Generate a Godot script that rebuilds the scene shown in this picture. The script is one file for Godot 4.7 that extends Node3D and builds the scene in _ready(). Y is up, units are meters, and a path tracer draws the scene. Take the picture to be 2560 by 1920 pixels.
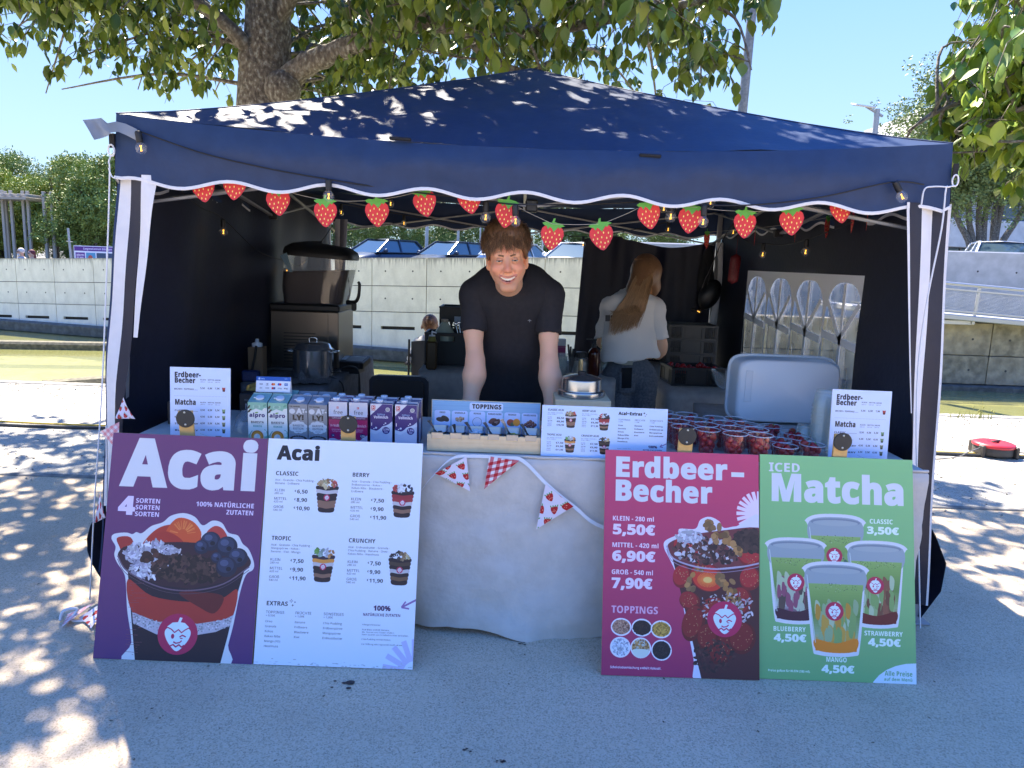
extends Node3D
# A market stall under a navy gazebo on a plaza. Units are metres, y up; the gazebo's front plane is z = 0 and the plaza is y = 0.

const CAMERA_AT := Vector3(-0.057, 1.520, 3.007)
var rng := RandomNumberGenerator.new()
var names := {}
var mats := {}
var noise_cache := {}

# ---------------------------------------------------------------- mesh building
class M:
	var v := PackedVector3Array()
	var n := PackedVector3Array()
	var t := PackedVector2Array()
	var c := PackedColorArray()
	var i := PackedInt32Array()
	var tint := Color.WHITE

	func put(p: Vector3, nn: Vector3, uv := Vector2.ZERO) -> int:
		v.append(p); n.append(nn); t.append(uv); c.append(tint)
		return v.size() - 1

	func tri(a: Vector3, b: Vector3, d: Vector3, ua := Vector2.ZERO, ub := Vector2.ZERO, ud := Vector2.ZERO) -> void:
		var nn := (b - a).cross(d - a).normalized()
		var k := put(a, nn, ua)
		put(b, nn, ub); put(d, nn, ud)
		i.append_array([k, k + 2, k + 1])

	func quad(a: Vector3, b: Vector3, d: Vector3, e: Vector3, u0 := Vector2(0, 1), u1 := Vector2(1, 1), u2 := Vector2(1, 0), u3 := Vector2(0, 0)) -> void:
		var nn := (b - a).cross(d - a).normalized()
		if nn == Vector3.ZERO:
			nn = (d - a).cross(e - a).normalized()
		var k := put(a, nn, u0)
		put(b, nn, u1); put(d, nn, u2); put(e, nn, u3)
		i.append_array([k, k + 2, k + 1, k, k + 3, k + 2])

	func box(o: Vector3, s: Vector3, b := 0.0, x := Transform3D()) -> M:
		var h := s * 0.5
		b = minf(b, minf(h.x, minf(h.y, h.z)) * 0.9)
		if b <= 0.0:
			for f in 6:
				var ax: int = f >> 1
				var sg := 1.0 if f & 1 else -1.0
				var q := []
				for k in 4:
					var p := Vector3.ZERO
					p[ax] = sg * h[ax]
					p[(ax + 1) % 3] = (-1.0 if k == 0 or k == 3 else 1.0) * h[(ax + 1) % 3] * sg
					p[(ax + 2) % 3] = (-1.0 if k < 2 else 1.0) * h[(ax + 2) % 3]
					q.append(x * (o + p))
				quad(q[0], q[1], q[2], q[3])
			return self
		for f in 6:
			var ax: int = f >> 1
			var sg := 1.0 if f & 1 else -1.0
			var q := []
			for k in 4:
				var p := Vector3.ZERO
				p[ax] = sg * h[ax]
				p[(ax + 1) % 3] = (-1.0 if k == 0 or k == 3 else 1.0) * (h[(ax + 1) % 3] - b) * sg
				p[(ax + 2) % 3] = (-1.0 if k < 2 else 1.0) * (h[(ax + 2) % 3] - b)
				q.append(x * (o + p))
			quad(q[0], q[1], q[2], q[3])
		for ax in 3:
			for s1 in [-1.0, 1.0]:
				for s2 in [-1.0, 1.0]:
					var a1: int = (ax + 1) % 3
					var a2: int = (ax + 2) % 3
					var q := []
					for k in 4:
						var p := Vector3.ZERO
						var first: bool = k < 2
						p[a1] = s1 * (h[a1] if first else h[a1] - b)
						p[a2] = s2 * (h[a2] - b if first else h[a2])
						p[ax] = (-1.0 if k == 0 or k == 3 else 1.0) * (h[ax] - b)
						q.append(x * (o + p))
					if s1 * s2 > 0:
						quad(q[3], q[2], q[1], q[0])
					else:
						quad(q[0], q[1], q[2], q[3])
		for s1 in [-1.0, 1.0]:
			for s2 in [-1.0, 1.0]:
				for s3 in [-1.0, 1.0]:
					var sg := Vector3(s1, s2, s3)
					var pa := x * (o + sg * Vector3(h.x, h.y - b, h.z - b))
					var pb := x * (o + sg * Vector3(h.x - b, h.y, h.z - b))
					var pd := x * (o + sg * Vector3(h.x - b, h.y - b, h.z))
					if s1 * s2 * s3 > 0:
						tri(pa, pb, pd)
					else:
						tri(pa, pd, pb)
		return self

	func sheet(p: Array, closed := false, flip := false, uvs := Vector2.ONE) -> M:
		var rows := p.size()
		var cols: int = p[0].size()
		var base := v.size()
		var w := cols + 1 if closed else cols
		for r in rows:
			for k in w:
				put(p[r][k % cols], Vector3.ZERO, Vector2(float(k) / (w - 1), float(r) / maxf(1, rows - 1)) * uvs)
		var acc := PackedVector3Array()
		acc.resize(rows * w)
		for r in rows - 1:
			for k in w - 1:
				var a := r * w + k
				var d := a + w
				var va := v[base + a]
				var vb := v[base + a + 1]
				var vc := v[base + d + 1]
				var vd := v[base + d]
				var nn := (vc - va).cross(vd - vb)
				if flip:
					nn = -nn
				acc[a] += nn; acc[a + 1] += nn; acc[d] += nn; acc[d + 1] += nn
				if flip:
					i.append_array([base + a, base + a + 1, base + d + 1, base + a, base + d + 1, base + d])
				else:
					i.append_array([base + a, base + d + 1, base + a + 1, base + a, base + d, base + d + 1])
		if closed:
			for r in rows:
				var s := acc[r * w] + acc[r * w + w - 1]
				acc[r * w] = s
				acc[r * w + w - 1] = s
		for k in acc.size():
			n[base + k] = acc[k].normalized() if acc[k].length_squared() > 1e-24 else Vector3.UP
		return self

	func fan(ring: Array, flip := false) -> M:
		var mid := Vector3.ZERO
		for p in ring:
			mid += p
		mid /= ring.size()
		for k in ring.size():
			var a: Vector3 = ring[k]
			var b: Vector3 = ring[(k + 1) % ring.size()]
			if flip:
				tri(mid, b, a, Vector2(.5, .5), Vector2(.5, .5), Vector2(.5, .5))
			else:
				tri(mid, a, b, Vector2(.5, .5), Vector2(.5, .5), Vector2(.5, .5))
		return self

	func tube(pts: Array, rad, sides := 6, caps := true) -> M:
		var rings := []
		var up := Vector3.UP
		for k in pts.size():
			var d: Vector3 = (pts[mini(k + 1, pts.size() - 1)] - pts[maxi(k - 1, 0)]).normalized()
			if absf(d.dot(up)) > 0.95:
				up = Vector3.RIGHT if absf(d.x) < 0.9 else Vector3.BACK
			var sx := d.cross(up).normalized()
			var sy := sx.cross(d).normalized()
			up = sy
			var r: float = rad[k] if rad is Array or rad is PackedFloat32Array else rad
			var ring := []
			for s in sides:
				var an := TAU * s / sides
				ring.append(pts[k] + (sx * cos(an) + sy * sin(an)) * r)
			rings.append(ring)
		sheet(rings, true, false, Vector2(1, 1))
		if caps:
			fan(rings[0], true)
			fan(rings[-1], false)
		return self

	func bar(a: Vector3, b: Vector3, w: float, h: float, up := Vector3.UP) -> M:
		var d := (b - a)
		var z := d.normalized()
		if absf(z.dot(up)) > 0.98:
			up = Vector3.RIGHT
		var x := up.cross(z).normalized()
		var y := z.cross(x)
		box(Vector3.ZERO, Vector3(w, h, d.length()), minf(w, h) * 0.15, Transform3D(Basis(x, y, z), (a + b) * 0.5))
		return self

	func lathe(prof: Array, sides := 20, at := Transform3D()) -> M:
		var rings := []
		for q in prof:
			var ring := []
			for s in sides:
				var an := -TAU * s / sides
				ring.append(at * Vector3(cos(an) * q.x, q.y, sin(an) * q.x))
			rings.append(ring)
		return sheet(rings, true)

	func ball(o: Vector3, r: Vector3, sides := 12, rings := 8, x := Basis()) -> M:
		var g := []
		for k in rings + 1:
			var la := -PI / 2 + PI * k / rings
			var ring := []
			for s in sides:
				var an := -TAU * s / sides
				ring.append(o + x * (r * Vector3(cos(la) * cos(an), sin(la), cos(la) * sin(an))))
			g.append(ring)
		return sheet(g, true)

	func slab(poly: PackedVector2Array, d: float, x := Transform3D(), both := true) -> M:
		if Geometry2D.is_polygon_clockwise(poly):
			poly = poly.duplicate()
			poly.reverse()
		var lo := poly[0]
		var hi := poly[0]
		for p in poly:
			lo = lo.min(p)
			hi = hi.max(p)
		var sz := (hi - lo).max(Vector2(1e-6, 1e-6))
		var f := Geometry2D.triangulate_polygon(poly)
		for k in range(0, f.size(), 3):
			var q := [poly[f[k]], poly[f[k + 1]], poly[f[k + 2]]]
			if (q[1] - q[0]).cross(q[2] - q[0]) < 0:
				q = [q[0], q[2], q[1]]
			var uv := []
			for p in q:
				uv.append(Vector2((p.x - lo.x) / sz.x, 1.0 - (p.y - lo.y) / sz.y))
			tri(x * Vector3(q[0].x, q[0].y, d), x * Vector3(q[1].x, q[1].y, d), x * Vector3(q[2].x, q[2].y, d), uv[0], uv[1], uv[2])
			if both:
				tri(x * Vector3(q[2].x, q[2].y, 0), x * Vector3(q[1].x, q[1].y, 0), x * Vector3(q[0].x, q[0].y, 0), uv[2], uv[1], uv[0])
		if d != 0.0:
			for k in poly.size():
				var a := poly[k]
				var b := poly[(k + 1) % poly.size()]
				quad(x * Vector3(a.x, a.y, 0), x * Vector3(b.x, b.y, 0), x * Vector3(b.x, b.y, d), x * Vector3(a.x, a.y, d))
		return self

	func mesh() -> ArrayMesh:
		var a := []
		a.resize(Mesh.ARRAY_MAX)
		a[Mesh.ARRAY_VERTEX] = v
		a[Mesh.ARRAY_NORMAL] = n
		a[Mesh.ARRAY_TEX_UV] = t
		a[Mesh.ARRAY_COLOR] = c
		a[Mesh.ARRAY_INDEX] = i
		var m := ArrayMesh.new()
		m.add_surface_from_arrays(Mesh.PRIMITIVE_TRIANGLES, a)
		return m

# ---------------------------------------------------------------- flat print
class Paint:
	static var fonts := []
	static var glyphs := {}
	var im: Image
	var s: float

	func _init(w: float, h: float, px: float, bg: Color) -> void:
		s = px
		im = Image.create(int(w * px), int(h * px), false, Image.FORMAT_RGBA8)
		im.fill(bg)

	func rect(x: float, y: float, w: float, h: float, col: Color) -> void:
		im.fill_rect(Rect2i(int(x * s), int(y * s), maxi(1, int(w * s)), maxi(1, int(h * s))), col)

	func grad(x: float, y: float, w: float, h: float, a: Color, b: Color) -> void:
		var r0 := int(y * s)
		var r1 := int((y + h) * s)
		for r in range(r0, r1):
			im.fill_rect(Rect2i(int(x * s), r, int(w * s), 1), a.lerp(b, float(r - r0) / maxf(1, r1 - r0)))

	func poly(cont: Array, col: Color) -> void:
		var y0 := 1e9
		var y1 := -1e9
		for q in cont:
			for p in q:
				y0 = minf(y0, p.y * s)
				y1 = maxf(y1, p.y * s)
		var r0 := maxi(0, int(floor(y0)))
		var r1 := mini(im.get_height() - 1, int(ceil(y1)))
		if r1 < r0:
			return
		var rows := []
		for k in r1 - r0 + 1:
			rows.append(PackedVector2Array())
		for q in cont:
			var m: int = q.size()
			for k in m:
				var a: Vector2 = q[k] * s
				var b: Vector2 = q[(k + 1) % m] * s
				if a.y == b.y:
					continue
				var dir := 1.0
				if a.y > b.y:
					var tmp := a
					a = b
					b = tmp
					dir = -1.0
				var e0 := maxi(r0, int(ceil(a.y - 0.5)))
				var e1 := mini(r1, int(ceil(b.y - 0.5)) - 1)
				var sl := (b.x - a.x) / (b.y - a.y)
				for r in range(e0, e1 + 1):
					rows[r - r0].append(Vector2(a.x + (r + 0.5 - a.y) * sl, dir))
		for k in rows.size():
			var row: PackedVector2Array = rows[k]
			if row.size() < 2:
				continue
			row.sort()
			var wind := 0.0
			for j in row.size() - 1:
				wind += row[j].y
				if wind != 0.0:
					var xa := int(round(row[j].x))
					var xb := int(round(row[j + 1].x))
					if xb > xa:
						im.fill_rect(Rect2i(xa, k + r0, xb - xa, 1), col)

	func shape(pts: Array, col: Color) -> void:
		var q := PackedVector2Array()
		for k in range(0, pts.size(), 2):
			q.append(Vector2(pts[k], pts[k + 1]))
		poly([q], col)

	static func smooth(pts: Array, closed := true) -> PackedVector2Array:
		var q := []
		for k in range(0, pts.size(), 2):
			q.append(Vector2(pts[k], pts[k + 1]))
		var out := PackedVector2Array()
		var m := q.size()
		for k in (m if closed else m - 1):
			var p0: Vector2 = q[(k - 1 + m) % m] if closed else q[maxi(0, k - 1)]
			var p3: Vector2 = q[(k + 2) % m] if closed else q[mini(m - 1, k + 2)]
			for j in 5:
				out.append(q[k].cubic_interpolate(q[(k + 1) % m], p0, p3, j / 5.0))
		if not closed:
			out.append(q[-1])
		return out

	func blob(pts: Array, col: Color) -> void:
		poly([smooth(pts)], col)

	func oval(x: float, y: float, rx: float, ry: float, col: Color, turn := 0.0, k := 28) -> void:
		var q := PackedVector2Array()
		for j in k:
			q.append(Vector2(x, y) + Vector2(cos(TAU * j / k) * rx, sin(TAU * j / k) * ry).rotated(turn))
		poly([q], col)

	func line(pts: Array, w: float, col: Color) -> void:
		for k in range(0, pts.size() - 2, 2):
			var a := Vector2(pts[k], pts[k + 1])
			var b := Vector2(pts[k + 2], pts[k + 3])
			var d := (b - a).normalized().orthogonal() * w * 0.5
			poly([PackedVector2Array([a + d, b + d, b - d, a - d])], col)
			if pts.size() > 4:
				oval(b.x, b.y, w * 0.5, w * 0.5, col, 0, 10)

	func round_rect(x: float, y: float, w: float, h: float, r: float, col: Color) -> void:
		var q := PackedVector2Array()
		for c in 4:
			var o := Vector2(x + (w - r if c == 0 or c == 3 else r), y + (h - r if c < 2 else r))
			for j in 6:
				q.append(o + Vector2.from_angle(PI / 2 * (c + j / 5.0)) * r)
		poly([q], col)

	static func glyph(g: int, rid: RID) -> Array:
		var key := [g, rid]
		if glyphs.has(key):
			return glyphs[key]
		var d := TextServerManager.get_primary_interface().font_get_glyph_contours(rid, 100, g)
		var out := []
		var from := 0
		for last in d.get("contours", []):
			var pts: PackedVector3Array = d.points.slice(from, last + 1)
			from = last + 1
			var full := []
			for k in pts.size():
				var a := pts[k]
				var b := pts[(k + 1) % pts.size()]
				full.append(a)
				if a.z == 0.0 and b.z == 0.0:
					full.append(Vector3((a.x + b.x) / 2, (a.y + b.y) / 2, 1))
			var st := 0
			while st < full.size() and full[st].z != 1.0:
				st += 1
			var q := PackedVector2Array()
			var m := full.size()
			for k in m:
				var a: Vector3 = full[(st + k) % m]
				if a.z == 1.0:
					q.append(Vector2(a.x, a.y) / 100)
				else:
					var p: Vector3 = full[(st + k - 1 + m) % m]
					var e: Vector3 = full[(st + k + 1) % m]
					for j in [0.25, 0.5, 0.75]:
						q.append((Vector2(p.x, p.y) * (1 - j) * (1 - j) + Vector2(a.x, a.y) * 2 * j * (1 - j) + Vector2(e.x, e.y) * j * j) / 100)
			out.append(q)
		glyphs[key] = out
		return out

	static func ready_fonts() -> void:
		for k in 3:
			var f := SystemFont.new()
			f.font_names = PackedStringArray(["Droid Sans"])
			f.font_weight = 400 if k == 0 else 700
			var w := FontVariation.new()
			w.base_font = f
			w.variation_embolden = [0.0, 0.15, 1.05][k]
			fonts.append(w)

	func text(what: String, x: float, y: float, cap: float, col: Color, fit := 0.0, weight := 1, align := 0, turn := 0.0) -> void:
		var tl := TextLine.new()
		tl.add_string(what, fonts[weight], 100)
		var em := cap / 0.714
		var nat := tl.get_line_width() / 100.0 * em
		var sx := fit / nat if fit > 0 else 1.12
		var off := -nat * sx * align * 0.5
		var at := 0.0
		var ts := TextServerManager.get_primary_interface()
		var x2 := Transform2D(turn, Vector2(x, y))
		for g in ts.shaped_text_get_glyphs(tl.get_rid()):
			var cont := []
			for q in glyph(g.index, g.font_rid):
				var r := PackedVector2Array()
				for p in q:
					r.append(x2 * Vector2((p.x * em + at) * sx + off, p.y * em))
				cont.append(r)
			if cont:
				poly(cont, col)
			at += g.advance / 100.0 * em

	func tex() -> ImageTexture:
		return ImageTexture.create_from_image(im)

# ---------------------------------------------------------------- materials
func lin(r: float, g: float, b: float, a := 1.0) -> Color:
	var k := Color(r, g, b).linear_to_srgb()
	k.a = a
	return k

# a surface of one base colour (linear values) with a faint, layered unevenness of its own
func mat(key: String, col: Color, rough := 0.7, metal := 0.0, vary := 0.0, size := 0.2, bump := 0.0, bump_size := 0.01) -> StandardMaterial3D:
	if mats.has(key):
		return mats[key]
	var m := StandardMaterial3D.new()
	m.resource_name = key
	m.albedo_color = col.linear_to_srgb()
	m.albedo_color.a = 1.0
	m.roughness = rough
	m.metallic = metal
	if vary > 0.0:
		m.albedo_texture = cloud(vary)
	if bump > 0.0:
		m.normal_enabled = true
		m.normal_texture = bumps()
		m.normal_scale = bump
	if vary > 0.0 or bump > 0.0:
		m.uv1_triplanar = true
		var k: float = 1.0 / (size if vary > 0.0 else bump_size * 32.0)
		m.uv1_scale = Vector3(k, k, k)
	mats[key] = m
	return m

func cloud(vary: float) -> NoiseTexture2D:
	var key := "c%.2f" % vary
	if noise_cache.has(key):
		return noise_cache[key]
	var f := FastNoiseLite.new()
	f.seed = 5
	f.noise_type = FastNoiseLite.TYPE_SIMPLEX_SMOOTH
	f.frequency = 0.012
	f.fractal_octaves = 5
	var tx := NoiseTexture2D.new()
	tx.width = 512
	tx.height = 512
	tx.seamless = true
	tx.noise = f
	var g := Gradient.new()
	g.set_color(0, Color(1 - vary, 1 - vary, 1 - vary))
	g.set_color(1, Color(1, 1, 1))
	tx.color_ramp = g
	noise_cache[key] = tx
	return tx

func bumps() -> NoiseTexture2D:
	if noise_cache.has("b"):
		return noise_cache["b"]
	var f := FastNoiseLite.new()
	f.seed = 8
	f.frequency = 0.03
	f.fractal_octaves = 4
	var tx := NoiseTexture2D.new()
	tx.width = 512
	tx.height = 512
	tx.seamless = true
	tx.as_normal_map = true
	tx.bump_strength = 6.0
	tx.noise = f
	noise_cache["b"] = tx
	return tx

func printed(p: Paint, rough := 0.5) -> StandardMaterial3D:
	var m := StandardMaterial3D.new()
	m.albedo_texture = p.tex()
	m.texture_repeat = false
	m.roughness = rough
	return m

func tinted(key: String, rough := 0.6, metal := 0.0) -> StandardMaterial3D:
	if not mats.has(key):
		var m := StandardMaterial3D.new()
		m.vertex_color_use_as_albedo = true
		m.roughness = rough
		m.metallic = metal
		mats[key] = m
	return mats[key]

func glass(key: String, col: Color, alpha: float, rough := 0.05) -> StandardMaterial3D:
	if not mats.has(key):
		var m := StandardMaterial3D.new()
		m.transparency = BaseMaterial3D.TRANSPARENCY_ALPHA
		m.albedo_color = Color(col.r, col.g, col.b, alpha)
		m.roughness = rough
		mats[key] = m
	return mats[key]

# ---------------------------------------------------------------- objects
func numbered(called: String) -> String:
	if not names.has(called):
		names[called] = 0
		return called
	names[called] += 1
	return "%s_%03d" % [called, names[called]]

func thing(called: String, label: String, category: String, at := Vector3.ZERO, turn := 0.0, group := "") -> Node3D:
	var o := Node3D.new()
	o.name = numbered(called)
	add_child(o)
	o.position = at
	o.rotation.y = turn
	return tag(o, label, category, group)

func tag(o: Node3D, label: String, category: String, group := "") -> Node3D:
	o.set_meta("label", label)
	o.set_meta("category", category)
	if group:
		o.set_meta("group", group)
	return o

func part(called: String, m, material: Material, parent: Node3D, at := Transform3D()) -> MeshInstance3D:
	var o := MeshInstance3D.new()
	o.mesh = m.mesh() if m is M else m
	o.material_override = material
	o.transform = at
	o.name = numbered(called) if parent == self else called
	parent.add_child(o, true)
	return o

func struct(called: String, m: M, material: Material) -> MeshInstance3D:
	var o := part(called, m, material, self)
	o.set_meta("kind", "structure")
	return o

func copy(o: Node3D, called: String, at: Vector3, turn: float, label: String, group := "") -> Node3D:
	var r: Node3D = o.duplicate()
	r.name = numbered(called)
	add_child(r)
	r.position = at
	r.rotation.y = turn
	return tag(r, label, o.get_meta("category"), group)

func many(called: String, m: Mesh, material: Material, parent: Node3D, places: Array, tints := []) -> MultiMeshInstance3D:
	var mm := MultiMesh.new()
	mm.transform_format = MultiMesh.TRANSFORM_3D
	mm.use_colors = tints.size() > 0
	mm.mesh = m
	mm.instance_count = places.size()
	for k in places.size():
		mm.set_instance_transform(k, places[k])
		if tints:
			mm.set_instance_color(k, tints[k])
	var o := MultiMeshInstance3D.new()
	o.multimesh = mm
	o.material_override = material
	o.name = called
	parent.add_child(o, true)
	o.set_meta("kind", "stuff")
	return o

func v2(a: Array) -> PackedVector2Array:
	var q := PackedVector2Array()
	for k in range(0, a.size(), 2):
		q.append(Vector2(a[k], a[k + 1]))
	return q

func turned(x: float, y: float, z: float, at := Vector3.ZERO) -> Transform3D:
	return Transform3D(Basis.from_euler(Vector3(x, y, z)), at)

func sway(pts: Array, steps := 6) -> Array:   # a smooth curve through points
	var out := []
	for k in pts.size() - 1:
		var p0: Vector3 = pts[maxi(0, k - 1)]
		var p3: Vector3 = pts[mini(pts.size() - 1, k + 2)]
		for j in steps:
			out.append(pts[k].cubic_interpolate(pts[k + 1], p0, p3, float(j) / steps))
	out.append(pts[-1])
	return out

func _ready() -> void:
	rng.seed = 20240611
	var cam := Camera3D.new()
	cam.name = "camera"
	add_child(cam)
	cam.transform = Transform3D(Basis(Vector3(0.99937, 0.03519, -0.00484), Vector3(-0.0355, 0.98548, -0.16607), Vector3(-0.00108, 0.16614, 0.9861)).orthonormalized(), CAMERA_AT)
	cam.fov = 55.14
	cam.near = 0.05
	cam.far = 900.0
	var sky := ProceduralSkyMaterial.new()
	sky.sky_top_color = Color(0.155, 0.385, 0.74)
	sky.sky_horizon_color = Color(0.51, 0.59, 0.62)
	sky.sky_curve = 0.30
	sky.ground_bottom_color = Color(0.35, 0.34, 0.32)
	sky.ground_horizon_color = Color(0.60, 0.62, 0.62)
	var env := Environment.new()
	env.background_mode = Environment.BG_SKY
	env.sky = Sky.new()
	env.sky.sky_material = sky
	env.tonemap_mode = Environment.TONE_MAPPER_LINEAR
	env.tonemap_exposure = 3.8
	env.sdfgi_enabled = true
	env.ssao_enabled = true
	env.ssil_enabled = true
	var we := WorldEnvironment.new()
	we.name = "world_environment"
	we.environment = env
	add_child(we)
	var sun := DirectionalLight3D.new()
	sun.name = "sun"
	sun.light_color = Color(1.0, 0.955, 0.88)
	sun.light_energy = 1.6
	sun.light_angular_distance = 0.6
	sun.shadow_enabled = true
	add_child(sun)
	sun.look_at_from_position(Vector3(-0.26, 0.80, -0.52), Vector3.ZERO, Vector3.UP)
	Paint.ready_fonts()
	build_ground()
	build_walls()
	build_far_side()
	build_trees()
	build_gazebo()
	build_posters()
	build_counter()
	build_inside()
	build_decorations()
	build_people()
	#MORE

# ---------------------------------------------------------------- ground, basin, walls
func asphalt(key: String, stone: Color, dark: Color, pale: Color, rough := 0.9, side := 1.3) -> StandardMaterial3D:
	var f := FastNoiseLite.new()
	f.seed = key.hash() % 1000
	f.noise_type = FastNoiseLite.TYPE_CELLULAR
	f.cellular_return_type = FastNoiseLite.RETURN_CELL_VALUE
	f.frequency = 0.16
	f.domain_warp_enabled = true
	f.domain_warp_amplitude = 9.0
	f.domain_warp_frequency = 0.05
	f.fractal_type = FastNoiseLite.FRACTAL_FBM
	f.fractal_octaves = 2
	var tx := NoiseTexture2D.new()
	tx.width = 1024
	tx.height = 1024
	tx.seamless = true
	tx.noise = f
	var g := Gradient.new()
	g.offsets = PackedFloat32Array([0.0, 0.22, 0.45, 0.7, 0.9, 1.0])
	g.colors = PackedColorArray([dark.linear_to_srgb(), stone.lerp(dark, 0.5).linear_to_srgb(), stone.linear_to_srgb(), stone.lerp(pale, 0.2).linear_to_srgb(), stone.lerp(pale, 0.5).linear_to_srgb(), pale.linear_to_srgb()])
	tx.color_ramp = g
	var nt := NoiseTexture2D.new()
	nt.width = 1024
	nt.height = 1024
	nt.seamless = true
	nt.noise = f
	nt.as_normal_map = true
	nt.bump_strength = 3.0
	var m := StandardMaterial3D.new()
	m.resource_name = key
	m.albedo_texture = tx
	m.normal_enabled = true
	m.normal_texture = nt
	m.normal_scale = 0.5
	m.uv1_triplanar = true
	m.uv1_world_triplanar = true
	m.uv1_scale = Vector3.ONE / side
	m.roughness = rough
	m.vertex_color_use_as_albedo = true
	return m

# a level sheet whose vertex colours carry broad stains and repairs of the paving
func paving(x0: float, x1: float, z0: float, z1: float, y: float, step: float, f: FastNoiseLite, depth := 0.25) -> M:
	var m := M.new()
	var xs := int(ceil((x1 - x0) / step))
	var zs := int(ceil((z1 - z0) / step))
	for r in zs + 1:
		for k in xs + 1:
			var p := Vector3(lerpf(x0, x1, float(k) / xs), y, lerpf(z0, z1, float(r) / zs))
			var q := 1.0 - depth * (0.5 + 0.5 * f.get_noise_2d(p.x * 22.0, p.z * 22.0)) - 0.15 * maxf(0.0, f.get_noise_2d(p.x * 110.0 + 50, p.z * 110.0))
			m.tint = Color(q, q, q)
			m.put(p, Vector3.UP)
	for r in zs:
		for k in xs:
			var a := r * (xs + 1) + k
			m.i.append_array([a, a + 1, a + xs + 2, a, a + xs + 2, a + xs + 1])
	return m

func build_ground() -> void:
	var f := FastNoiseLite.new()
	f.seed = 3
	f.fractal_octaves = 4
	f.frequency = 0.02
	var am := asphalt("plaza asphalt", Color(0.70, 0.56, 0.39), Color(0.36, 0.29, 0.20), Color(0.82, 0.70, 0.54), 0.9, 0.75)
	var near := paving(-5.0, 5.0, -1.7, 3.6, 0.0, 0.06, f)
	struct("ground", near, am)
	var wide := M.new()
	for q in [[-70, -5, -1.7, 3.6], [5, 70, -1.7, 3.6], [-70, 70, 3.6, 80]]:
		wide.tint = Color(0.85, 0.85, 0.85)
		wide.quad(Vector3(q[0], 0, q[3]), Vector3(q[1], 0, q[3]), Vector3(q[1], 0, q[2]), Vector3(q[0], 0, q[2]))
	struct("plaza_ground", wide, am)
	var gm := asphalt("gravel", Color(0.50, 0.47, 0.40), Color(0.20, 0.18, 0.15), Color(0.78, 0.75, 0.68), 0.95, 1.0)
	struct("gravel_path", paving(-9.0, 9.0, -4.86, -1.69, 0.004, 0.09, f, 0.2), gm)
	var gw := M.new()
	for q in [[-70, -9], [9, 70]]:
		gw.quad(Vector3(q[0], 0.004, -1.69), Vector3(q[1], 0.004, -1.69), Vector3(q[1], 0.004, -4.86), Vector3(q[0], 0.004, -4.86))
	struct("gravel_path", gw, gm)
	var pebble := M.new().ball(Vector3.ZERO, Vector3(1, 0.6, 0.8), 6, 4).mesh()
	var pl := []
	var tn := []
	for k in 2600:
		var near_edge := k < 900
		var p := Vector3(rng.randf_range(-6, 6), 0.006, rng.randf_range(-4.84, -4.4) if near_edge else rng.randf_range(-4.4, -1.5))
		var s := rng.randf_range(0.004, 0.011) * (1.2 if near_edge else 1.0)
		pl.append(Transform3D(Basis.from_euler(Vector3(rng.randf(), rng.randf() * TAU, rng.randf())).scaled(Vector3.ONE * s), p))
		var g := rng.randf_range(0.15, 0.6)
		tn.append(Color(g, g * 0.93, g * 0.8))
	var pg := Node3D.new()
	pg.name = "loose_gravel"
	add_child(pg)
	tag(pg, "small loose pebbles scattered over the pale gravel strip", "gravel")
	pg.set_meta("kind", "stuff")
	many("pebbles", pebble, tinted("pebble", 0.95), pg, pl, tn)
	var kerb := M.new()
	kerb.box(Vector3(0, -0.33, -4.93), Vector3(140, 0.69, 0.14), 0.012)
	struct("basin_edge", kerb, mat("edge concrete", Color(0.42, 0.40, 0.36), 0.85, 0, 0.35, 0.8, 0.4, 0.01))
	var fl := M.new()
	fl.quad(Vector3(-70, -0.66, -5), Vector3(70, -0.66, -5), Vector3(70, -0.66, -26), Vector3(-70, -0.66, -26))
	struct("basin_floor", fl, mat("algae floor", Color(0.62, 0.60, 0.20), 0.9, 0, 0.45, 3.0))
	var wm := glass("basin water", lin(0.45, 0.45, 0.16), 0.45, 0.03)
	wm.normal_enabled = true
	wm.normal_texture = bumps()
	wm.normal_scale = 0.10
	wm.uv1_triplanar = true
	wm.uv1_world_triplanar = true
	wm.uv1_scale = Vector3(0.55, 0.55, 0.9)
	var wa := M.new()
	wa.quad(Vector3(-70, -0.36, -5.0), Vector3(70, -0.36, -5.0), Vector3(70, -0.36, -26), Vector3(-70, -0.36, -26))
	struct("water", wa, wm)
	var sill := M.new()
	sill.bar(Vector3(-10.6, -0.36, -9.9), Vector3(-5.9, -0.36, -10.6), 0.30, 0.26)
	sill.bar(Vector3(-5.9, -0.36, -10.6), Vector3(-1.9, -0.36, -6.6), 0.2, 0.24)
	sill.bar(Vector3(-5.4, -0.18, -5.2), Vector3(-4.5, -0.18, -6.1), 0.3, 0.3)
	struct("basin_sill", sill, mat("mossy sill", Color(0.20, 0.18, 0.11), 0.85, 0, 0.5, 0.6, 0.5, 0.02))
	var hi := M.new()
	hi.quad(Vector3(-300, 0.55, -13.6), Vector3(1.8, 0.55, -13.6), Vector3(1.8, 0.55, -400), Vector3(-300, 0.55, -400))
	hi.quad(Vector3(1.8, 0.75, -11.7), Vector3(300, 0.75, -11.7), Vector3(300, 0.75, -400), Vector3(1.8, 0.75, -400))
	struct("parking_ground", hi, mat("parking asphalt", Color(0.16, 0.16, 0.155), 0.9, 0, 0.3, 4.0))
	var jl := M.new()
	jl.box(Vector3(0, -0.02, -1.69), Vector3(60, 0.06, 0.05), 0.006)
	struct("edging_strip", jl, mat("edging", Color(0.30, 0.29, 0.27), 0.9, 0, 0.3, 0.5))
	var bit := M.new()
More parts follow.
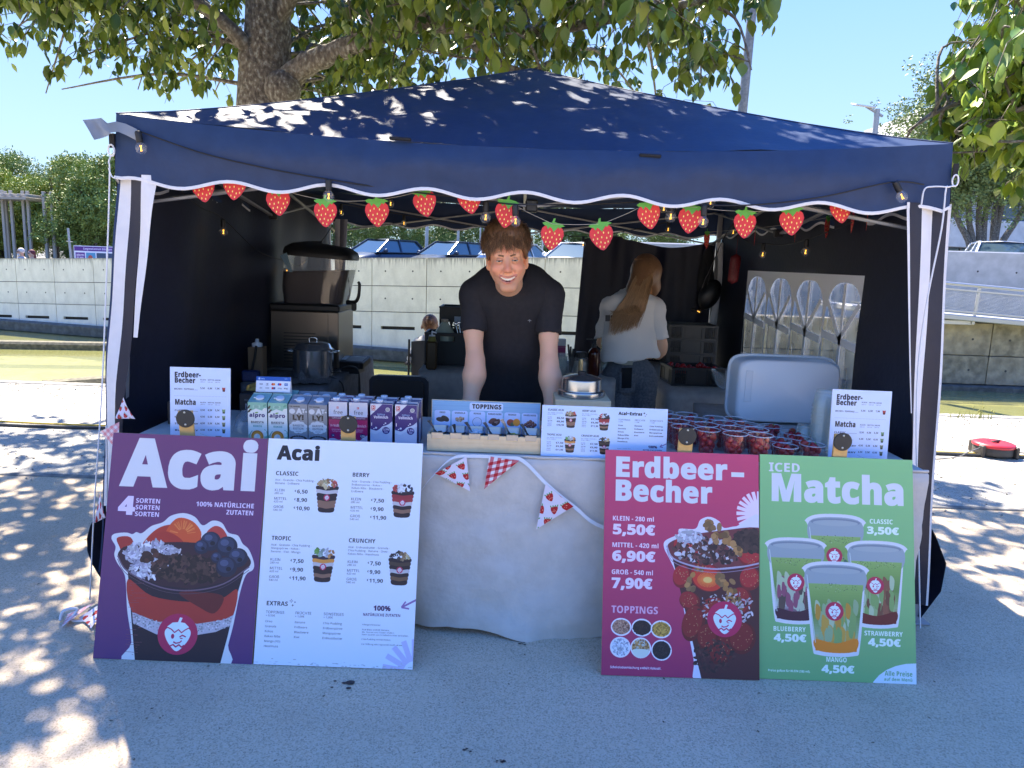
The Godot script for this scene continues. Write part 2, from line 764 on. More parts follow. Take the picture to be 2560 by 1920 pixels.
	bit.tri(Vector3(-0.5, 0, -0.3), Vector3(0.1, 0.12, 0.5), Vector3(0.5, 0.05, -0.2))
	bit.tri(Vector3(0.5, 0.05, -0.2), Vector3(0.1, 0.12, 0.5), Vector3(0.9, 0.1, 0.4))
	pl = []
	tn = []
	for k in 420:
		var s := rng.randf_range(0.003, 0.011)
		pl.append(Transform3D(Basis.from_euler(Vector3(0, rng.randf() * TAU, 0)).scaled(Vector3.ONE * s), Vector3(rng.randf_range(-4, 4), 0.002, rng.randf_range(-1.6, 1.6))))
		var g := rng.randf_range(0.04, 0.3)
		tn.append(Color(g, g * 0.75, g * 0.45))
	var lg := Node3D.new()
	lg.name = "leaf_litter"
	add_child(lg)
	tag(lg, "tiny dry leaf bits and grit scattered over the asphalt", "litter")
	lg.set_meta("kind", "stuff")
	many("bits", bit.mesh(), tinted("pebble", 0.95), lg, pl, tn)
	var sp := M.new()
	for q in [[-0.64, 0.60, 0.045], [-0.05, 0.97, 0.02], [0.15, 1.12, 0.024], [0.22, 1.10, 0.03], [0.23, 1.50, 0.025], [-0.15, 0.93, 0.015], [0.02, 0.27, 0.02]]:
		for j in 6:
			var o := Vector3(q[0] + rng.randf_range(-1, 1) * q[2], 0.0035, q[1] + rng.randf_range(-1, 1) * q[2] * 0.7)
			sp.ball(o, Vector3(1, 0.12, 0.7) * q[2] * rng.randf_range(0.1, 0.4), 7, 4)
	var so := part("squashed_fruit", sp, mat("fruit stain", Color(0.035, 0.02, 0.016), 0.6), self)
	tag(so, "dark squashed fruit bits on the asphalt in front of the stall", "stain")
	so.set_meta("kind", "stuff")

func concrete_print(streaks: bool, sd: int) -> StandardMaterial3D:
	var r := RandomNumberGenerator.new()
	r.seed = sd
	var f := FastNoiseLite.new()
	f.seed = sd
	f.fractal_octaves = 5
	f.frequency = 0.02
	var im := Image.create(192, 96, false, Image.FORMAT_RGBA8)
	var run := PackedFloat32Array()
	for x in 192:
		run.append((r.randf() ** 2.2) * 70.0 + 3.0 if r.randf() < 0.55 else r.randf_range(2, 9))
	for y in 96:
		for x in 192:
			var g := 1.0 + 0.16 * f.get_noise_2d(x, y * 0.6) + 0.05 * f.get_noise_2d(x * 6.0, y * 6.0)
			if streaks:
				var s := (run[x] * 2 + run[maxi(x - 1, 0)] + run[mini(x + 1, 191)]) * 0.25
				var k := clampf(1.0 - y / s, 0, 1)
				g *= 1.0 - 0.82 * k * (0.75 + 0.25 * f.get_noise_2d(x * 9.0, y * 2.0))
			else:
				g *= 1.0 - 0.12 * clampf((y - 70) / 40.0, 0, 1)
			im.set_pixel(x, y, Color(0.68 * g, 0.66 * g, 0.58 * g).linear_to_srgb())
	var m := StandardMaterial3D.new()
	m.resource_name = "concrete_%d" % sd
	m.albedo_texture = ImageTexture.create_from_image(im)
	m.texture_repeat = false
	m.roughness = 0.88
	m.normal_enabled = false
	return m

func build_walls() -> void:
	var tops := []
	var lows := []
	for k in 4:
		tops.append(concrete_print(true, 40 + k))
		lows.append(concrete_print(false, 60 + k))
	var along := Vector3(0.9528, 0, 0.3038)
	var out := Vector3(-0.3038, 0, 0.9528)
	var start := Vector3(-10.715, 0, -12.828)
	var wall := thing("retaining_wall", "long grey retaining wall of formed concrete panels with slots behind the basin", "wall")
	var back := M.new()
	var hole := M.new()
	var seen := 0
	for k in range(-9, 13):
		var s0 := k * 1.0635
		var pa := start + along * s0
		var pb := start + along * (s0 + 1.0635)
		var lift := func(level: float, p: Vector3) -> float: return level + 0.0356 * (p.x + 2.0)
		var c0 := [Vector3(pa.x, -0.7, pa.z) - out * 0.05, Vector3(pb.x, -0.7, pb.z) - out * 0.05, Vector3(pb.x, lift.call(1.49, pb), pb.z) - out * 0.05, Vector3(pa.x, lift.call(1.49, pa), pa.z) - out * 0.05]
		back.quad(c0[0], c0[1], c0[2], c0[3])
		var d0 := []
		for q in c0:
			d0.append(q - out * 0.4)
		back.quad(d0[1], d0[0], d0[3], d0[2])
		back.quad(c0[3], c0[2], d0[2], d0[3])
		for row in 3:
			var lo: float = [-0.45, 0.546, 1.006][row]
			var hi: float = [0.534, 0.994, 1.494][row]
			var m := M.new()
			var cell := func(u0: float, u1: float, v0: float, v1: float) -> void:
				var q := []
				for uv in [[u0, v0], [u1, v0], [u1, v1], [u0, v1]]:
					var p: Vector3 = pa.lerp(pb, uv[0])
					p.y = lift.call(lerpf(lo, hi, uv[1]), p)
					q.append(p)
				m.quad(q[0], q[1], q[2], q[3], Vector2(u0, 1 - v0), Vector2(u1, 1 - v0), Vector2(u1, 1 - v1), Vector2(u0, 1 - v1))
				for e in 4:
					var a: Vector3 = q[e]
					var b: Vector3 = q[(e + 1) % 4]
					m.quad(b, a, a - out * 0.06, b - out * 0.06, Vector2(0.5, 0.8), Vector2(0.5, 0.8), Vector2(0.5, 0.8), Vector2(0.5, 0.8))
			if row == 0:
				var s0v := (0.225 - lo) / (hi - lo)
				var s1v := (0.285 - lo) / (hi - lo)
				cell.call(0.006, 0.17, s0v, s1v)
				cell.call(0.80, 0.994, s0v, s1v)
				cell.call(0.006, 0.994, 0.0, s0v)
				cell.call(0.006, 0.994, s1v, 1.0)
			else:
				cell.call(0.006, 0.994, 0.0, 1.0)
				for u in [0.25, 0.75]:
					var p: Vector3 = pa.lerp(pb, u)
					p.y = lift.call(lerpf(lo, hi, 0.52), p)
					hole.ball(p, Vector3(0.016, 0.016, 0.004), 8, 4, Basis(along, Vector3.UP, out))
			part("panel", m, tops[seen % 4] if row == 2 else lows[seen % 4], wall)
			seen += 3 if row == 2 else 1
	part("core", back, mat("dark core", Color(0.02, 0.02, 0.02), 0.9), wall)
	var ho := part("tie_holes", hole, mat("tie hole", Color(0.06, 0.06, 0.06), 0.9), wall)
	ho.set_meta("kind", "stuff")
	var led := M.new()
	var la := start + along * -9.5 + out * 0.04
	var lb := start + along * 13.9 + out * 0.04
	led.bar(Vector3(la.x, -0.27, la.z), Vector3(lb.x, -0.22, lb.z), 0.2, 0.24)
	part("base_ledge", led, mat("wet ledge", Color(0.13, 0.135, 0.13), 0.6, 0, 0.5, 1.0, 0.4, 0.03), wall)
	var rw := thing("basin_wall", "low beige concrete wall with tie holes below the metal ramp at right", "wall")
	var bm := [mat("beige concrete", Color(0.36, 0.32, 0.23), 0.9, 0, 0.35, 1.2, 0.3, 0.02), mat("beige concrete 2", Color(0.40, 0.35, 0.25), 0.9, 0, 0.3, 1.6, 0.3, 0.02)]
	var rh := M.new()
	for k in 12:
		for row in 2:
			var x := 1.7 + k * 1.24
			var y0: float = [-0.26, 0.225][row]
			var y1: float = [0.213, 0.76][row]
			var m := M.new()
			m.box(Vector3(x + 0.61, (y0 + y1) / 2, -9.24), Vector3(1.226, y1 - y0, 0.08), 0.006)
			part("panel", m, bm[(k + row) % 2], rw)
			for u in [0.3, 0.92]:
				rh.ball(Vector3(x + u, (y0 + y1) / 2, -9.20), Vector3(0.02, 0.02, 0.005), 8, 4)
	var rb := M.new()
	rb.box(Vector3(9, 0.25, -9.5), Vector3(15, 1.0, 0.4))
	rb.box(Vector3(9, -0.37, -9.2), Vector3(15, 0.2, 0.3), 0.02)
	part("core", rb, mat("wet ledge", Color.BLACK), rw)
	part("tie_holes", rh, mat("tie hole", Color.BLACK), rw).set_meta("kind", "stuff")
	var up := thing("parapet_wall", "smooth pale grey parapet wall behind the metal ramp", "wall")
	var um := M.new()
	um.box(Vector3(12.2, 0.85, -11.6), Vector3(21, 2.16, 0.3), 0.02, turned(0, 0, 0.008))
	part("wall", um, mat("pale render", Color(0.50, 0.51, 0.52), 0.85, 0, 0.14, 2.0), up)
	var uh := M.new()
	for x in [8.9, 9.65, 10.4]:
		uh.ball(Vector3(x, 1.62, -11.448), Vector3(0.02, 0.02, 0.005), 8, 4)
	part("tie_holes", uh, mat("tie hole", Color.BLACK), up).set_meta("kind", "stuff")
	build_ramp()

func build_ramp() -> void:
	var r := thing("ramp_railing", "sloping galvanised ramp railing with perforated infill above the beige wall", "railing")
	var gm := mat("galvanised", Color(0.42, 0.43, 0.44), 0.45, 0.6)
	var at := func(x: float, y: float) -> Vector3: return Vector3(x, y - 0.054 * (x - 6.9), -9.0)
	var top := M.new()
	top.tube([at.call(5.4, 1.40), at.call(12.0, 1.40)], 0.026, 8)
	part("handrail", top, gm, r)
	for y in [1.31, 0.97]:
		var m := M.new()
		m.bar(at.call(5.4, y), at.call(12.0, y), 0.03, 0.03)
		part("rail", m, gm, r)
	for x in [5.75, 7.45, 9.15, 10.85]:
		var m := M.new()
		m.bar(at.call(x, 1.40), at.call(x - 0.03, 0.78), 0.05, 0.02, Vector3.BACK)
		part("post", m, gm, r)
	var deck := M.new()
	deck.bar(at.call(5.4, 0.87) - Vector3(0, 0, 0.6), at.call(12.0, 0.87) - Vector3(0, 0, 0.6), 1.3, 0.09)
	part("deck", deck, mat("deck steel", Color(0.40, 0.41, 0.42), 0.5, 0.4), r)
	for x in [7.2, 9.0]:
		var m := M.new()
		m.box(at.call(x, 0.79) + Vector3(0, 0, -0.1), Vector3(0.5, 0.07, 0.18), 0.005)
		part("bracket", m, gm, r)
	var net := M.new()
	for k in 16:
		var y := 0.985 + k * 0.0208
		net.tube([at.call(5.4, y), at.call(12.0, y)], 0.0028, 3, false)
	for k in 165:
		var x := 5.4 + k * 0.04
		net.tube([at.call(x, 0.975), at.call(x + 0.03, 1.305)], 0.0025, 3, false)
	var no := part("mesh_infill", net, gm, r)
	no.set_meta("kind", "stuff")

# ---------------------------------------------------------------- cars, building, lamps and people beyond the wall
func build_far_side() -> void:
	var dark_blue := mat("car navy", Color(0.03, 0.045, 0.075), 0.25, 0.3)
	var white := mat("car white", Color(0.78, 0.79, 0.80), 0.25)
	var silver := mat("car silver", Color(0.45, 0.5, 0.55), 0.3, 0.5)
	car(Vector3(-2.75, 0.72, -27.6), -0.62, dark_blue, "dark blue parked car at the left, seen above the grey wall")
	car(Vector3(0.15, 0.72, -27.6), 2.6, silver, "pale blue-grey parked car beside the man's right ear")
	car(Vector3(2.3, 0.80, -25.6), -0.55, white, "white parked car behind the wall next to the dark back curtain")
	car(Vector3(15.0, 1.16, -20.3), -0.42, white, "white estate car on the parking level at the right")
	car(Vector3(-1.35, 0.62, -32.0), 1.4, white, "white car mostly hidden behind the dark blue car")
	car(Vector3(-5.6, 0.72, -27.8), -0.6, dark_blue, "dark car at the far left of the row above the wall")
	var pm := mat("pole grey", Color(0.40, 0.41, 0.42), 0.6, 0.3)
	var k := 0
	for q in [[-4.03, 0.075], [-2.65, 0.06], [-1.68, 0.035], [-1.52, 0.035], [1.08, 0.035]]:
		var m := M.new()
		m.tube([Vector3(q[0], 0.55, -30), Vector3(q[0] + 0.06, 4.6, -30)], q[1], 8)
		var o := part("pole", m, pm, self)
		tag(o, ["thick grey pole left of the dark blue car", "slim pale pole behind the dark blue car's roof", "thin grey pole left of the man's hair", "second thin pole just beside the man's hair", "thin pole right of the man above the grey car"][k], "pole", "slim poles behind the parked cars")
		k += 1
	var mast := thing("lamp_mast", "tall galvanised round mast rising behind the gazebo roof at right", "mast", Vector3(4.15, -0.3, -12.0))
	var mm := M.new()
	mm.tube([Vector3(0, 0, 0), Vector3(0.1, 5.0, 0), Vector3(0.16, 9.0, 0)], [0.115, 0.09, 0.075], 14)
	part("shaft", mm, mat("galvanised mast", Color(0.27, 0.28, 0.29), 0.5, 0.5, 0.3, 0.5), mast)
	var mb := M.new()
	mb.lathe([Vector2(0.0, 0.0), Vector2(0.2, 0.0), Vector2(0.2, 0.03), Vector2(0.12, 0.05), Vector2(0.115, 0.3)], 14)
	part("base_plate", mb, mat("galvanised mast", Color.GRAY), mast)
	var lamp := thing("street_lamp", "grey street lamp with a flat tilted head by the right building", "street lamp", Vector3(11.52, 0.6, -22))
	var a := M.new()
	a.tube([Vector3(0, 0, 0), Vector3(-0.05, 6.15, 0)], [0.11, 0.085], 12)
	part("post", a, mat("lamp grey", Color(0.32, 0.34, 0.36), 0.5, 0.3), lamp)
	var b := M.new()
	b.bar(Vector3(0.15, 5.93, 0), Vector3(-0.42, 6.22, 0), 0.08, 0.07)
	part("arm", b, mat("lamp grey", Color.GRAY), lamp)
	var hd := M.new()
	hd.box(Vector3(0, 0, 0), Vector3(0.66, 0.05, 0.42), 0.015, turned(0.25, 0, -0.10, Vector3(-0.52, 6.24, 0)))
	part("head", hd, mat("lamp head", Color(0.55, 0.56, 0.56), 0.5), lamp)
	var hl := M.new()
	hl.box(Vector3(0, -0.03, 0), Vector3(0.52, 0.012, 0.32), 0.0, turned(0.25, 0, -0.10, Vector3(-0.54, 6.24, 0)))
	part("lens", hl, mat("lamp lens", Color(0.65, 0.63, 0.55), 0.2), lamp)
	var pg := thing("pergola", "pale pergola of slim columns and a flat slatted roof at far left", "pergola")
	var cm := mat("pergola paint", Color(0.36, 0.34, 0.30), 0.7)
	var xs := [-23.2, -22.77, -22.51, -22.13, -21.77, -21.6, -21.39, -21.04, -20.69, -20.35, -19.9]
	for j in xs.size():
		var x: float = xs[j]
		var m := M.new()
		m.box(Vector3(x - 0.06 * 2, 2.1, -30 - (0.6 if j % 3 == 1 else 0.0)), Vector3(0.11, 3.3, 0.11), 0.01)
		part("column", m, cm, pg)
	var rf := M.new()
	rf.box(Vector3(-23.4, 3.4, -30.2), Vector3(4.4, 0.12, 1.6), 0.01)
	part("roof_beam", rf, cm, pg)
	for j in 14:
		var m := M.new()
		m.box(Vector3(-25.4 + j * 0.33, 3.52, -30.2), Vector3(0.08, 0.12, 1.9), 0.01)
		part("slat", m, cm, pg)
	var sg := thing("sign_post", "thin grey post with a small cross plate above the grey wall", "post", Vector3(-15.0, 0.55, -22))
	var s1 := M.new()
	s1.tube([Vector3(0.02, 0, 0), Vector3(-0.03, 1.5, 0)], 0.035, 8)
	part("post", s1, pm, sg)
	var s2 := M.new()
	s2.bar(Vector3(-0.09, 1.07, 0.04), Vector3(0.12, 1.05, 0.04), 0.03, 0.02)
	part("cross_plate", s2, pm, sg)
	var bo := thing("notice_board", "purple and white events board with photo tiles above the grey wall", "notice board", Vector3(-14.87, 0.55, -22))
	var bp := Paint.new(200, 70, 3.2, Color(0.93, 0.92, 0.95))
	bp.rect(0, 2, 200, 17, Color(0.36, 0.16, 0.52))
	bp.text("CongressCentrum Böblingen Sindelfingen", 34, 14, 8, Color(0.9, 0.85, 0.95), 160)
	for j in 5:
		bp.rect(4 + j * 40, 25, 36, 40, [Color(0.42, 0.22, 0.55), Color(0.35, 0.62, 0.75), Color(0.25, 0.33, 0.42), Color(0.22, 0.3, 0.42), Color(0.5, 0.4, 0.55)][j])
	bp.text("MÄRZ PRO", 7, 38, 6, Color(0.9, 0.85, 0.9), 30, 2)
	bp.text("FIT 2025", 7, 48, 6, Color(0.9, 0.85, 0.9), 26, 2)
	bp.oval(60, 46, 9, 12, Color(0.75, 0.35, 0.3))
	bp.oval(100, 52, 14, 9, Color(0.4, 0.5, 0.6))
	bp.oval(136, 55, 12, 8, Color(0.75, 0.45, 0.5))
	var bb := M.new()
	bb.box(Vector3(0.9, 0.62, 0), Vector3(1.8, 0.64, 0.05))
	part("frame", bb, mat("board frame", Color(0.6, 0.58, 0.65), 0.6), bo)
	var bf := M.new()
	bf.quad(Vector3(0.02, 0.32, 0.027), Vector3(1.78, 0.32, 0.027), Vector3(1.78, 0.93, 0.027), Vector3(0.02, 0.93, 0.027))
	part("printed_face", bf, printed(bp), bo)
	for x in [0.2, 1.6]:
		var m := M.new()
		m.tube([Vector3(x, 0, -0.04), Vector3(x, 0.95, -0.04)], 0.03, 6)
		part("leg", m, pm, bo)
	build_building()

# a parked car: lofted shell from sections across the car, front towards +z
func car(at: Vector3, turn: float, paint: Material, label: String) -> void:
	var o := thing("parked_car", label, "car", at, turn, "cars parked beyond the wall")
	var body := M.new()
	var rows := []
	for q in [[-2.2, 0.35, 0.55, 0.55], [-2.18, 0.3, 0.95, 0.78], [-2.0, 0.2, 1.0, 0.85], [-1.2, 0.2, 0.98, 0.90], [0.0, 0.2, 0.95, 0.91], [0.9, 0.2, 0.92, 0.90], [1.5, 0.2, 0.80, 0.86], [2.05, 0.25, 0.68, 0.76], [2.2, 0.3, 0.5, 0.6]]:
		var ring := []
		for p in [[-1, 0], [-1, 0.45], [-0.93, 0.85], [-0.72, 1.0], [0, 1.03], [0.72, 1.0], [0.93, 0.85], [1, 0.45], [1, 0], [0, 0]]:
			ring.append(Vector3(p[0] * q[3], lerpf(q[1], q[2], p[1]), q[0]))
		rows.append(ring)
	body.sheet(rows, true, false)
	body.fan(rows[0], false)
	body.fan(rows[-1], true)
	part("body", body, paint, o)
	var cab := M.new()
	var lo := [Vector3(-0.80, 0.90, 1.05), Vector3(0.80, 0.90, 1.05), Vector3(0.80, 0.95, -1.85), Vector3(-0.80, 0.95, -1.85)]
	var hi := [Vector3(-0.58, 1.42, 0.20), Vector3(0.58, 1.42, 0.20), Vector3(0.60, 1.40, -1.40), Vector3(-0.60, 1.40, -1.40)]
	var gm := mat("car glass", Color(0.10, 0.16, 0.20), 0.04, 0.55)
	for k in 4:
		var w := M.new()
		var e := (k + 1) % 4
		w.quad(lo[k], lo[e], hi[e], hi[k])
		part(["windscreen", "side_window", "rear_window", "side_window"][k], w, gm, o)
	cab.sheet([[Vector3(-0.60, 1.42, 0.24), Vector3(0, 1.45, 0.26), Vector3(0.60, 1.42, 0.24)], [Vector3(-0.62, 1.46, -0.3), Vector3(0, 1.50, -0.3), Vector3(0.62, 1.46, -0.3)], [Vector3(-0.62, 1.43, -1.45), Vector3(0, 1.46, -1.45), Vector3(0.62, 1.43, -1.45)]], false, true)
	cab.sheet([[Vector3(-0.58, 1.40, 0.2), Vector3(0.58, 1.40, 0.2)], [Vector3(-0.58, 1.38, -1.4), Vector3(0.58, 1.38, -1.4)]], false, true)
	for s in [-1.0, 1.0]:
		cab.bar(Vector3(s * 0.82, 0.92, 1.07), Vector3(s * 0.60, 1.43, 0.22), 0.06, 0.05)
		cab.bar(Vector3(s * 0.60, 1.44, 0.22), Vector3(s * 0.62, 1.43, -1.42), 0.06, 0.05)
		cab.bar(Vector3(s * 0.82, 0.93, -0.35), Vector3(s * 0.62, 1.43, -0.38), 0.07, 0.03)
		cab.bar(Vector3(s * 0.82, 0.95, -1.86), Vector3(s * 0.62, 1.42, -1.42), 0.10, 0.07)
		cab.bar(Vector3(s * 0.83, 0.91, 1.05), Vector3(s * 0.83, 0.95, -1.85), 0.03, 0.04)
	part("roof", cab, paint, o)
	for s in [-1.0, 1.0]:
		var mi := M.new()
		mi.ball(Vector3(s * 1.0, 0.99, 0.78), Vector3(0.12, 0.08, 0.07), 10, 6)
		mi.bar(Vector3(s * 0.80, 0.93, 0.80), Vector3(s * 0.95, 0.95, 0.80), 0.04, 0.03)
		part("wing_mirror", mi, paint, o)
		var hl := M.new()
		hl.ball(Vector3(s * 0.58, 0.62, 2.08), Vector3(0.18, 0.08, 0.1), 10, 6)
		part("headlight", hl, mat("headlight", Color(0.6, 0.62, 0.65), 0.1), o)
		for z in [-1.35, 1.4]:
			var wh := M.new()
			wh.lathe([Vector2(0.0, -0.1), Vector2(0.2, -0.1), Vector2(0.3, -0.09), Vector2(0.32, 0.0), Vector2(0.3, 0.09), Vector2(0.2, 0.1), Vector2(0.0, 0.1)], 16, turned(0, 0, PI / 2, Vector3(s * 0.82, 0.32, z)))
			part("wheel", wh, mat("tyre", Color(0.02, 0.02, 0.02), 0.8), o)

func build_building() -> void:
	var o := thing("office_building", "white modern building with window strips and blinds behind the right tree", "building", Vector3(20.6, 0.7, -34))
	var wm := mat("white render", Color(0.74, 0.73, 0.70), 0.85, 0, 0.1, 3.0)
	var gm := mat("window glass dark", Color(0.10, 0.13, 0.16), 0.06, 0.3)
	var sm := mat("blind slat", Color(0.50, 0.52, 0.54), 0.5)
	var fm := mat("window frame", Color(0.25, 0.25, 0.26), 0.5)
	var core := M.new()
	core.box(Vector3(8.7, 4.6, -5.2), Vector3(16.8, 9.2, 7.9), 0.0)
	part("core", core, mat("interior", Color(0.05, 0.05, 0.055), 0.9), o)
	var wing := M.new()
	wing.box(Vector3(-1.5, 3.6, -6.2), Vector3(6.0, 7.2, 5), 0.02)
	wing.box(Vector3(0.2, 4.6, -5.3), Vector3(0.2, 9.3, 8.3), 0.02)
	part("side_wing", wing, wm, o)
	for f in 3:
		var y := f * 3.05
		var band := M.new()
		band.box(Vector3(8.5, y + 2.9, -0.75), Vector3(17.2, 1.35, 1.5), 0.02)
		part("parapet_band", band, wm, o)
		for x in [0.1, 5.2, 10.4, 15.6]:
			var m := M.new()
			m.box(Vector3(x + 0.25, y + 1.2, -0.95), Vector3(0.5, 2.1, 0.6), 0.01)
			part("pillar", m, wm, o)
		for k in 6:
			var x := 0.6 + k * 2.7
			var w := M.new()
			w.box(Vector3(x + 1.3, y + 1.3, -1.12), Vector3(2.5, 1.9, 0.05), 0.0)
			var wo := part("window", w, gm, o)
			var fr := M.new()
			for dx in [0.04, 1.3, 2.56]:
				fr.box(Vector3(x + dx, y + 1.3, -1.06), Vector3(0.07, 1.9, 0.06), 0.0)
			part("frame", fr, fm, wo)
			if (k + f) % 3 != 2:
				var bl := M.new()
				for j in 17:
					bl.box(Vector3.ZERO, Vector3(2.4, 0.07, 0.012), 0.0, turned(0.5, 0, 0, Vector3(x + 1.3, y + 0.55 + j * 0.09, -1.0)))
				part("blind", bl, sm, wo)
		var rail := M.new()
		rail.tube([Vector3(0, y + 3.75, -0.1), Vector3(17, y + 3.75, -0.1)], 0.03, 6)
		part("rail", rail, fm, o)
		for x in [3.2, 3.35, 8.4, 8.55]:
			var m := M.new()
			m.ball(Vector3(x, y + 2.75, 0.03), Vector3(0.05, 0.04, 0.06), 8, 5)
			part("spotlight", m, fm, o)
	var roof := M.new()
	roof.tube([Vector3(-4.4, 8.15, -3.8), Vector3(0.1, 8.15, -3.8)], 0.025, 6)
	for k in 4:
		roof.tube([Vector3(-4.4 + k * 1.5, 7.1, -3.8), Vector3(-4.4 + k * 1.5, 8.15, -3.8)], 0.025, 6)
	part("roof_railing", roof, fm, o)

# ---------------------------------------------------------------- trees
func leaf_mesh(long: float, wide: float, droop: float) -> ArrayMesh:
	var m := M.new()
	var st := [[0.0, 0.04], [0.16, 0.34], [0.38, 0.5], [0.62, 0.40], [0.84, 0.17], [1.0, 0.0]]
	var rows := []
	for q in st:
		var y: float = -q[0] * long
		var z: float = droop * long * q[0] * q[0]
		var h: float = q[1] * wide
		rows.append([Vector3(-h, y, z + h * 0.35), Vector3(0, y, z), Vector3(h, y, z + h * 0.35)])
	m.sheet(rows)
	return m.mesh()

func leaf_material(key: String, rough := 0.42) -> StandardMaterial3D:
	var m := tinted(key, rough)
	m.backlight = Color(0.74, 0.92, 0.06).linear_to_srgb()
	return m

func bark(key: String, col: Color) -> StandardMaterial3D:
	if mats.has(key):
		return mats[key]
	var f := FastNoiseLite.new()
	f.seed = 12
	f.fractal_octaves = 5
	f.frequency = 0.025
	var tx := NoiseTexture2D.new()
	tx.width = 512
	tx.height = 512
	tx.seamless = true
	tx.noise = f
	var g := Gradient.new()
	g.offsets = PackedFloat32Array([0.0, 0.35, 0.5, 0.66, 0.72, 1.0])
	g.colors = PackedColorArray([(col * 0.25).linear_to_srgb(), (col * 0.6).linear_to_srgb(), col.linear_to_srgb(), (col * 1.15).linear_to_srgb(), Color(0.30, 0.31, 0.27).linear_to_srgb(), Color(0.38, 0.37, 0.33).linear_to_srgb()])
	tx.color_ramp = g
	var m := mat(key, Color.WHITE, 0.95)
	m.albedo_texture = tx
	m.normal_enabled = true
	m.normal_texture = bumps()
	m.normal_scale = 1.3
	m.uv1_triplanar = true
	m.uv1_scale = Vector3(1.8, 1.1, 1.8)
	return m

# grows branches from limbs into a crown and hangs leaves on their twigs
func grow(o: Node3D, limbs: Array, inside: Callable, pick: Callable, n_branch: int, twigs: int, leaves: int, long: float, bark_m: Material, leaf_m: Material, sd: int, bright := 1.0) -> void:
	var r := RandomNumberGenerator.new()
	r.seed = sd
	var wood := M.new()
	var places := []
	var tints := []
	for b in n_branch:
		var aim: Vector3 = pick.call(r)
		var from := Vector3.ZERO
		var best := 1e9
		for l in limbs:
			for p in l:
				var d: float = p.distance_to(aim) + r.randf() * 0.8 + maxf(0.0, p.y - aim.y) * 0.6
				if d < best:
					best = d
					from = p
		var mid := from.lerp(aim, 0.5) + Vector3(r.randf_range(-.2, .2), 0.10 * from.distance_to(aim) + r.randf_range(-.1, .25), r.randf_range(-.2, .2))
		var path := sway([from, mid, aim], 5)
		var rad := []
		for k in path.size():
			rad.append(lerpf(0.006 + 0.008 * best, 0.004, float(k) / path.size()))
		wood.tube(path, rad, 5, false)
		for t in twigs:
			var u := r.randf_range(0.30, 1.0)
			var a: Vector3 = path[int(u * (path.size() - 1))]
			var dir := Vector3(r.randf_range(-1, 1), r.randf_range(-0.5, 0.55), r.randf_range(-1, 1)).normalized()
			var ln := r.randf_range(0.25, 0.6)
			var tp := [a, a + dir * ln * 0.5 + Vector3(0, 0.03, 0), a + dir * ln + Vector3(0, -0.10 * ln, 0), a + dir * ln * 1.2 + Vector3(0, -0.40 * ln, 0)]
			if not inside.call(tp[3]):
				continue
			wood.tube(tp, [0.0045, 0.0035, 0.0028, 0.002], 3, false)
			for k in leaves:
				var w := r.randf_range(0.1, 3.0)
				var i0 := mini(2, int(w))
				var p: Vector3 = tp[i0].lerp(tp[i0 + 1], w - i0) + Vector3(r.randf_range(-.04, .04), r.randf_range(-.05, .01), r.randf_range(-.04, .04))
				if not inside.call(p + Vector3(0, -long, 0)):
					continue
				var s := r.randf_range(0.65, 1.2)
				var bs := Basis(Vector3.UP, r.randf() * TAU) * Basis(Vector3.RIGHT, r.randf_range(-1.0, 0.55)) * Basis(Vector3.UP, r.randf_range(-0.8, 0.8))
				places.append(Transform3D(bs.scaled(Vector3.ONE * s), p))
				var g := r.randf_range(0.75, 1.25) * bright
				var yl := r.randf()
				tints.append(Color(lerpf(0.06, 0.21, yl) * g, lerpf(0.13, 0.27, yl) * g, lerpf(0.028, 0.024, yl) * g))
	part("branches", wood, bark_m, o)
	many("leaves", leaf_mesh(long, long * 0.62, 0.22), leaf_m, o, places, tints)

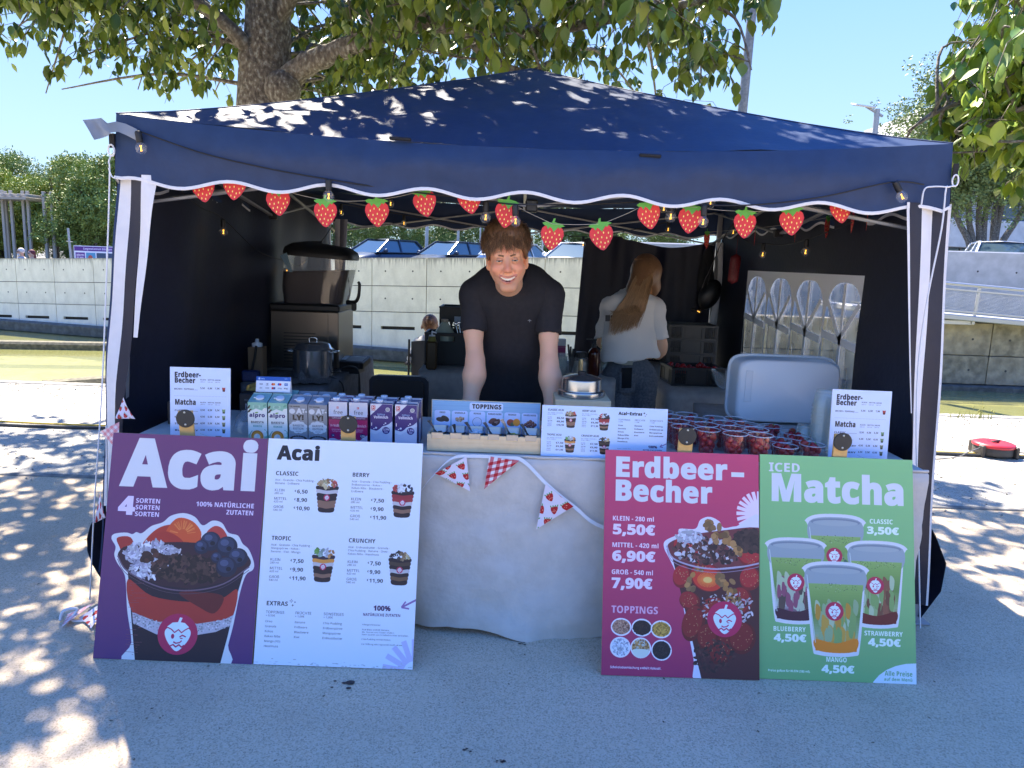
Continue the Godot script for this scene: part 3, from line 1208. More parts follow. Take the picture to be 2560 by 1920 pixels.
func build_trees() -> void:
	var lm := leaf_material("plaza leaf")
	var t := thing("plaza_tree", "big broad-leaved tree with lichen-spotted trunk spreading over the gazebo", "tree")
	var bm := bark("grey bark", Color(0.155, 0.135, 0.11))
	var trunk := M.new()
	var spine := sway([Vector3(-2.62, -0.05, -4.2), Vector3(-2.56, 1.5, -4.2), Vector3(-2.45, 2.9, -4.2), Vector3(-2.40, 3.4, -4.15), Vector3(-2.34, 4.3, -4.1), Vector3(-2.2, 5.6, -4.1), Vector3(-2.25, 7.2, -4.0)], 5)
	var rad := []
	for k in spine.size():
		var y: float = spine[k].y
		rad.append((0.36 if y < 0.3 else lerpf(0.29, 0.25, y / 3.2)) if y < 3.2 else lerpf(0.22, 0.05, (y - 3.2) / 4.0))
	trunk.tube(spine, rad, 18)
	var limbs := [spine.slice(14)]
	for l in [
		[[-2.36, 2.95, -4.15], [-2.05, 3.16, -4.0], [-1.75, 3.25, -3.85], [-1.35, 3.32, -3.6], [-0.92, 3.36, -3.3], [-0.53, 3.29, -3.1], [0.0, 3.22, -2.9], [0.5, 3.25, -2.7], [1.2, 3.3, -2.3]],
		[[-2.48, 3.25, -4.1], [-2.66, 3.46, -3.85], [-2.85, 3.58, -3.6], [-3.1, 3.72, -3.3], [-3.6, 3.8, -2.7], [-4.2, 3.75, -2.0]],
		[[-2.34, 3.5, -4.1], [-2.05, 3.85, -3.9], [-1.75, 4.2, -3.4], [-1.4, 4.5, -2.4], [-1.2, 4.5, -1.2], [-1.1, 4.3, 0.0]],
		[[-2.3, 4.4, -4.1], [-2.9, 4.9, -3.4], [-3.6, 5.0, -2.0], [-3.8, 4.7, -0.6]],
		[[-2.3, 4.0, -4.2], [-3.2, 4.5, -4.8], [-4.6, 4.8, -5.2]],
		[[-2.2, 4.3, -4.2], [-1.2, 4.9, -4.6], [0.4, 5.1, -4.9], [1.6, 4.9, -4.6]],
		[[-0.92, 3.36, -3.3], [-0.6, 3.6, -2.6], [-0.1, 3.7, -1.7], [0.4, 3.55, -0.9]],
		[[-0.53, 3.29, -3.1], [-0.38, 3.1, -3.0], [-0.2, 2.98, -2.95], [0.1, 2.9, -2.9]],
	]:
		var q := []
		for p in l:
			q.append(Vector3(p[0], p[1], p[2]))
		q = sway(q, 5)
		var rr := []
		var big: float = 0.135 if limbs.size() == 1 else (0.085 if limbs.size() < 4 else 0.06)
		for k in q.size():
			rr.append(lerpf(big, 0.02, pow(float(k) / q.size(), 0.7)) * (1.0 + 0.08 * sin(k * 2.3)))
		trunk.tube(q, rr, 10)
		limbs.append(q)
	trunk.ball(Vector3(-2.22, 2.98, -4.0), Vector3(0.17, 0.16, 0.15), 12, 8)
	trunk.ball(Vector3(-2.50, 3.22, -4.08), Vector3(0.15, 0.2, 0.14), 12, 8)
	part("trunk", trunk, bm, t)
	var shape := FastNoiseLite.new()
	shape.seed = 9
	shape.frequency = 0.55
	var inside := func(p: Vector3) -> bool:
		var low := 2.56 + 0.10 * maxf(0.0, -p.z - 1.2) + 0.30 * shape.get_noise_2d(p.x, p.z) + (0.22 if p.x > -2.9 and p.x < -2.2 and p.z > -3.2 else 0.0)
		if p.z > -0.75:
			low = maxf(low, 1.52 + (3.0 - p.z) * 0.33 + 0.05)
		var s := (3.0 - p.z) / 7.2
		var gap := absf(p.x + 0.057 + 2.30 * s) < 0.50 * s and p.y - 1.52 < 2.5 * s and p.z > -4.5
		var gap2 := p.z > -3.0 and absf(p.y - 1.52 - 1.86 * s * (1.0 + 0.12 * sin(p.x * 2.0))) < 0.16 * s and p.x > -2.0 * s and p.x < -0.5 * s
		return p.y > low and p.x < 0.85 - 0.36 * p.z and not gap and not gap2
	var pick := func(r: RandomNumberGenerator) -> Vector3:
		while true:
			var d := Vector3(r.randf_range(-1, 1), r.randf_range(-1, 1), r.randf_range(-1, 1))
			if d.length() > 1.0:
				continue
			var p := Vector3(-2.05, 4.55, -2.4) + d * Vector3(5.1, 2.3, 4.9)
			if r.randf() < 0.30:
				p.y = 2.7 + 0.9 * r.randf() + 0.08 * maxf(0, -p.z - 1.5)
			if inside.call(p):
				return p
		return Vector3.ZERO
	grow(t, limbs, inside, pick, 370, 9, 13, 0.112, bm, lm, 77)
	var t2 := thing("plaza_tree", "sunlit broad-leaved branch tips reaching in from the right edge above the white car", "tree")
	var tr := M.new()
	var sp2 := sway([Vector3(4.95, -0.05, -1.3), Vector3(4.9, 1.6, -1.35), Vector3(4.85, 2.6, -1.4), Vector3(4.75, 4.0, -1.4), Vector3(4.6, 5.4, -1.5)], 5)
	var r2 := []
	for k in sp2.size():
		r2.append(lerpf(0.20, 0.04, float(k) / sp2.size()))
	tr.tube(sp2, r2, 14)
	var limbs2 := [sp2.slice(9)]
	for l in [
		[[4.85, 2.2, -1.4], [3.9, 2.55, -1.4], [2.9, 2.56, -1.5], [2.65, 2.57, -1.7], [2.5, 2.5, -1.8], [2.42, 2.42, -1.9]],
		[[4.85, 2.3, -1.4], [3.6, 2.75, -1.2], [2.75, 2.47, -1.2], [2.55, 2.30, -1.5]],
		[[4.8, 3.0, -1.4], [3.8, 3.4, -1.6], [2.9, 3.3, -1.9]],
		[[4.8, 3.2, -1.4], [4.2, 3.8, -0.4], [3.6, 4.0, 0.6]],
		[[4.8, 3.2, -1.4], [4.6, 3.9, -2.4], [4.2, 4.0, -3.2]],
		[[4.8, 3.2, -1.4], [5.6, 3.9, -0.9], [6.3, 4.0, -0.4]],
	]:
		var q := []
		for p in l:
			q.append(Vector3(p[0], p[1], p[2]))
		q = sway(q, 5)
		var rr := []
		for k in q.size():
			rr.append(lerpf(0.04, 0.008, pow(float(k) / q.size(), 0.5)))
		tr.tube(q, rr, 8)
		limbs2.append(q)
	part("trunk", tr, bm, t2)
	var in2 := func(p: Vector3) -> bool:
		var low := 2.16 + 0.22 * shape.get_noise_2d(p.x * 1.5, p.z * 1.5) - 0.28 * clampf(p.x - 2.6, 0.0, 0.5)
		if p.z > -0.6:
			low = maxf(low, 1.52 + (3.0 - p.z) * 0.33 + 0.1)
		return p.y > low and p.x > 2.46 + 0.35 * absf(p.y - 2.45) - 0.30 * (p.z + 1.7)
	var pick2 := func(r: RandomNumberGenerator) -> Vector3:
		while true:
			var d := Vector3(r.randf_range(-1, 1), r.randf_range(-1, 1), r.randf_range(-1, 1))
			if d.length() > 1.0:
				continue
			var p := Vector3(4.4, 3.6, -1.2) + d * Vector3(2.2, 1.9, 2.4)
			if r.randf() < 0.4:
				p = Vector3(r.randf_range(2.5, 3.6), r.randf_range(2.2, 3.2), r.randf_range(-2.2, -1.0))
			if in2.call(p):
				return p
		return Vector3.ZERO
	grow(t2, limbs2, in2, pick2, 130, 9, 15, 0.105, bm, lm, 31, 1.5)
	far_trees()

func far_trees() -> void:
	var clump := M.new()
	var r := RandomNumberGenerator.new()
	r.seed = 4
	for k in 26:
		var o := Vector3(r.randf_range(-1, 1), r.randf_range(-1, 1), r.randf_range(-1, 1)) * 0.75
		var b := Basis.from_euler(Vector3(r.randf_range(-1.2, 1.2), r.randf() * TAU, r.randf_range(-1.2, 1.2)))
		var s := r.randf_range(0.16, 0.30)
		clump.tri(o + b * Vector3(-s * 0.5, 0, 0), o + b * Vector3(0, 0, s * 1.2), o + b * Vector3(s * 0.5, 0, 0))
		clump.tri(o + b * Vector3(s * 0.5, 0, 0), o + b * Vector3(0, 0, -s * 0.8), o + b * Vector3(-s * 0.5, 0, 0))
	var cm := clump.mesh()
	var lm := leaf_material("far leaf", 0.6)
	var bm := bark("brown bark", Color(0.10, 0.075, 0.055))
	var list := [
		[-25.6, 0.55, -34.0, 4.6, 2.3, 0.3, 0.85, 1100, "rounded light green tree at the far left edge"],
		[-22.6, 0.55, -33.5, 5.3, 2.2, 0.3, 0.75, 1200, "bright green tree with a loose top left of the gazebo"],
		[-19.6, 0.55, -31.5, 5.4, 2.5, 0.6, 0.45, 1400, "darker full tree right beside the gazebo's left edge"],
		[-26.5, 0.55, -42.0, 5.6, 2.6, 0.4, 0.3, 700, "dim green tree behind the pergola columns"],
		[-33.0, 0.55, -44.0, 7.0, 3.6, 0.1, 0.4, 900, "tree at the far left behind the pergola roof"],
		[-29.5, 0.55, -46.0, 6.5, 3.8, 0.1, 0.25, 900, "dark tree far behind the pergola columns"],
		[-18.0, 0.55, -38.0, 4.0, 3.0, 0.2, 0.15, 800, "shaded tree behind the purple events board"],
		[-11.0, 0.55, -42.0, 8.0, 3.4, 0.7, 0.25, 900, "tree behind the left wall of the gazebo"],
		[-6.6, 0.55, -40.0, 8.5, 3.0, 0.5, 0.45, 1000, "yellow-green tree seen under the gazebo beside the drinks machine"],
		[-3.6, 0.55, -41.0, 9.0, 3.0, 0.6, 0.2, 1000, "dark green tree above the dark blue car"],
		[-0.4, 0.55, -40.0, 8.0, 2.6, 0.5, 0.5, 900, "light green tree behind the man's head"],
		[2.6, 0.55, -42.0, 8.5, 2.8, 0.5, 0.15, 900, "dark tree right of the man's head"],
		[5.6, 0.55, -41.0, 8.0, 2.6, 0.5, 0.5, 700, "light green tree behind the back curtain's top gap"],
		[9.0, 0.55, -44.0, 6.0, 2.6, 0.5, 0.3, 500, "green tree hidden behind the gazebo's right wall"],
	]
	for q in list:
		far_tree(q, cm, lm, bm)
	var o := thing("multi_stem_tree", "many-stemmed tree with grey stems between white car and white building", "tree", Vector3(16.6, 0.75, -24))
	var w := M.new()
	var tips := []
	for s in [[-0.25, -0.7, 2.6], [0.0, -0.25, 3.4], [0.1, 0.15, 3.6], [0.55, 0.75, 3.4], [0.75, 1.9, 2.6], [-0.35, -1.4, 2.2], [0.5, 0.4, 4.4]]:
		var p := sway([Vector3(s[0], 0, 0), Vector3(s[0] * 0.9, 1.7, 0.05), Vector3((s[0] + s[1]) * 0.5, 2.4 + s[2] * 0.2, -0.1), Vector3(s[1], 2.0 + s[2], 0.1), Vector3(s[1] * 1.35, 3.6 + s[2], 0.1)], 4)
		var rr := []
		for k in p.size():
			rr.append(lerpf(0.15, 0.03, float(k) / p.size()))
		w.tube(p, rr, 9)
		tips.append(p[-1])
		tips.append(p[-6])
	part("trunk", w, bark("grey far bark", Color(0.17, 0.155, 0.14)), o)
	var pl := []
	var tn := []
	for k in 4600:
		var c: Vector3 = tips[r.randi() % tips.size()]
		var p := c + Vector3(r.randfn(0, 0.85), r.randfn(0.2, 0.6), r.randfn(0, 0.8))
		if p.y < 2.6:
			continue
		pl.append(Transform3D(Basis.from_euler(Vector3(r.randf() * 3, r.randf() * 6, r.randf() * 3)).scaled(Vector3.ONE * r.randf_range(0.15, 0.30)), p))
		var g := r.randf_range(0.8, 1.25)
		tn.append(Color(0.18 * g, 0.24 * g, 0.07 * g))
	many("crown", cm, lm, o, pl, tn)

func far_tree(q: Array, cm: Mesh, lm: Material, bm: Material) -> void:
	var r := RandomNumberGenerator.new()
	r.seed = hash(q[8]) % 100000
	var o := thing("broadleaf_tree", q[8], "tree", Vector3(q[0], q[1], q[2]), 0.0, "trees beyond the wall")
	var h: float = q[3]
	var w := M.new()
	w.tube([Vector3(0, 0, 0), Vector3(0.05, h * 0.4, 0), Vector3(-0.05, h * 0.8, 0)], [0.17, 0.13, 0.05], 8)
	for k in 5:
		var an := TAU * k / 5.0
		w.tube([Vector3(0, h * 0.28, 0), Vector3(cos(an) * q[4] * 0.35, h * 0.48, sin(an) * q[4] * 0.35), Vector3(cos(an) * q[4] * 0.7, h * 0.6, sin(an) * q[4] * 0.7)], [0.09, 0.06, 0.02], 6)
	part("trunk", w, bm, o)
	var lobes := []
	for k in 15:
		var an := r.randf() * TAU
		var y := r.randf_range(q[5] + 0.5, h - 0.6)
		var room := sin(PI * clampf((y - q[5] + 0.6) / (h - q[5] + 0.6), 0.1, 0.95)) ** 0.7
		lobes.append([Vector3(cos(an), 0, sin(an)) * q[4] * room * r.randf_range(0.25, 0.85) + Vector3(0, y, 0), q[4] * r.randf_range(0.28, 0.48)])
	var pl := []
	var tn := []
	for k in q[7] * 2:
		var lo = lobes[r.randi() % lobes.size()]
		var d := Vector3(r.randfn(), r.randfn(), r.randfn()).normalized() * (r.randf() ** 0.45)
		var p: Vector3 = lo[0] + d * lo[1] * Vector3(1.15, 0.8, 1.15)
		if p.y < q[5]:
			continue
		pl.append(Transform3D(Basis.from_euler(Vector3(r.randf() * 3, r.randf() * 6, r.randf() * 3)).scaled(Vector3.ONE * r.randf_range(0.14, 0.30)), p))
		var g := r.randf_range(0.8, 1.25)
		tn.append(Color(lerpf(0.10, 0.28, q[6]) * g, lerpf(0.17, 0.33, q[6]) * g, 0.045 * g))
	many("crown", cm, lm, o, pl, tn)

# ---------------------------------------------------------------- the gazebo and its side walls
func eave(u: float) -> float:
	return 2.03 - 0.075 * (1.0 - u * u)

func scallop(x: float) -> float:
	return 1.767 + 0.017 * cos(TAU * (x + 0.81) / 0.39)

func build_gazebo() -> void:
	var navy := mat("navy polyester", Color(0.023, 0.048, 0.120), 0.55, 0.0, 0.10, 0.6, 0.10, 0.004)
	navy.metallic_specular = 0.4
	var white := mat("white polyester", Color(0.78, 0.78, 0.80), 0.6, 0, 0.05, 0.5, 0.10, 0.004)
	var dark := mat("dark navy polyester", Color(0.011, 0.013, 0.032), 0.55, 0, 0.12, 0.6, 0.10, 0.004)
	var steel := mat("grey tube", Color(0.30, 0.30, 0.31), 0.45, 0.2)
	var g := thing("gazebo", "navy blue gazebo with scalloped white-edged valance over the stall", "gazebo")
	var wob := FastNoiseLite.new()
	wob.seed = 21
	wob.frequency = 1.1
	var roof := M.new()
	var pipe := M.new()
	for side in 4:
		var tr := Transform3D(Basis(Vector3.UP, side * PI / 2), Vector3(0, 0, -1.64)) * Transform3D(Basis(), Vector3(0, 0, 1.64))
		var rows := []
		for j in 15:
			var v := j / 14.0
			var row := []
			for k in 49:
				var u := -1.0 + 2.0 * k / 48.0
				var e := eave(u)
				var hip := 2.03 + 0.62 * pow(v, 1.14)
				var face := e + (2.65 - e) * pow(v, 0.96)
				var sw := pow(absf(u), 1.6)
				var y := lerpf(face, hip, sw) + (e - lerpf(e, 2.03, sw)) * pow(1 - v, 2.0)
				var p := Vector3(u * 1.64 * (1 - v), y, -1.64 * v)
				if v < 1.0 and absf(u) < 1.0:
					var w := (1 - v) * (1 - absf(u)) * 4.0
					p.y += wob.get_noise_2d(p.x * 1.5 + side * 7, p.z * 3.0) * 0.030 * minf(1.0, w) * smoothstep(0.0, 0.3, v) + 0.013 * wob.get_noise_2d(p.x * 2 + p.z * 14, side * 9.0) * minf(1, w)
				row.append(tr * p)
			rows.append(row)
		var drop := []
		for j in 9:
			var v := j / 8.0
			var row := []
			for k in 121:
				var u := -1.0 + 2.0 * k / 120.0
				var x := u * (1.64 + 0.012 * v)
				var y0 := eave(u)
				var y := lerpf(y0, scallop(x) if absf(u) < 0.985 else 1.785, v)
				var bulge := 0.022 * sin(PI * minf(1, v * 1.2)) * (1 - pow(absf(u), 6)) + 0.008 * v * sin(x * 7.0 + side) + 0.005 * wob.get_noise_2d(x * 4, v * 2 + side * 5)
				row.append(tr * Vector3(x, y, bulge * (1 - pow(absf(u), 8)) + 0.012 * v))
			drop.append(row)
		roof.sheet(rows)
		roof.sheet(drop, false, true)
		var band := []
		for dy in [0.009, 0.004, -0.004]:
			var row := []
			for k in 121:
				var p: Vector3 = drop[8][k]
				row.append(p + tr.basis * Vector3(0, dy, 0.004 if dy == 0.004 else 0.0015))
			band.append(row)
		pipe.sheet(band, false, true)
		band = []
		for dy in [0.009, -0.004]:
			var row := []
			for k in 121:
				row.append(drop[8][k] + tr.basis * Vector3(0, dy, -0.002))
			band.append(row)
		pipe.sheet(band)
	part("canopy", roof, navy, g)
	part("piping", pipe, white, g)
	for x in [-0.584, 0.397]:
		var m := M.new()
		m.box(Vector3(x, 1.955, 0.012), Vector3(0.085, 0.012, 0.02), 0.003, turned(0, 0, -0.03))
		part("velcro_tab", m, mat("black webbing", Color(0.012, 0.012, 0.014), 0.8), g)
	for x in [-1.60, 1.60]:
		for z in [-0.06, -3.22]:
			var m := M.new()
			var spread := 0.17 if z > -1 else 0.0
			m.bar(Vector3(x * 1.015, 1.96, z), Vector3(x + signf(x) * spread, 0.0, z), 0.036, 0.036, Vector3.BACK)
			part("leg", m, steel, g)
			var ft := M.new()
			ft.box(Vector3(x + signf(x) * spread, 0.006, z), Vector3(0.1, 0.008, 0.1), 0.002)
			part("foot_plate", ft, steel, g)
	for side in 4:
		var tr := Transform3D(Basis(Vector3.UP, side * PI / 2), Vector3(0, 0, -1.64))
		for s in [-1.0, 1.0]:
			var a := M.new()
			a.bar(tr * Vector3(s * 1.58, 1.96, 1.57), tr * Vector3(s * 0.02, 1.74, 1.57), 0.022, 0.012, Vector3.UP)
			part("truss_bar", a, steel, g)
			var b := M.new()
			b.bar(tr * Vector3(s * 1.58, 1.70, 1.555), tr * Vector3(s * 0.02, 1.94, 1.555), 0.022, 0.012, Vector3.UP)
			part("truss_bar", b, steel, g)
		var c := M.new()
		c.bar(tr * Vector3(0, 1.93, 1.55), tr * Vector3(0, 2.40, 0.05), 0.024, 0.016)
		part("roof_bar", c, steel, g)
		for y in [1.74, 1.94]:
			var j := M.new()
			j.box(tr * Vector3(0, y, 1.56), Vector3(0.05, 0.05, 0.05), 0.006)
			part("joint", j, mat("black plastic", Color(0.012, 0.012, 0.013), 0.45), g)
		var hem := M.new()
		var hp := []
		for k in 13:
			var v := k / 12.0
			hp.append(tr * Vector3(1.64 * (1 - v), 2.031 + 0.62 * pow(v, 1.14), 1.64 * (1 - v)))
		hem.tube(hp, 0.004, 6)
		part("hip_seam", hem, navy, g)
	var hub := M.new()
	hub.tube([Vector3(0, 2.32, -1.64), Vector3(0, 2.62, -1.64)], 0.022, 10)
	part("king_post", hub, steel, g)
	build_side_walls(navy, white, dark)
	build_ties(white)

# a band between two edges running down a corner drape; w = [outer fraction, inner fraction]
func drape_band(outer: Callable, inner: Callable, y0: float, y1: float, z: float, ripple: float) -> M:
	var rows := []
	for j in 25:
		var y := lerpf(y0, y1, j / 24.0)
		var row := []
		for k in 4:
			var x := lerpf(outer.call(y), inner.call(y), k / 3.0)
			row.append(Vector3(x, y, z + 0.012 * sin(x * 26.0 + y * 2.0) * ripple + 0.006 * sin(y * 9 + x * 30) * ripple))
		rows.append(row)
	var m := M.new()
	m.sheet(rows, false, outer.call(1.7) < inner.call(1.7))
	return m

func build_side_walls(navy: Material, white: Material, dark: Material) -> void:
	var l := thing("tent_side_wall", "dark navy gazebo side wall at left with a white-striped front edge", "tent wall")
	var rows := []
	for j in 34:
		var y := 1.96 - 1.93 * j / 33.0
		var row := []
		for k in 60:
			var z := -3.24 * k / 59.0
			var out := 0.17 * sin(PI * clampf((0.52 - y) / 0.52, 0, 1) * 0.9) * exp(z * 0.8) if y < 0.52 else 0.0
			row.append(Vector3(-1.655 + 0.055 * (-z / 3.24) - out - 0.02 * sin(z * 5.3 + y * 0.8) - 0.012 * sin(z * 11 + y * 3) - 0.05 * clampf((1.2 - y) / 1.2, 0, 1), y, z - 0.02))
		rows.append(row)
	var m := M.new()
	m.sheet(rows)
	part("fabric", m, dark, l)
	var lo := func(y: float) -> float: return -1.655 - 0.10 * (1.78 - y) - 0.0 * y
	var top := 1.80
	var edge := func(a: float, b: float) -> Callable: return func(y: float) -> float: return lo.call(y) + lerpf(b, a, clampf((y - 0.95) / 0.83, 0, 1))
	var in2 := func(y: float) -> float: return maxf(-1.66, -1.49 - 0.19 * (1.76 - y)) if y > 1.15 else lerpf(-1.655, -1.606, clampf((y - 0.95) / 0.2, 0, 1)) - 0.10 * maxf(0, 0.95 - y)
	part("edge_strip", drape_band(lo, edge.call(0.010, 0.006), top, 0.12, 0.0, 1.0), navy, l)
	part("white_stripe", drape_band(edge.call(0.010, 0.006), edge.call(0.058, 0.047), top, 0.42, 0.0, 1.0), white, l)
	part("navy_stripe", drape_band(edge.call(0.058, 0.047), edge.call(0.109, 0.082), top, 0.12, 0.0, 1.0), dark, l)
	part("white_stripe", drape_band(edge.call(0.109, 0.090), in2, top, 1.15, 0.0, 1.0), white, l)
	var r := thing("tent_side_wall", "dark navy gazebo side wall at right with an arched clear window", "tent wall")
	var wx := func(y: float, z: float) -> float: return 1.66 + 0.015 * sin(z * 5.0 + 1.0 + y) + 0.04 * clampf((1.2 - y) / 1.2, 0, 1)
	var patch := func(z0: float, z1: float, y0: float, y1: float) -> M:
		var pr := []
		for j in 16:
			var y := lerpf(y1, y0, j / 15.0)
			var row := []
			for k in 16:
				var z := lerpf(z0, z1, k / 15.0)
				var out := 0.14 * sin(PI * clampf((0.52 - y) / 0.52, 0, 1) * 0.9) * exp(z * 0.9) if y < 0.52 else 0.0
				row.append(Vector3(wx.call(y, z) + out + 0.02 * exp(z * 3) * sin(y * 5.0), y, z - 0.02))
			pr.append(row)
		var pm := M.new()
		pm.sheet(pr, false, true)
		return pm
	for q in [[-3.22, -2.5, 0.03, 1.96], [-0.62, 0.0, 0.03, 1.96], [-2.5, -0.62, 1.505, 1.96], [-2.5, -0.62, 0.03, 0.50]]:
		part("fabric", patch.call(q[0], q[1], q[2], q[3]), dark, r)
	var pane := glass("clear film", Color(0.85, 0.87, 0.88), 0.36, 0.12)
	var film := mat("window white", Color(0.92, 0.92, 0.92), 0.6)
	film.backlight = Color.WHITE
	var z0 := -2.5
	for a in 4:
		var w := 0.47
		var zc := z0 + w * (a + 0.5)
		var col := PackedVector2Array([Vector2(-w / 2, 0.5), Vector2(w / 2, 0.5), Vector2(w / 2, 1.505), Vector2(-w / 2, 1.505)])
		var arch := PackedVector2Array([Vector2(-0.222, 0.45), Vector2(0.222, 0.45)])
		for k in 9:
			var t := k / 8.0
			arch.append(Vector2(0.222 * cos(t * PI / 2) ** 0.7, 1.24 + 0.225 * sin(t * PI / 2)))
		for k in range(7, -1, -1):
			var t := k / 8.0
			arch.append(Vector2(-0.222 * cos(t * PI / 2) ** 0.7, 1.24 + 0.225 * sin(t * PI / 2)))
		var wt := Transform3D(Basis(Vector3(0, 0, 1), Vector3.UP, Vector3(-1, 0, 0)), Vector3(1.662, 0, zc))
		for poly in Geometry2D.clip_polygons(col, arch):
			part("window_frame", M.new().slab(poly, 0.0, wt, false), film, r)
		var pm := M.new()
		var pr := []
		for j in 14:
			var row := []
			for k in 9:
				var zz := -0.21 + 0.42 * k / 8.0
				row.append(wt * Vector3(zz, 0.5 + 0.97 * j / 13.0, -0.008 + 0.006 * sin(zz * 40 + j * 0.9 + a)))
			pr.append(row)
		pm.sheet(pr)
		part("window_pane", pm, pane, r)
		for q in [[0, 0.5, 0.01, 1.46, 0.03], [-0.225, 1.18, 0.225, 1.14, 0.042], [-0.225, 0.88, 0.225, 0.84, 0.042], [0.0, 1.17, -0.19, 1.36, 0.032], [0.0, 1.17, 0.19, 1.36, 0.032]]:
			var mm := M.new()
			mm.bar(wt * Vector3(q[0], q[1], 0.004), wt * Vector3(q[2], q[3], 0.004), q[4], 0.003, wt.basis.z)
			part("muntin", mm, film, r)
	var ro := func(y: float) -> float: return 1.668 + 0.073 * (1.777 - y)
	var ri := func(y: float) -> float: return 1.481 + 0.176 * (1.77 - y)
	var w0 := func(a: float, b: float) -> Callable: return func(y: float) -> float: return ro.call(y) - lerpf(b, a, clampf((y - 0.84) / 0.93, 0, 1))
	var stops := [w0.call(0.010, 0.008), w0.call(0.066, 0.072), w0.call(0.120, 0.102), w0.call(0.176, 0.105)]
	part("white_edge", drape_band(ro, stops[0], top, 0.1, 0.0, -1.0), white, r)
	part("navy_stripe", drape_band(stops[0], stops[1], top, 0.1, 0.0, -1.0), dark, r)
	part("white_stripe", drape_band(stops[1], stops[2], top, 0.1, 0.0, -1.0), white, r)
	part("navy_stripe", drape_band(stops[2], stops[3], top, 0.6, 0.0, -1.0), dark, r)
	part("white_edge", drape_band(stops[3], w0.call(0.186, 0.110), top, 0.95, 0.0, -1.0), white, r)
	var b := thing("back_curtain", "black curtain across the right half of the gazebo's back", "tent wall")
	rows = []
	for j in 30:
		var t := j / 29.0
		var row := []
		for k in 50:
			var u := k / 49.0
			var topy := 1.714 + 0.03 * sin(u * 7.0) - 0.06 * sin(PI * u) * (0.0 if u < 0.3 else 0.3)
			var y := lerpf(topy, 0.03, t)
			row.append(Vector3(lerpf(0.505 - 0.075 * t, 1.60 - 0.02 * t, u), y, -3.20 + 0.02 * sin(u * 16 + t * 2) + 0.012 * sin(u * 37)))
		rows.append(row)
	m = M.new()
	m.sheet(rows)
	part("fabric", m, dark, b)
	var bw := M.new()
	rows = []
	for j in 20:
		var y := 1.72 - 1.5 * j / 19.0
		var s := 0.03 * sin(y * 5.5)
		rows.append([Vector3(1.585 + s, y, -3.14), Vector3(1.62 + s, y, -3.12), Vector3(1.645 + s * 0.4, y, -3.15)])
	bw.sheet(rows)
	part("white_edge", bw, white, b)
	var d := thing("rolled_drape", "narrow white-edged drape hanging at the gazebo's back left corner", "tent wall")
	m = M.new()
	rows = []
	for j in 12:
		var y := 1.80 - 1.75 * j / 11.0
		rows.append([Vector3(-1.555, y, -3.17), Vector3(-1.535, y, -3.14), Vector3(-1.505 - 0.01 * j * 0.4, y, -3.15)])
	m.sheet(rows)
	part("white_edge", m, white, d)
	m = M.new()
	rows = []
	for j in 12:
		var y := 1.80 - 1.75 * j / 11.0
		rows.append([Vector3(-1.505 - 0.004 * j, y, -3.15), Vector3(-1.47 - 0.006 * j, y, -3.12), Vector3(-1.445 - 0.009 * j, y, -3.16)])
	m.sheet(rows)
	part("fabric", m, mat("grey drape", Color(0.16, 0.16, 0.2), 0.7), d)

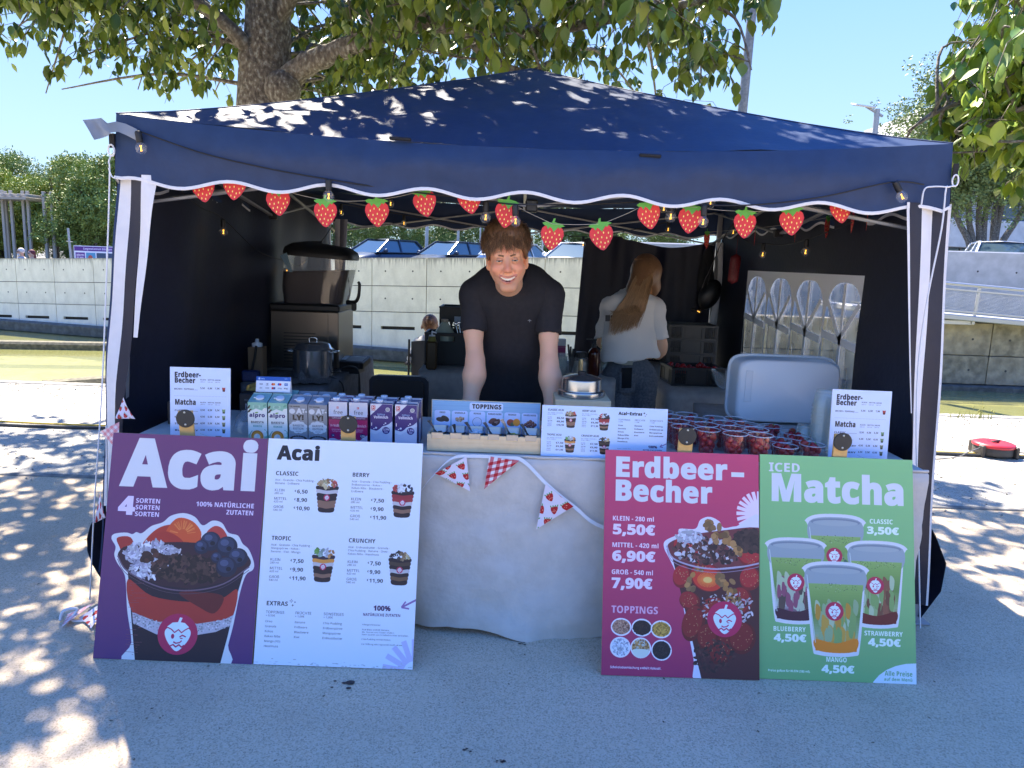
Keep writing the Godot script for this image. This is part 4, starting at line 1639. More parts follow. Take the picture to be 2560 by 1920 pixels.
func build_ties(white: Material) -> void:
	var rope := mat("white cord", Color(0.75, 0.76, 0.78), 0.8)
	var tp := thing("adhesive_tape", "crumpled silver tape flapping from the gazebo's left front corner", "tape")
	var m := M.new()
	m.sheet([
		[Vector3(-1.73, 1.990, 0.075), Vector3(-1.70, 1.997, 0.06), Vector3(-1.672, 2.004, 0.05), Vector3(-1.652, 1.986, 0.045), Vector3(-1.625, 1.996, 0.03), Vector3(-1.592, 1.990, 0.025), Vector3(-1.552, 1.972, 0.022), Vector3(-1.538, 1.958, 0.02)],
		[Vector3(-1.705, 1.955, 0.085), Vector3(-1.685, 1.962, 0.05), Vector3(-1.663, 1.968, 0.075), Vector3(-1.64, 1.966, 0.055), Vector3(-1.615, 1.972, 0.045), Vector3(-1.59, 1.966, 0.032), Vector3(-1.55, 1.945, 0.028), Vector3(-1.532, 1.936, 0.022)],
		[Vector3(-1.682, 1.916, 0.09), Vector3(-1.664, 1.926, 0.07), Vector3(-1.646, 1.936, 0.06), Vector3(-1.625, 1.947, 0.075), Vector3(-1.61, 1.955, 0.05), Vector3(-1.585, 1.945, 0.036), Vector3(-1.556, 1.930, 0.026), Vector3(-1.536, 1.920, 0.022)],
	])
	part("tape", m, mat("silver tape", Color(0.33, 0.33, 0.32), 0.4, 0.25), tp)
	for s in [-1.0, 1.0]:
		var c := thing("guy_cord", "white cord and ring hanging down the gazebo's %s front corner" % ("left" if s < 0 else "right"), "cord")
		var ring := M.new()
		var pts := []
		for k in 15:
			var an := TAU * k / 14.0
			pts.append(Vector3(s * 1.655 + cos(an) * 0.012, 1.888 + sin(an) * 0.022, 0.022))
		ring.tube(pts, 0.0035, 6, false)
		part("ring", ring, white, c)
		var strap := M.new()
		strap.box(Vector3(s * 1.652, 1.925, 0.02), Vector3(0.022, 0.055, 0.006), 0.002)
		part("strap", strap, mat("black webbing", Color.BLACK), c)
		var k := M.new()
		if s < 0:
			k.tube(sway([Vector3(-1.655, 1.868, 0.025), Vector3(-1.663, 1.84, 0.03), Vector3(-1.662, 1.80, 0.03), Vector3(-1.685, 1.50, 0.035), Vector3(-1.735, 0.95, 0.04), Vector3(-1.79, 0.45, 0.05), Vector3(-1.83, 0.02, 0.06)]), 0.0032, 5)
			k.tube(sway([Vector3(-1.663, 1.82, 0.032), Vector3(-1.655, 1.79, 0.03), Vector3(-1.64, 1.782, 0.03)]), 0.003, 5)
		else:
			k.tube(sway([Vector3(1.655, 1.868, 0.025), Vector3(1.628, 1.862, 0.03), Vector3(1.618, 1.85, 0.03), Vector3(1.62, 1.70, 0.032), Vector3(1.60, 1.45, 0.034), Vector3(1.595, 1.2, 0.034), Vector3(1.62, 0.9, 0.036), Vector3(1.69, 0.4, 0.04), Vector3(1.74, 0.02, 0.05)]), 0.0035, 5)
			k.tube(sway([Vector3(1.628, 1.862, 0.03), Vector3(1.57, 1.862, 0.03), Vector3(1.535, 1.85, 0.03), Vector3(1.53, 1.79, 0.03)]), 0.0033, 5)
		part("cord", k, rope, c)

# ---------------------------------------------------------------- printed boards
const INK := Color(0.13, 0.12, 0.14)
const PAPER := Color(0.86, 0.86, 0.865)

func logo(p: Paint, x: float, y: float, r: float, disc: Color, face: Color) -> void:
	p.oval(x, y, r, r, disc, 0, 40)
	var k := r / 75.0
	var f := func(a: Array) -> Array:
		var o := []
		for j in range(0, a.size(), 2):
			o.append(x + a[j] * k)
			o.append(y + a[j + 1] * k)
		return o
	p.blob(f.call([-44, -18, -20, -30, 20, -30, 44, -18, 48, 2, 32, 34, 0, 62, -32, 34, -48, 2]), face)
	p.shape(f.call([-42, -26, -22, -42, -2, -44, 4, -62, 14, -60, 8, -44, 24, -42, 42, -26, 26, -18, 14, -8, 2, -20, -12, -8, -24, -20]), face)
	p.line(f.call([-40, -24, -24, -17, -12, -6, 2, -17, 14, -6, 26, -16, 40, -24]), 4.0 * k, disc)
	p.oval(x - 18 * k, y + 8 * k, 6 * k, 9 * k, disc)
	p.line(f.call([8, 10, 18, 3, 30, 8]), 4.5 * k, disc)
	p.line(f.call([10, 14, 20, 15]), 3.5 * k, disc)
	p.line(f.call([-14, 28, -4, 33, 10, 30, 16, 24]), 4.5 * k, disc)
	p.line(f.call([-26, 44, -14, 38, -4, 46, 8, 38, 18, 46, 26, 40]), 5 * k, disc)

# a small printed cup; rows of colours from the top down
func mini_cup(p: Paint, x: float, y: float, w: float, h: float, layers: Array, heap: Array, r: RandomNumberGenerator) -> void:
	var n := layers.size()
	for j in n:
		var a := j / float(n)
		var b := (j + 1) / float(n)
		var wa := lerpf(w * 0.5, w * 0.34, a)
		var wb := lerpf(w * 0.5, w * 0.34, b)
		var ya := y + h * 0.22 + h * 0.78 * a
		var yb := y + h * 0.22 + h * 0.78 * b + h * 0.015
		p.poly([Paint.smooth([x - wa, ya, x, ya + h * 0.03, x + wa, ya, x + wb, yb, x, yb + h * 0.03, x - wb, yb])], layers[j])
	for j in 46:
		var an := r.randf() * TAU
		var d := sqrt(r.randf())
		var c: Color = heap[int((0.5 + 0.5 * cos(an) * d) * heap.size() * 0.999)]
		p.oval(x + cos(an) * d * w * 0.48, y + h * 0.15 + sin(an) * d * h * 0.13, w * r.randf_range(0.04, 0.11), w * r.randf_range(0.03, 0.08), c.darkened(r.randf() * 0.35).lightened(r.randf() * 0.15), r.randf() * 3, 9)
	logo(p, x, y + h * 0.58, w * 0.15, Color(0.74, 0.13, 0.32), PAPER)

func sprinkle(p: Paint, r: RandomNumberGenerator, n: int, x: float, y: float, rx: float, ry: float, s: float, cols: Array, long := 2.2) -> void:
	for j in n:
		var an := r.randf() * TAU
		var d := sqrt(r.randf())
		var c: Color = cols[r.randi() % cols.size()]
		var q := s * r.randf_range(0.5, 1.2)
		p.oval(x + cos(an) * d * rx, y + sin(an) * d * ry, q * long * 0.5, q * 0.5, c.darkened(r.randf() * 0.3), r.randf() * PI, 8)

func star_mark(p: Paint, x: float, y: float, s: float, col: Color) -> void:
	p.shape([x, y - s, x + s * 0.28, y - s * 0.28, x + s, y, x + s * 0.28, y + s * 0.28, x, y + s, x - s * 0.28, y + s * 0.28, x - s, y, x - s * 0.28, y - s * 0.28], col)

func half_sun(p: Paint, x: float, y: float, r0: float, r1: float, a0: float, a1: float, n: int, w: float, col: Color) -> void:
	for j in n:
		var an := deg_to_rad(lerpf(a0, a1, j / float(n - 1)))
		p.line([x + cos(an) * r0, y - sin(an) * r0, x + cos(an) * r1, y - sin(an) * r1], w, col)

func acai_poster() -> Paint:
	var r := RandomNumberGenerator.new()
	r.seed = 1
	var p := Paint.new(594, 841, 1.5, Color(0.42, 0.20, 0.38))
	p.grad(0, 0, 594, 841, Color(0.45, 0.24, 0.40), Color(0.36, 0.19, 0.41))
	p.text("Acai", 42, 202, 168, PAPER, 521, 2)
	var lilac := Color(0.90, 0.83, 0.93)
	p.text("4", 42, 309, 65, lilac, 62, 2)
	for j in 3:
		p.text("SORTEN", 108, 262 + j * 25, 17, lilac, 95)
	p.text("100% NATÜRLICHE", 338, 266, 17, lilac, 222)
	p.text("ZUTATEN", 455, 293, 17, lilac, 105)
	p.poly([Paint.smooth([127, 850, 138, 778, 112, 662, 97, 557, 85, 522, 58, 488, 45, 459, 47, 429, 29, 400, 37, 382, 81, 375, 106, 380, 121, 372, 142, 375, 176, 347, 218, 331, 246, 306, 293, 294, 337, 306, 370, 337, 405, 318, 442, 325, 469, 360, 506, 370, 526, 399, 552, 421, 574, 468, 572, 495, 547, 516, 529, 587, 514, 699, 500, 775, 492, 850])], PAPER)
	p.blob([50, 396, 100, 392, 120, 440, 84, 462, 62, 430], Color(0.66, 0.19, 0.17))
	p.blob([140, 440, 180, 372, 240, 340, 330, 345, 366, 372, 350, 430, 220, 440], Color(0.72, 0.22, 0.16))
	p.blob([233, 372, 260, 322, 295, 312, 340, 330, 368, 372, 340, 410, 280, 400], Color(0.84, 0.33, 0.16))
	for j in 26:
		var an := r.randf_range(PI, TAU)
		p.line([296 + cos(an) * 18, 372 + sin(an) * 18, 296 + cos(an) * 50, 372 + sin(an) * 50], 2.0, Color(0.92, 0.52, 0.25))
	p.blob([150, 430, 178, 385, 235, 365, 300, 400, 280, 440], Color(0.70, 0.20, 0.15))
	p.blob([385, 370, 415, 338, 450, 350, 470, 395, 420, 410], Color(0.74, 0.25, 0.22))
	p.blob([62, 446, 110, 420, 310, 402, 500, 420, 556, 452, 552, 490, 466, 545, 347, 575, 226, 568, 110, 520, 66, 480], Color(0.22, 0.11, 0.16))
	p.shape([100, 512, 226, 566, 347, 574, 466, 545, 542, 492, 520, 587, 496, 740, 474, 850, 158, 850, 137, 731], Color(0.15, 0.09, 0.15))
	p.blob([104, 548, 200, 606, 351, 622, 460, 606, 519, 570, 511, 664, 476, 688, 358, 706, 224, 699, 131, 667], Color(0.68, 0.20, 0.17))
	p.blob([300, 590, 400, 585, 470, 600, 440, 660, 380, 640], Color(0.40, 0.12, 0.13))
	p.shape([131, 667, 224, 699, 358, 705, 476, 683, 511, 664, 502, 702, 450, 728, 361, 746, 228, 745, 138, 708], Color(0.76, 0.72, 0.75))
	for j in 420:
		var x := r.randf_range(136, 505)
		var mid := 690.0 + 32.0 * sin((x - 131) / 375.0 * PI)
		p.oval(x, mid + r.randf_range(-17, 17), 3.2, 2.6, Color(0.88, 0.86, 0.88).darkened(r.randf() * 0.45), 0, 8)
	for j in 30:
		p.line([r.randf_range(110, 180), 560 + j * 9.0, r.randf_range(112, 185), 562 + j * 9.0], 1.2, Color(0.5, 0.3, 0.35))
	sprinkle(p, r, 330, 190, 450, 105, 48, 10, [Color(0.95, 0.94, 0.96), Color(0.85, 0.83, 0.88), Color(0.75, 0.72, 0.8)], 2.6)
	sprinkle(p, r, 110, 170, 508, 60, 35, 9, [Color(0.93, 0.92, 0.95), Color(0.78, 0.75, 0.82)], 2.6)
	sprinkle(p, r, 430, 330, 500, 140, 52, 14, [Color(0.23, 0.14, 0.14), Color(0.33, 0.22, 0.20), Color(0.17, 0.10, 0.11), Color(0.40, 0.27, 0.24)], 1.9)
	sprinkle(p, r, 16, 200, 460, 50, 22, 24, [Color(0.36, 0.20, 0.17), Color(0.28, 0.16, 0.14)], 1.5)
	for q in [[405, 395, 38], [372, 418, 28], [468, 412, 40], [432, 455, 22], [512, 452, 38], [472, 488, 40]]:
		p.oval(q[0], q[1], q[2], q[2] * 0.94, Color(0.13, 0.14, 0.22))
		p.oval(q[0] - q[2] * 0.1, q[1] - q[2] * 0.15, q[2] * 0.78, q[2] * 0.7, Color(0.19, 0.21, 0.31))
		p.oval(q[0] - q[2] * 0.25, q[1] - q[2] * 0.35, q[2] * 0.4, q[2] * 0.3, Color(0.30, 0.33, 0.45))
		p.oval(q[0] + q[2] * 0.2, q[1] + q[2] * 0.2, q[2] * 0.25, q[2] * 0.22, Color(0.08, 0.08, 0.14))
	var rim := Paint.smooth([58, 462, 100, 518, 226, 572, 347, 580, 466, 551, 558, 484], false)
	for j in rim.size() - 1:
		p.line([rim[j].x, rim[j].y, rim[j + 1].x, rim[j + 1].y], 5.0, Color(0.45, 0.36, 0.42))
		p.line([rim[j].x, rim[j].y + 12, rim[j + 1].x, rim[j + 1].y + 12], 2.0, Color(0.34, 0.26, 0.32))
	logo(p, 308, 742, 75, Color(0.72, 0.14, 0.33), Color(0.88, 0.93, 0.93))
	return p

func menu_item(p: Paint, x: float, y: float, name_: String, lines: Array, prices: Array, step := 32.0) -> void:
	p.text(name_, x, y, 15, INK, [88.0, 66.0, 74.0, 102.0][["CLASSIC", "BERRY", "TROPIC", "CRUNCHY"].find(name_)])
	for j in lines.size():
		p.text(lines[j], x, y + 21 + j * 12.5, 7.2, Color(0.25, 0.24, 0.27), 0.0, 0)
	var y0 := y + 77.0 if lines.size() > 2 else y + 61.0
	if lines.size() == 4:
		y0 = y + 89
	for j in 3:
		var yy := y0 + j * step
		p.text(["KLEIN", "MITTEL", "GROß"][j], x, yy, 9.5, Color(0.2, 0.19, 0.22), 0, 0)
		p.text(["280 ml", "420 ml", "540 ml"][j], x, yy + 10.5, 7, Color(0.2, 0.19, 0.22), 0, 0)
		p.text("€", x + 77, yy, 7, INK)
		p.text(prices[j], x + 86, yy + 5, 13.5, INK, 0, 1)

func four_cups(p: Paint, at: Array, w: float, h: float, r: RandomNumberGenerator) -> void:
	var dk := Color(0.17, 0.10, 0.12)
	var wh := Color(0.78, 0.75, 0.76)
	var br := Color(0.55, 0.40, 0.32)
	mini_cup(p, at[0].x, at[0].y, w, h, [dk, wh, dk, dk, br, br, dk], [Color(0.80, 0.65, 0.42), Color(0.86, 0.78, 0.55), Color(0.70, 0.52, 0.32), Color(0.80, 0.30, 0.25)], r)
	mini_cup(p, at[1].x, at[1].y, w, h, [dk, Color(0.60, 0.18, 0.20), Color(0.62, 0.20, 0.22), wh, dk, br, dk], [Color(0.8, 0.25, 0.22), Color(0.9, 0.9, 0.92), Color(0.25, 0.18, 0.17), Color(0.15, 0.16, 0.24)], r)
	mini_cup(p, at[2].x, at[2].y, w, h, [Color(0.2, 0.14, 0.2), Color(0.86, 0.58, 0.25), wh, dk, dk, br, dk], [Color(0.42, 0.66, 0.25), Color(0.65, 0.75, 0.7), Color(0.85, 0.86, 0.9), Color(0.90, 0.60, 0.30)], r)
	mini_cup(p, at[3].x, at[3].y, w, h, [dk, Color(0.30, 0.22, 0.18), dk, wh, dk, Color(0.45, 0.32, 0.22), dk], [Color(0.16, 0.12, 0.12), Color(0.22, 0.17, 0.15), Color(0.65, 0.5, 0.32), Color(0.80, 0.72, 0.5)], r)

func menu_poster() -> Paint:
	var r := RandomNumberGenerator.new()
	r.seed = 2
	var p := Paint.new(594, 841, 1.9, Color(0.90, 0.92, 0.955))
	p.text("Acai", 36, 80, 50, INK, 164, 2)
	menu_item(p, 35, 139, "CLASSIC", ["Acai - Granola - Chia Pudding -", "Banane - Erdbeere"], ["6,50", "8,90", "10,90"], 31.5)
	menu_item(p, 328, 135, "BERRY", ["Acai - Granola - Chia Pudding -", "Erdbeerpüree - Kokos -", "Kakao-Nibs - Blaubeere -", "Erdbeere"], ["7,50", "9,90", "11,90"])
	menu_item(p, 36, 383, "TROPIC", ["Acai - Granola - Chia Pudding -", "Mangopüree - Kokos -", "Banane - Kiwi - Mango"], ["7,50", "9,90", "11,90"])
	menu_item(p, 328, 382, "CRUNCHY", ["Acai - Erdnussbutter - Granola -", "Chia Pudding - Banane - Oreo -", "Kakao-Nibs - Haselnuss"], ["7,50", "9,90", "11,90"])
	four_cups(p, [Vector2(236, 147), Vector2(525, 156), Vector2(237, 406), Vector2(527, 408)], 80, 122, r)
	p.text("EXTRAS", 32, 625, 15.5, INK, 82)
	star_mark(p, 126, 606, 8, INK)
	star_mark(p, 126, 606, 5.5, Color(0.90, 0.92, 0.955))
	star_mark(p, 140, 610, 4, INK)
	star_mark(p, 132, 622, 5, INK)
	for q in [[33, "TOPPINGS", "+ 0,50€", ["Oreo", "Granola", "Kokos", "Kakao-Nibs", "Mango (FD)", "Haselnuss"]], [143, "FRÜCHTE", "+ 1,00€", ["Banane", "Erdbeere", "Blaubeere", "Kiwi"]], [250, "SONSTIGES", "+ 1,00€", ["Chia Pudding", "Erdbeerpüree", "Mangopüree", "Erdnussbutter"]]]:
		p.text(q[1], q[0], 654, 9.5, INK, 0, 0)
		p.text(q[2], q[0], 665, 7, INK, 0, 0)
		for j in q[3].size():
			p.text(q[3][j], q[0], 687 + j * 18, 7.6, Color(0.2, 0.2, 0.22), 0, 0)
	p.text("100%", 435, 631, 17, Color(0.30, 0.13, 0.30), 65, 2)
	p.text("NATÜRLICHE ZUTATEN", 397, 651, 9.5, Color(0.30, 0.13, 0.30), 142, 1)
	for q in [[686, "Allergenhinweise:"], [704, "Acai-Basis enthält Banane,"], [713, "div. Beeren und Gluten (Hafer)."], [722, "Kann Spuren von Schalenfrüchten enthalten."], [739, "Chia-Pudding enthält Kokos."], [757, "Zur Süßung wird Agavendicksaft verwendet."]]:
		p.text(q[1], 397, q[0], 5.6, Color(0.3, 0.3, 0.33), 0, 0)
	var pu := Color(0.56, 0.40, 0.62)
	p.line([600, 584, 545, 614], 7, pu)
	p.line([556, 594, 541, 616], 6, pu)
	p.line([570, 620, 541, 616], 6, pu)
	half_sun(p, 600, 850, 40, 120, 92, 172, 5, 20, Color(0.80, 0.77, 0.90))
	for j in 60:
		p.oval(r.randf_range(0, 594), 841 - absf(r.randfn(0, 9)), r.randf_range(1, 7), r.randf_range(0.5, 2), Color(0.72, 0.73, 0.74), 0, 8)
	return p

func berry_poster() -> Paint:
	var r := RandomNumberGenerator.new()
	r.seed = 3
	var bg := Color(0.77, 0.24, 0.38)
	var p := Paint.new(594, 841, 1.5, bg)
	p.grad(0, 0, 594, 841, Color(0.80, 0.27, 0.41), Color(0.66, 0.17, 0.36))
	p.text("Erdbeer", 32, 103, 72, PAPER, 438, 2)
	p.rect(488, 70, 50, 18, PAPER)
	p.text("Becher", 32, 194, 74, PAPER, 380, 2)
	var pk := Color(0.95, 0.86, 0.91)
	for q in [[269, "KLEIN - 280 ml", 161, "5,50€", 163], [369, "MITTEL - 420 ml", 180, "6,90€", 165], [470, "GROß - 540 ml", 160, "7,90€", 155]]:
		p.text(q[1], 31, q[0], 17, pk, q[2])
		p.text(q[3], 31, q[0] + 52, 36, pk, q[4], 2)
	p.text("TOPPINGS", 33, 613, 26, Color(0.90, 0.70, 0.80), 178)
	half_sun(p, 594, 226, 22, 86, 90, 270, 13, 13, pk)
	p.oval(594, 226, 30, 30, pk)
	var bowls := [[72, 664, [Color(0.75, 0.55, 0.45), Color(0.86, 0.70, 0.58), Color(0.6, 0.4, 0.32)]], [150, 664, [Color(0.16, 0.10, 0.12), Color(0.24, 0.17, 0.17)]], [223, 668, [Color(0.85, 0.68, 0.30), Color(0.74, 0.56, 0.22)]], [70, 738, [Color(0.9, 0.91, 0.95), Color(0.75, 0.78, 0.86)]], [147, 738, [Color(0.80, 0.62, 0.38), Color(0.65, 0.46, 0.26), Color(0.9, 0.9, 0.85)]], [225, 744, [Color(0.14, 0.10, 0.13), Color(0.22, 0.18, 0.2)]]]
	for q in bowls:
		p.oval(q[0], q[1], 39, 33 if q[1] < 700 else 38, Color(0.93, 0.90, 0.92))
		p.oval(q[0], q[1], 34, 27 if q[1] < 700 else 33, q[2][0])
		sprinkle(p, r, 150, q[0], q[1], 32, 25 if q[1] < 700 else 30, 5.5, q[2], 1.8)
	p.blob([118, 745, 176, 745, 168, 768, 147, 774, 126, 768], Color(0.86, 0.88, 0.82))
	p.text("Schokoladenmischung enthält Kokosöl.", 33, 815, 8.5, pk, 192, 1)
	p.poly([Paint.smooth([367, 860, 346, 772, 309, 597, 285, 480, 254, 410, 232, 369, 235, 339, 284, 313, 290, 292, 350, 290, 369, 256, 405, 243, 442, 259, 460, 283, 509, 275, 620, 268, 620, 860])], Color(0.90, 0.87, 0.92))
	p.shape([262, 398, 340, 432, 440, 440, 600, 415, 600, 850, 378, 850], Color(0.30, 0.13, 0.15))
	p.blob([246, 352, 320, 318, 460, 292, 610, 285, 610, 412, 533, 423, 420, 436, 340, 428, 266, 400], Color(0.46, 0.20, 0.22))
	for q in [[300, 470, 34, 44], [395, 470, 66, 52], [330, 560, 40, 34], [560, 380, 50, 46], [520, 560, 46, 60], [345, 640, 42, 70], [430, 590, 55, 46], [450, 730, 48, 62], [530, 690, 50, 60], [400, 690, 40, 50], [310, 360, 45, 34], [370, 400, 40, 30], [560, 470, 40, 44]]:
		var c := Color(0.70, 0.16, 0.18).darkened(0.35 * clampf((q[1] - 450) / 300.0, 0, 1))
		p.oval(q[0], q[1], q[2], q[3], c.darkened(0.25), 0.3)
		p.oval(q[0] - 4, q[1] - 5, q[2] * 0.86, q[3] * 0.86, c, 0.3)
		for j in 22:
			var an := r.randf() * TAU
			var d := sqrt(r.randf()) * 0.8
			p.oval(q[0] + cos(an) * d * q[2], q[1] + sin(an) * d * q[3], 1.6, 2.4, Color(0.88, 0.60, 0.42).darkened(r.randf() * 0.4), 0, 7)
	p.oval(398, 478, 58, 42, Color(0.83, 0.22, 0.16), 0.25)
	for j in 40:
		var an := TAU * j / 40.0
		p.line([398 + cos(an) * 14, 480 + sin(an) * 10, 398 + cos(an) * 40, 480 + sin(an) * 28], 2.5, Color(0.93, 0.50, 0.22))
	p.oval(398, 480, 17, 11, Color(0.96, 0.78, 0.42))
	sprinkle(p, r, 240, 400, 372, 130, 48, 15, [Color(0.26, 0.15, 0.15), Color(0.36, 0.22, 0.2), Color(0.85, 0.82, 0.85), Color(0.5, 0.3, 0.28)], 1.7)
	sprinkle(p, r, 120, 560, 330, 60, 40, 20, [Color(0.24, 0.16, 0.15), Color(0.32, 0.22, 0.2)], 1.6)
	sprinkle(p, r, 90, 330, 322, 50, 22, 10, [Color(0.93, 0.92, 0.95), Color(0.8, 0.78, 0.84)], 2.4)
	for q in [[405, 275, 42, 28], [430, 320, 26, 32], [480, 325, 30, 34], [515, 360, 22, 28], [450, 480, 34, 26], [480, 520, 26, 28], [510, 560, 30, 24], [330, 500, 22, 34], [470, 610, 22, 18], [360, 440, 30, 14]]:
		for j in 9:
			p.oval(q[0] + r.randfn(0, q[2] * 0.4), q[1] + r.randfn(0, q[3] * 0.4), q[2] * 0.42, q[3] * 0.36, Color(0.72, 0.50, 0.25).darkened(r.randf() * 0.45).lightened(r.randf() * 0.12), r.randf() * 3, 10)
	sprinkle(p, r, 150, 470, 580, 110, 60, 7, [Color(0.9, 0.86, 0.88), Color(0.3, 0.16, 0.16), Color(0.8, 0.74, 0.78)], 2.3)
	sprinkle(p, r, 120, 420, 760, 80, 60, 9, [Color(0.22, 0.12, 0.14), Color(0.30, 0.16, 0.17), Color(0.36, 0.2, 0.2)], 2.0)
	var rim := Paint.smooth([241, 357, 266, 404, 351, 432, 440, 438, 533, 426, 600, 410], false)
	for j in rim.size() - 1:
		p.line([rim[j].x, rim[j].y, rim[j + 1].x, rim[j + 1].y], 6.0, Color(0.72, 0.66, 0.74))
		p.line([rim[j].x, rim[j].y + 13, rim[j + 1].x, rim[j + 1].y + 13], 2.5, Color(0.62, 0.52, 0.6))
	logo(p, 463, 623, 66, Color(0.74, 0.12, 0.34), Color(0.86, 0.92, 0.93))
	return p

func matcha_cup(p: Paint, x: float, y: float, w: float, h: float, sauce: Array, r: RandomNumberGenerator) -> void:
	var side := func(v: float, k: float) -> float: return lerpf(0.5, 0.34, v) * w * k
	var cut := PackedVector2Array()
	for q in [[-0.56, 0.04], [-0.3, -0.035], [0.3, -0.035], [0.56, 0.04], [0.5, 0.16], [0.40, 0.92], [0.28, 1.04], [-0.28, 1.04], [-0.40, 0.92], [-0.5, 0.16]]:
		cut.append(Vector2(x + q[0] * w, y + q[1] * h))
	var flat := []
	for q in cut:
		flat.append_array([q.x, q.y])
	p.blob(flat, PAPER)
	p.blob([x - w * 0.48, y + h * 0.05, x, y - h * 0.005, x + w * 0.48, y + h * 0.05, x + side.call(0.3, 1), y + h * 0.3, x, y + h * 0.33, x - side.call(0.3, 1), y + h * 0.3], Color(0.60, 0.65, 0.66))
	p.oval(x, y + h * 0.055, w * 0.46, h * 0.045, Color(0.50, 0.54, 0.58))
	p.oval(x, y + h * 0.065, w * 0.42, h * 0.035, Color(0.64, 0.68, 0.68))
	for j in 26:
		var a := j / 26.0
		var b := (j + 1) / 26.0
		var va := lerpf(0.22, 0.98, a)
		var vb := lerpf(0.22, 0.98, b) + 0.01
		var c := Color(0.55, 0.69, 0.37).lerp(Color(0.40, 0.55, 0.27), clampf(a * 2.2, 0, 1))
		if a > 0.45:
			c = c.lerp(sauce[0], clampf((a - 0.45) * 3.0, 0, 1))
		if a > 0.75:
			c = c.lerp(sauce[1], clampf((a - 0.75) * 6.0, 0, 1))
		p.shape([x - side.call(va, 1), y + h * va, x + side.call(va, 1), y + h * va, x + side.call(vb, 1), y + h * vb, x - side.call(vb, 1), y + h * vb], c)
	for j in 60:
		var v := r.randf_range(0.5, 0.90)
		var u := r.randf_range(-0.8, 0.8)
		var c: Color = [sauce[0], sauce[1], sauce[2], Color(0.80, 0.84, 0.74), Color(0.50, 0.64, 0.36)][r.randi() % 5].lerp(Color(0.50, 0.62, 0.38), 0.35)
		p.blob([x + u * side.call(v, 1) - w * 0.03, y + h * (v - 0.11), x + u * side.call(v, 1) + w * 0.045, y + h * (v - 0.06), x + u * side.call(v, 1) + w * 0.02, y + h * (v + 0.07), x + u * side.call(v, 1) - w * 0.04, y + h * (v + 0.04)], c)
	p.blob([x - side.call(0.95, 1), y + h * 0.86, x, y + h * 0.9, x + side.call(0.95, 1), y + h * 0.84, x + w * 0.32, y + h * 0.98, x, y + h * 1.01, x - w * 0.32, y + h * 0.98], sauce[1])
	sprinkle(p, r, 70, x, y + h * 0.26, w * 0.4, h * 0.05, 3.0, [Color(0.38, 0.50, 0.30), Color(0.72, 0.80, 0.62), Color(0.30, 0.38, 0.26)], 1.0)
	p.line([x - side.call(0.12, 1), y + h * 0.12, x - side.call(0.9, 0.96), y + h * 0.9], 2.5, Color(0.8, 0.86, 0.84))

func matcha_poster() -> Paint:
	var r := RandomNumberGenerator.new()
	r.seed = 4
	var p := Paint.new(594, 841, 1.5, Color(0.52, 0.75, 0.48))
	p.grad(0, 0, 594, 841, Color(0.55, 0.77, 0.50), Color(0.46, 0.68, 0.43))
	p.text("ICED", 34, 64, 33, PAPER, 124)
	p.text("Matcha", 33, 178, 98, PAPER, 527, 2)
	var mint := Color(0.89, 0.95, 0.90)
	var mi := Color(0.14, 0.30, 0.30)
	matcha_cup(p, 292, 232, 208, 320, [Color(0.5, 0.65, 0.35), mi, Color(0.6, 0.7, 0.5)], r)
	logo(p, 287, 377, 31, Color(0.72, 0.14, 0.30), Color(0.88, 0.92, 0.93))
	matcha_cup(p, 139, 326, 210, 295, [Color(0.80, 0.80, 0.78), Color(0.24, 0.08, 0.18), Color(0.60, 0.12, 0.40)], r)
	logo(p, 139, 481, 33, Color(0.72, 0.14, 0.30), Color(0.88, 0.92, 0.93))
	matcha_cup(p, 448, 327, 212, 298, [Color(0.62, 0.70, 0.50), Color(0.40, 0.08, 0.10), Color(0.55, 0.16, 0.16)], r)
	logo(p, 443, 482, 33, Color(0.72, 0.14, 0.30), Color(0.88, 0.92, 0.93))
	matcha_cup(p, 291, 412, 228, 322, [Color(0.62, 0.70, 0.56), Color(0.90, 0.52, 0.10), Color(0.92, 0.60, 0.18)], r)
	logo(p, 286, 584, 35, Color(0.72, 0.14, 0.30), Color(0.88, 0.92, 0.93))
	for q in [[423, 249, "CLASSIC", 91, 412, 289, "3,50€", 123], [52, 664, "BLUEBERRY", 124, 54, 702, "4,50€", 123], [398, 668, "STRAWBERRY", 147, 412, 706, "4,50€", 123], [252, 770, "MANGO", 80, 235, 810, "4,50€", 123]]:
		p.text(q[2], q[0], q[1], 17, mint, q[3])
		p.text(q[6], q[4], q[5], 26, mint, q[7], 2)
	p.text("Preise gelten für KLEIN (280 ml).", 33, 813, 8, mint, 160)
	p.oval(594, 890, 180, 126, Color(0.84, 0.90, 0.92))
	p.text("Alle Preise", 474, 813, 17, Color(0.45, 0.66, 0.46), 106)
	p.text("auf dem Menü", 471, 831, 11, Color(0.45, 0.66, 0.46), 108)
	return p

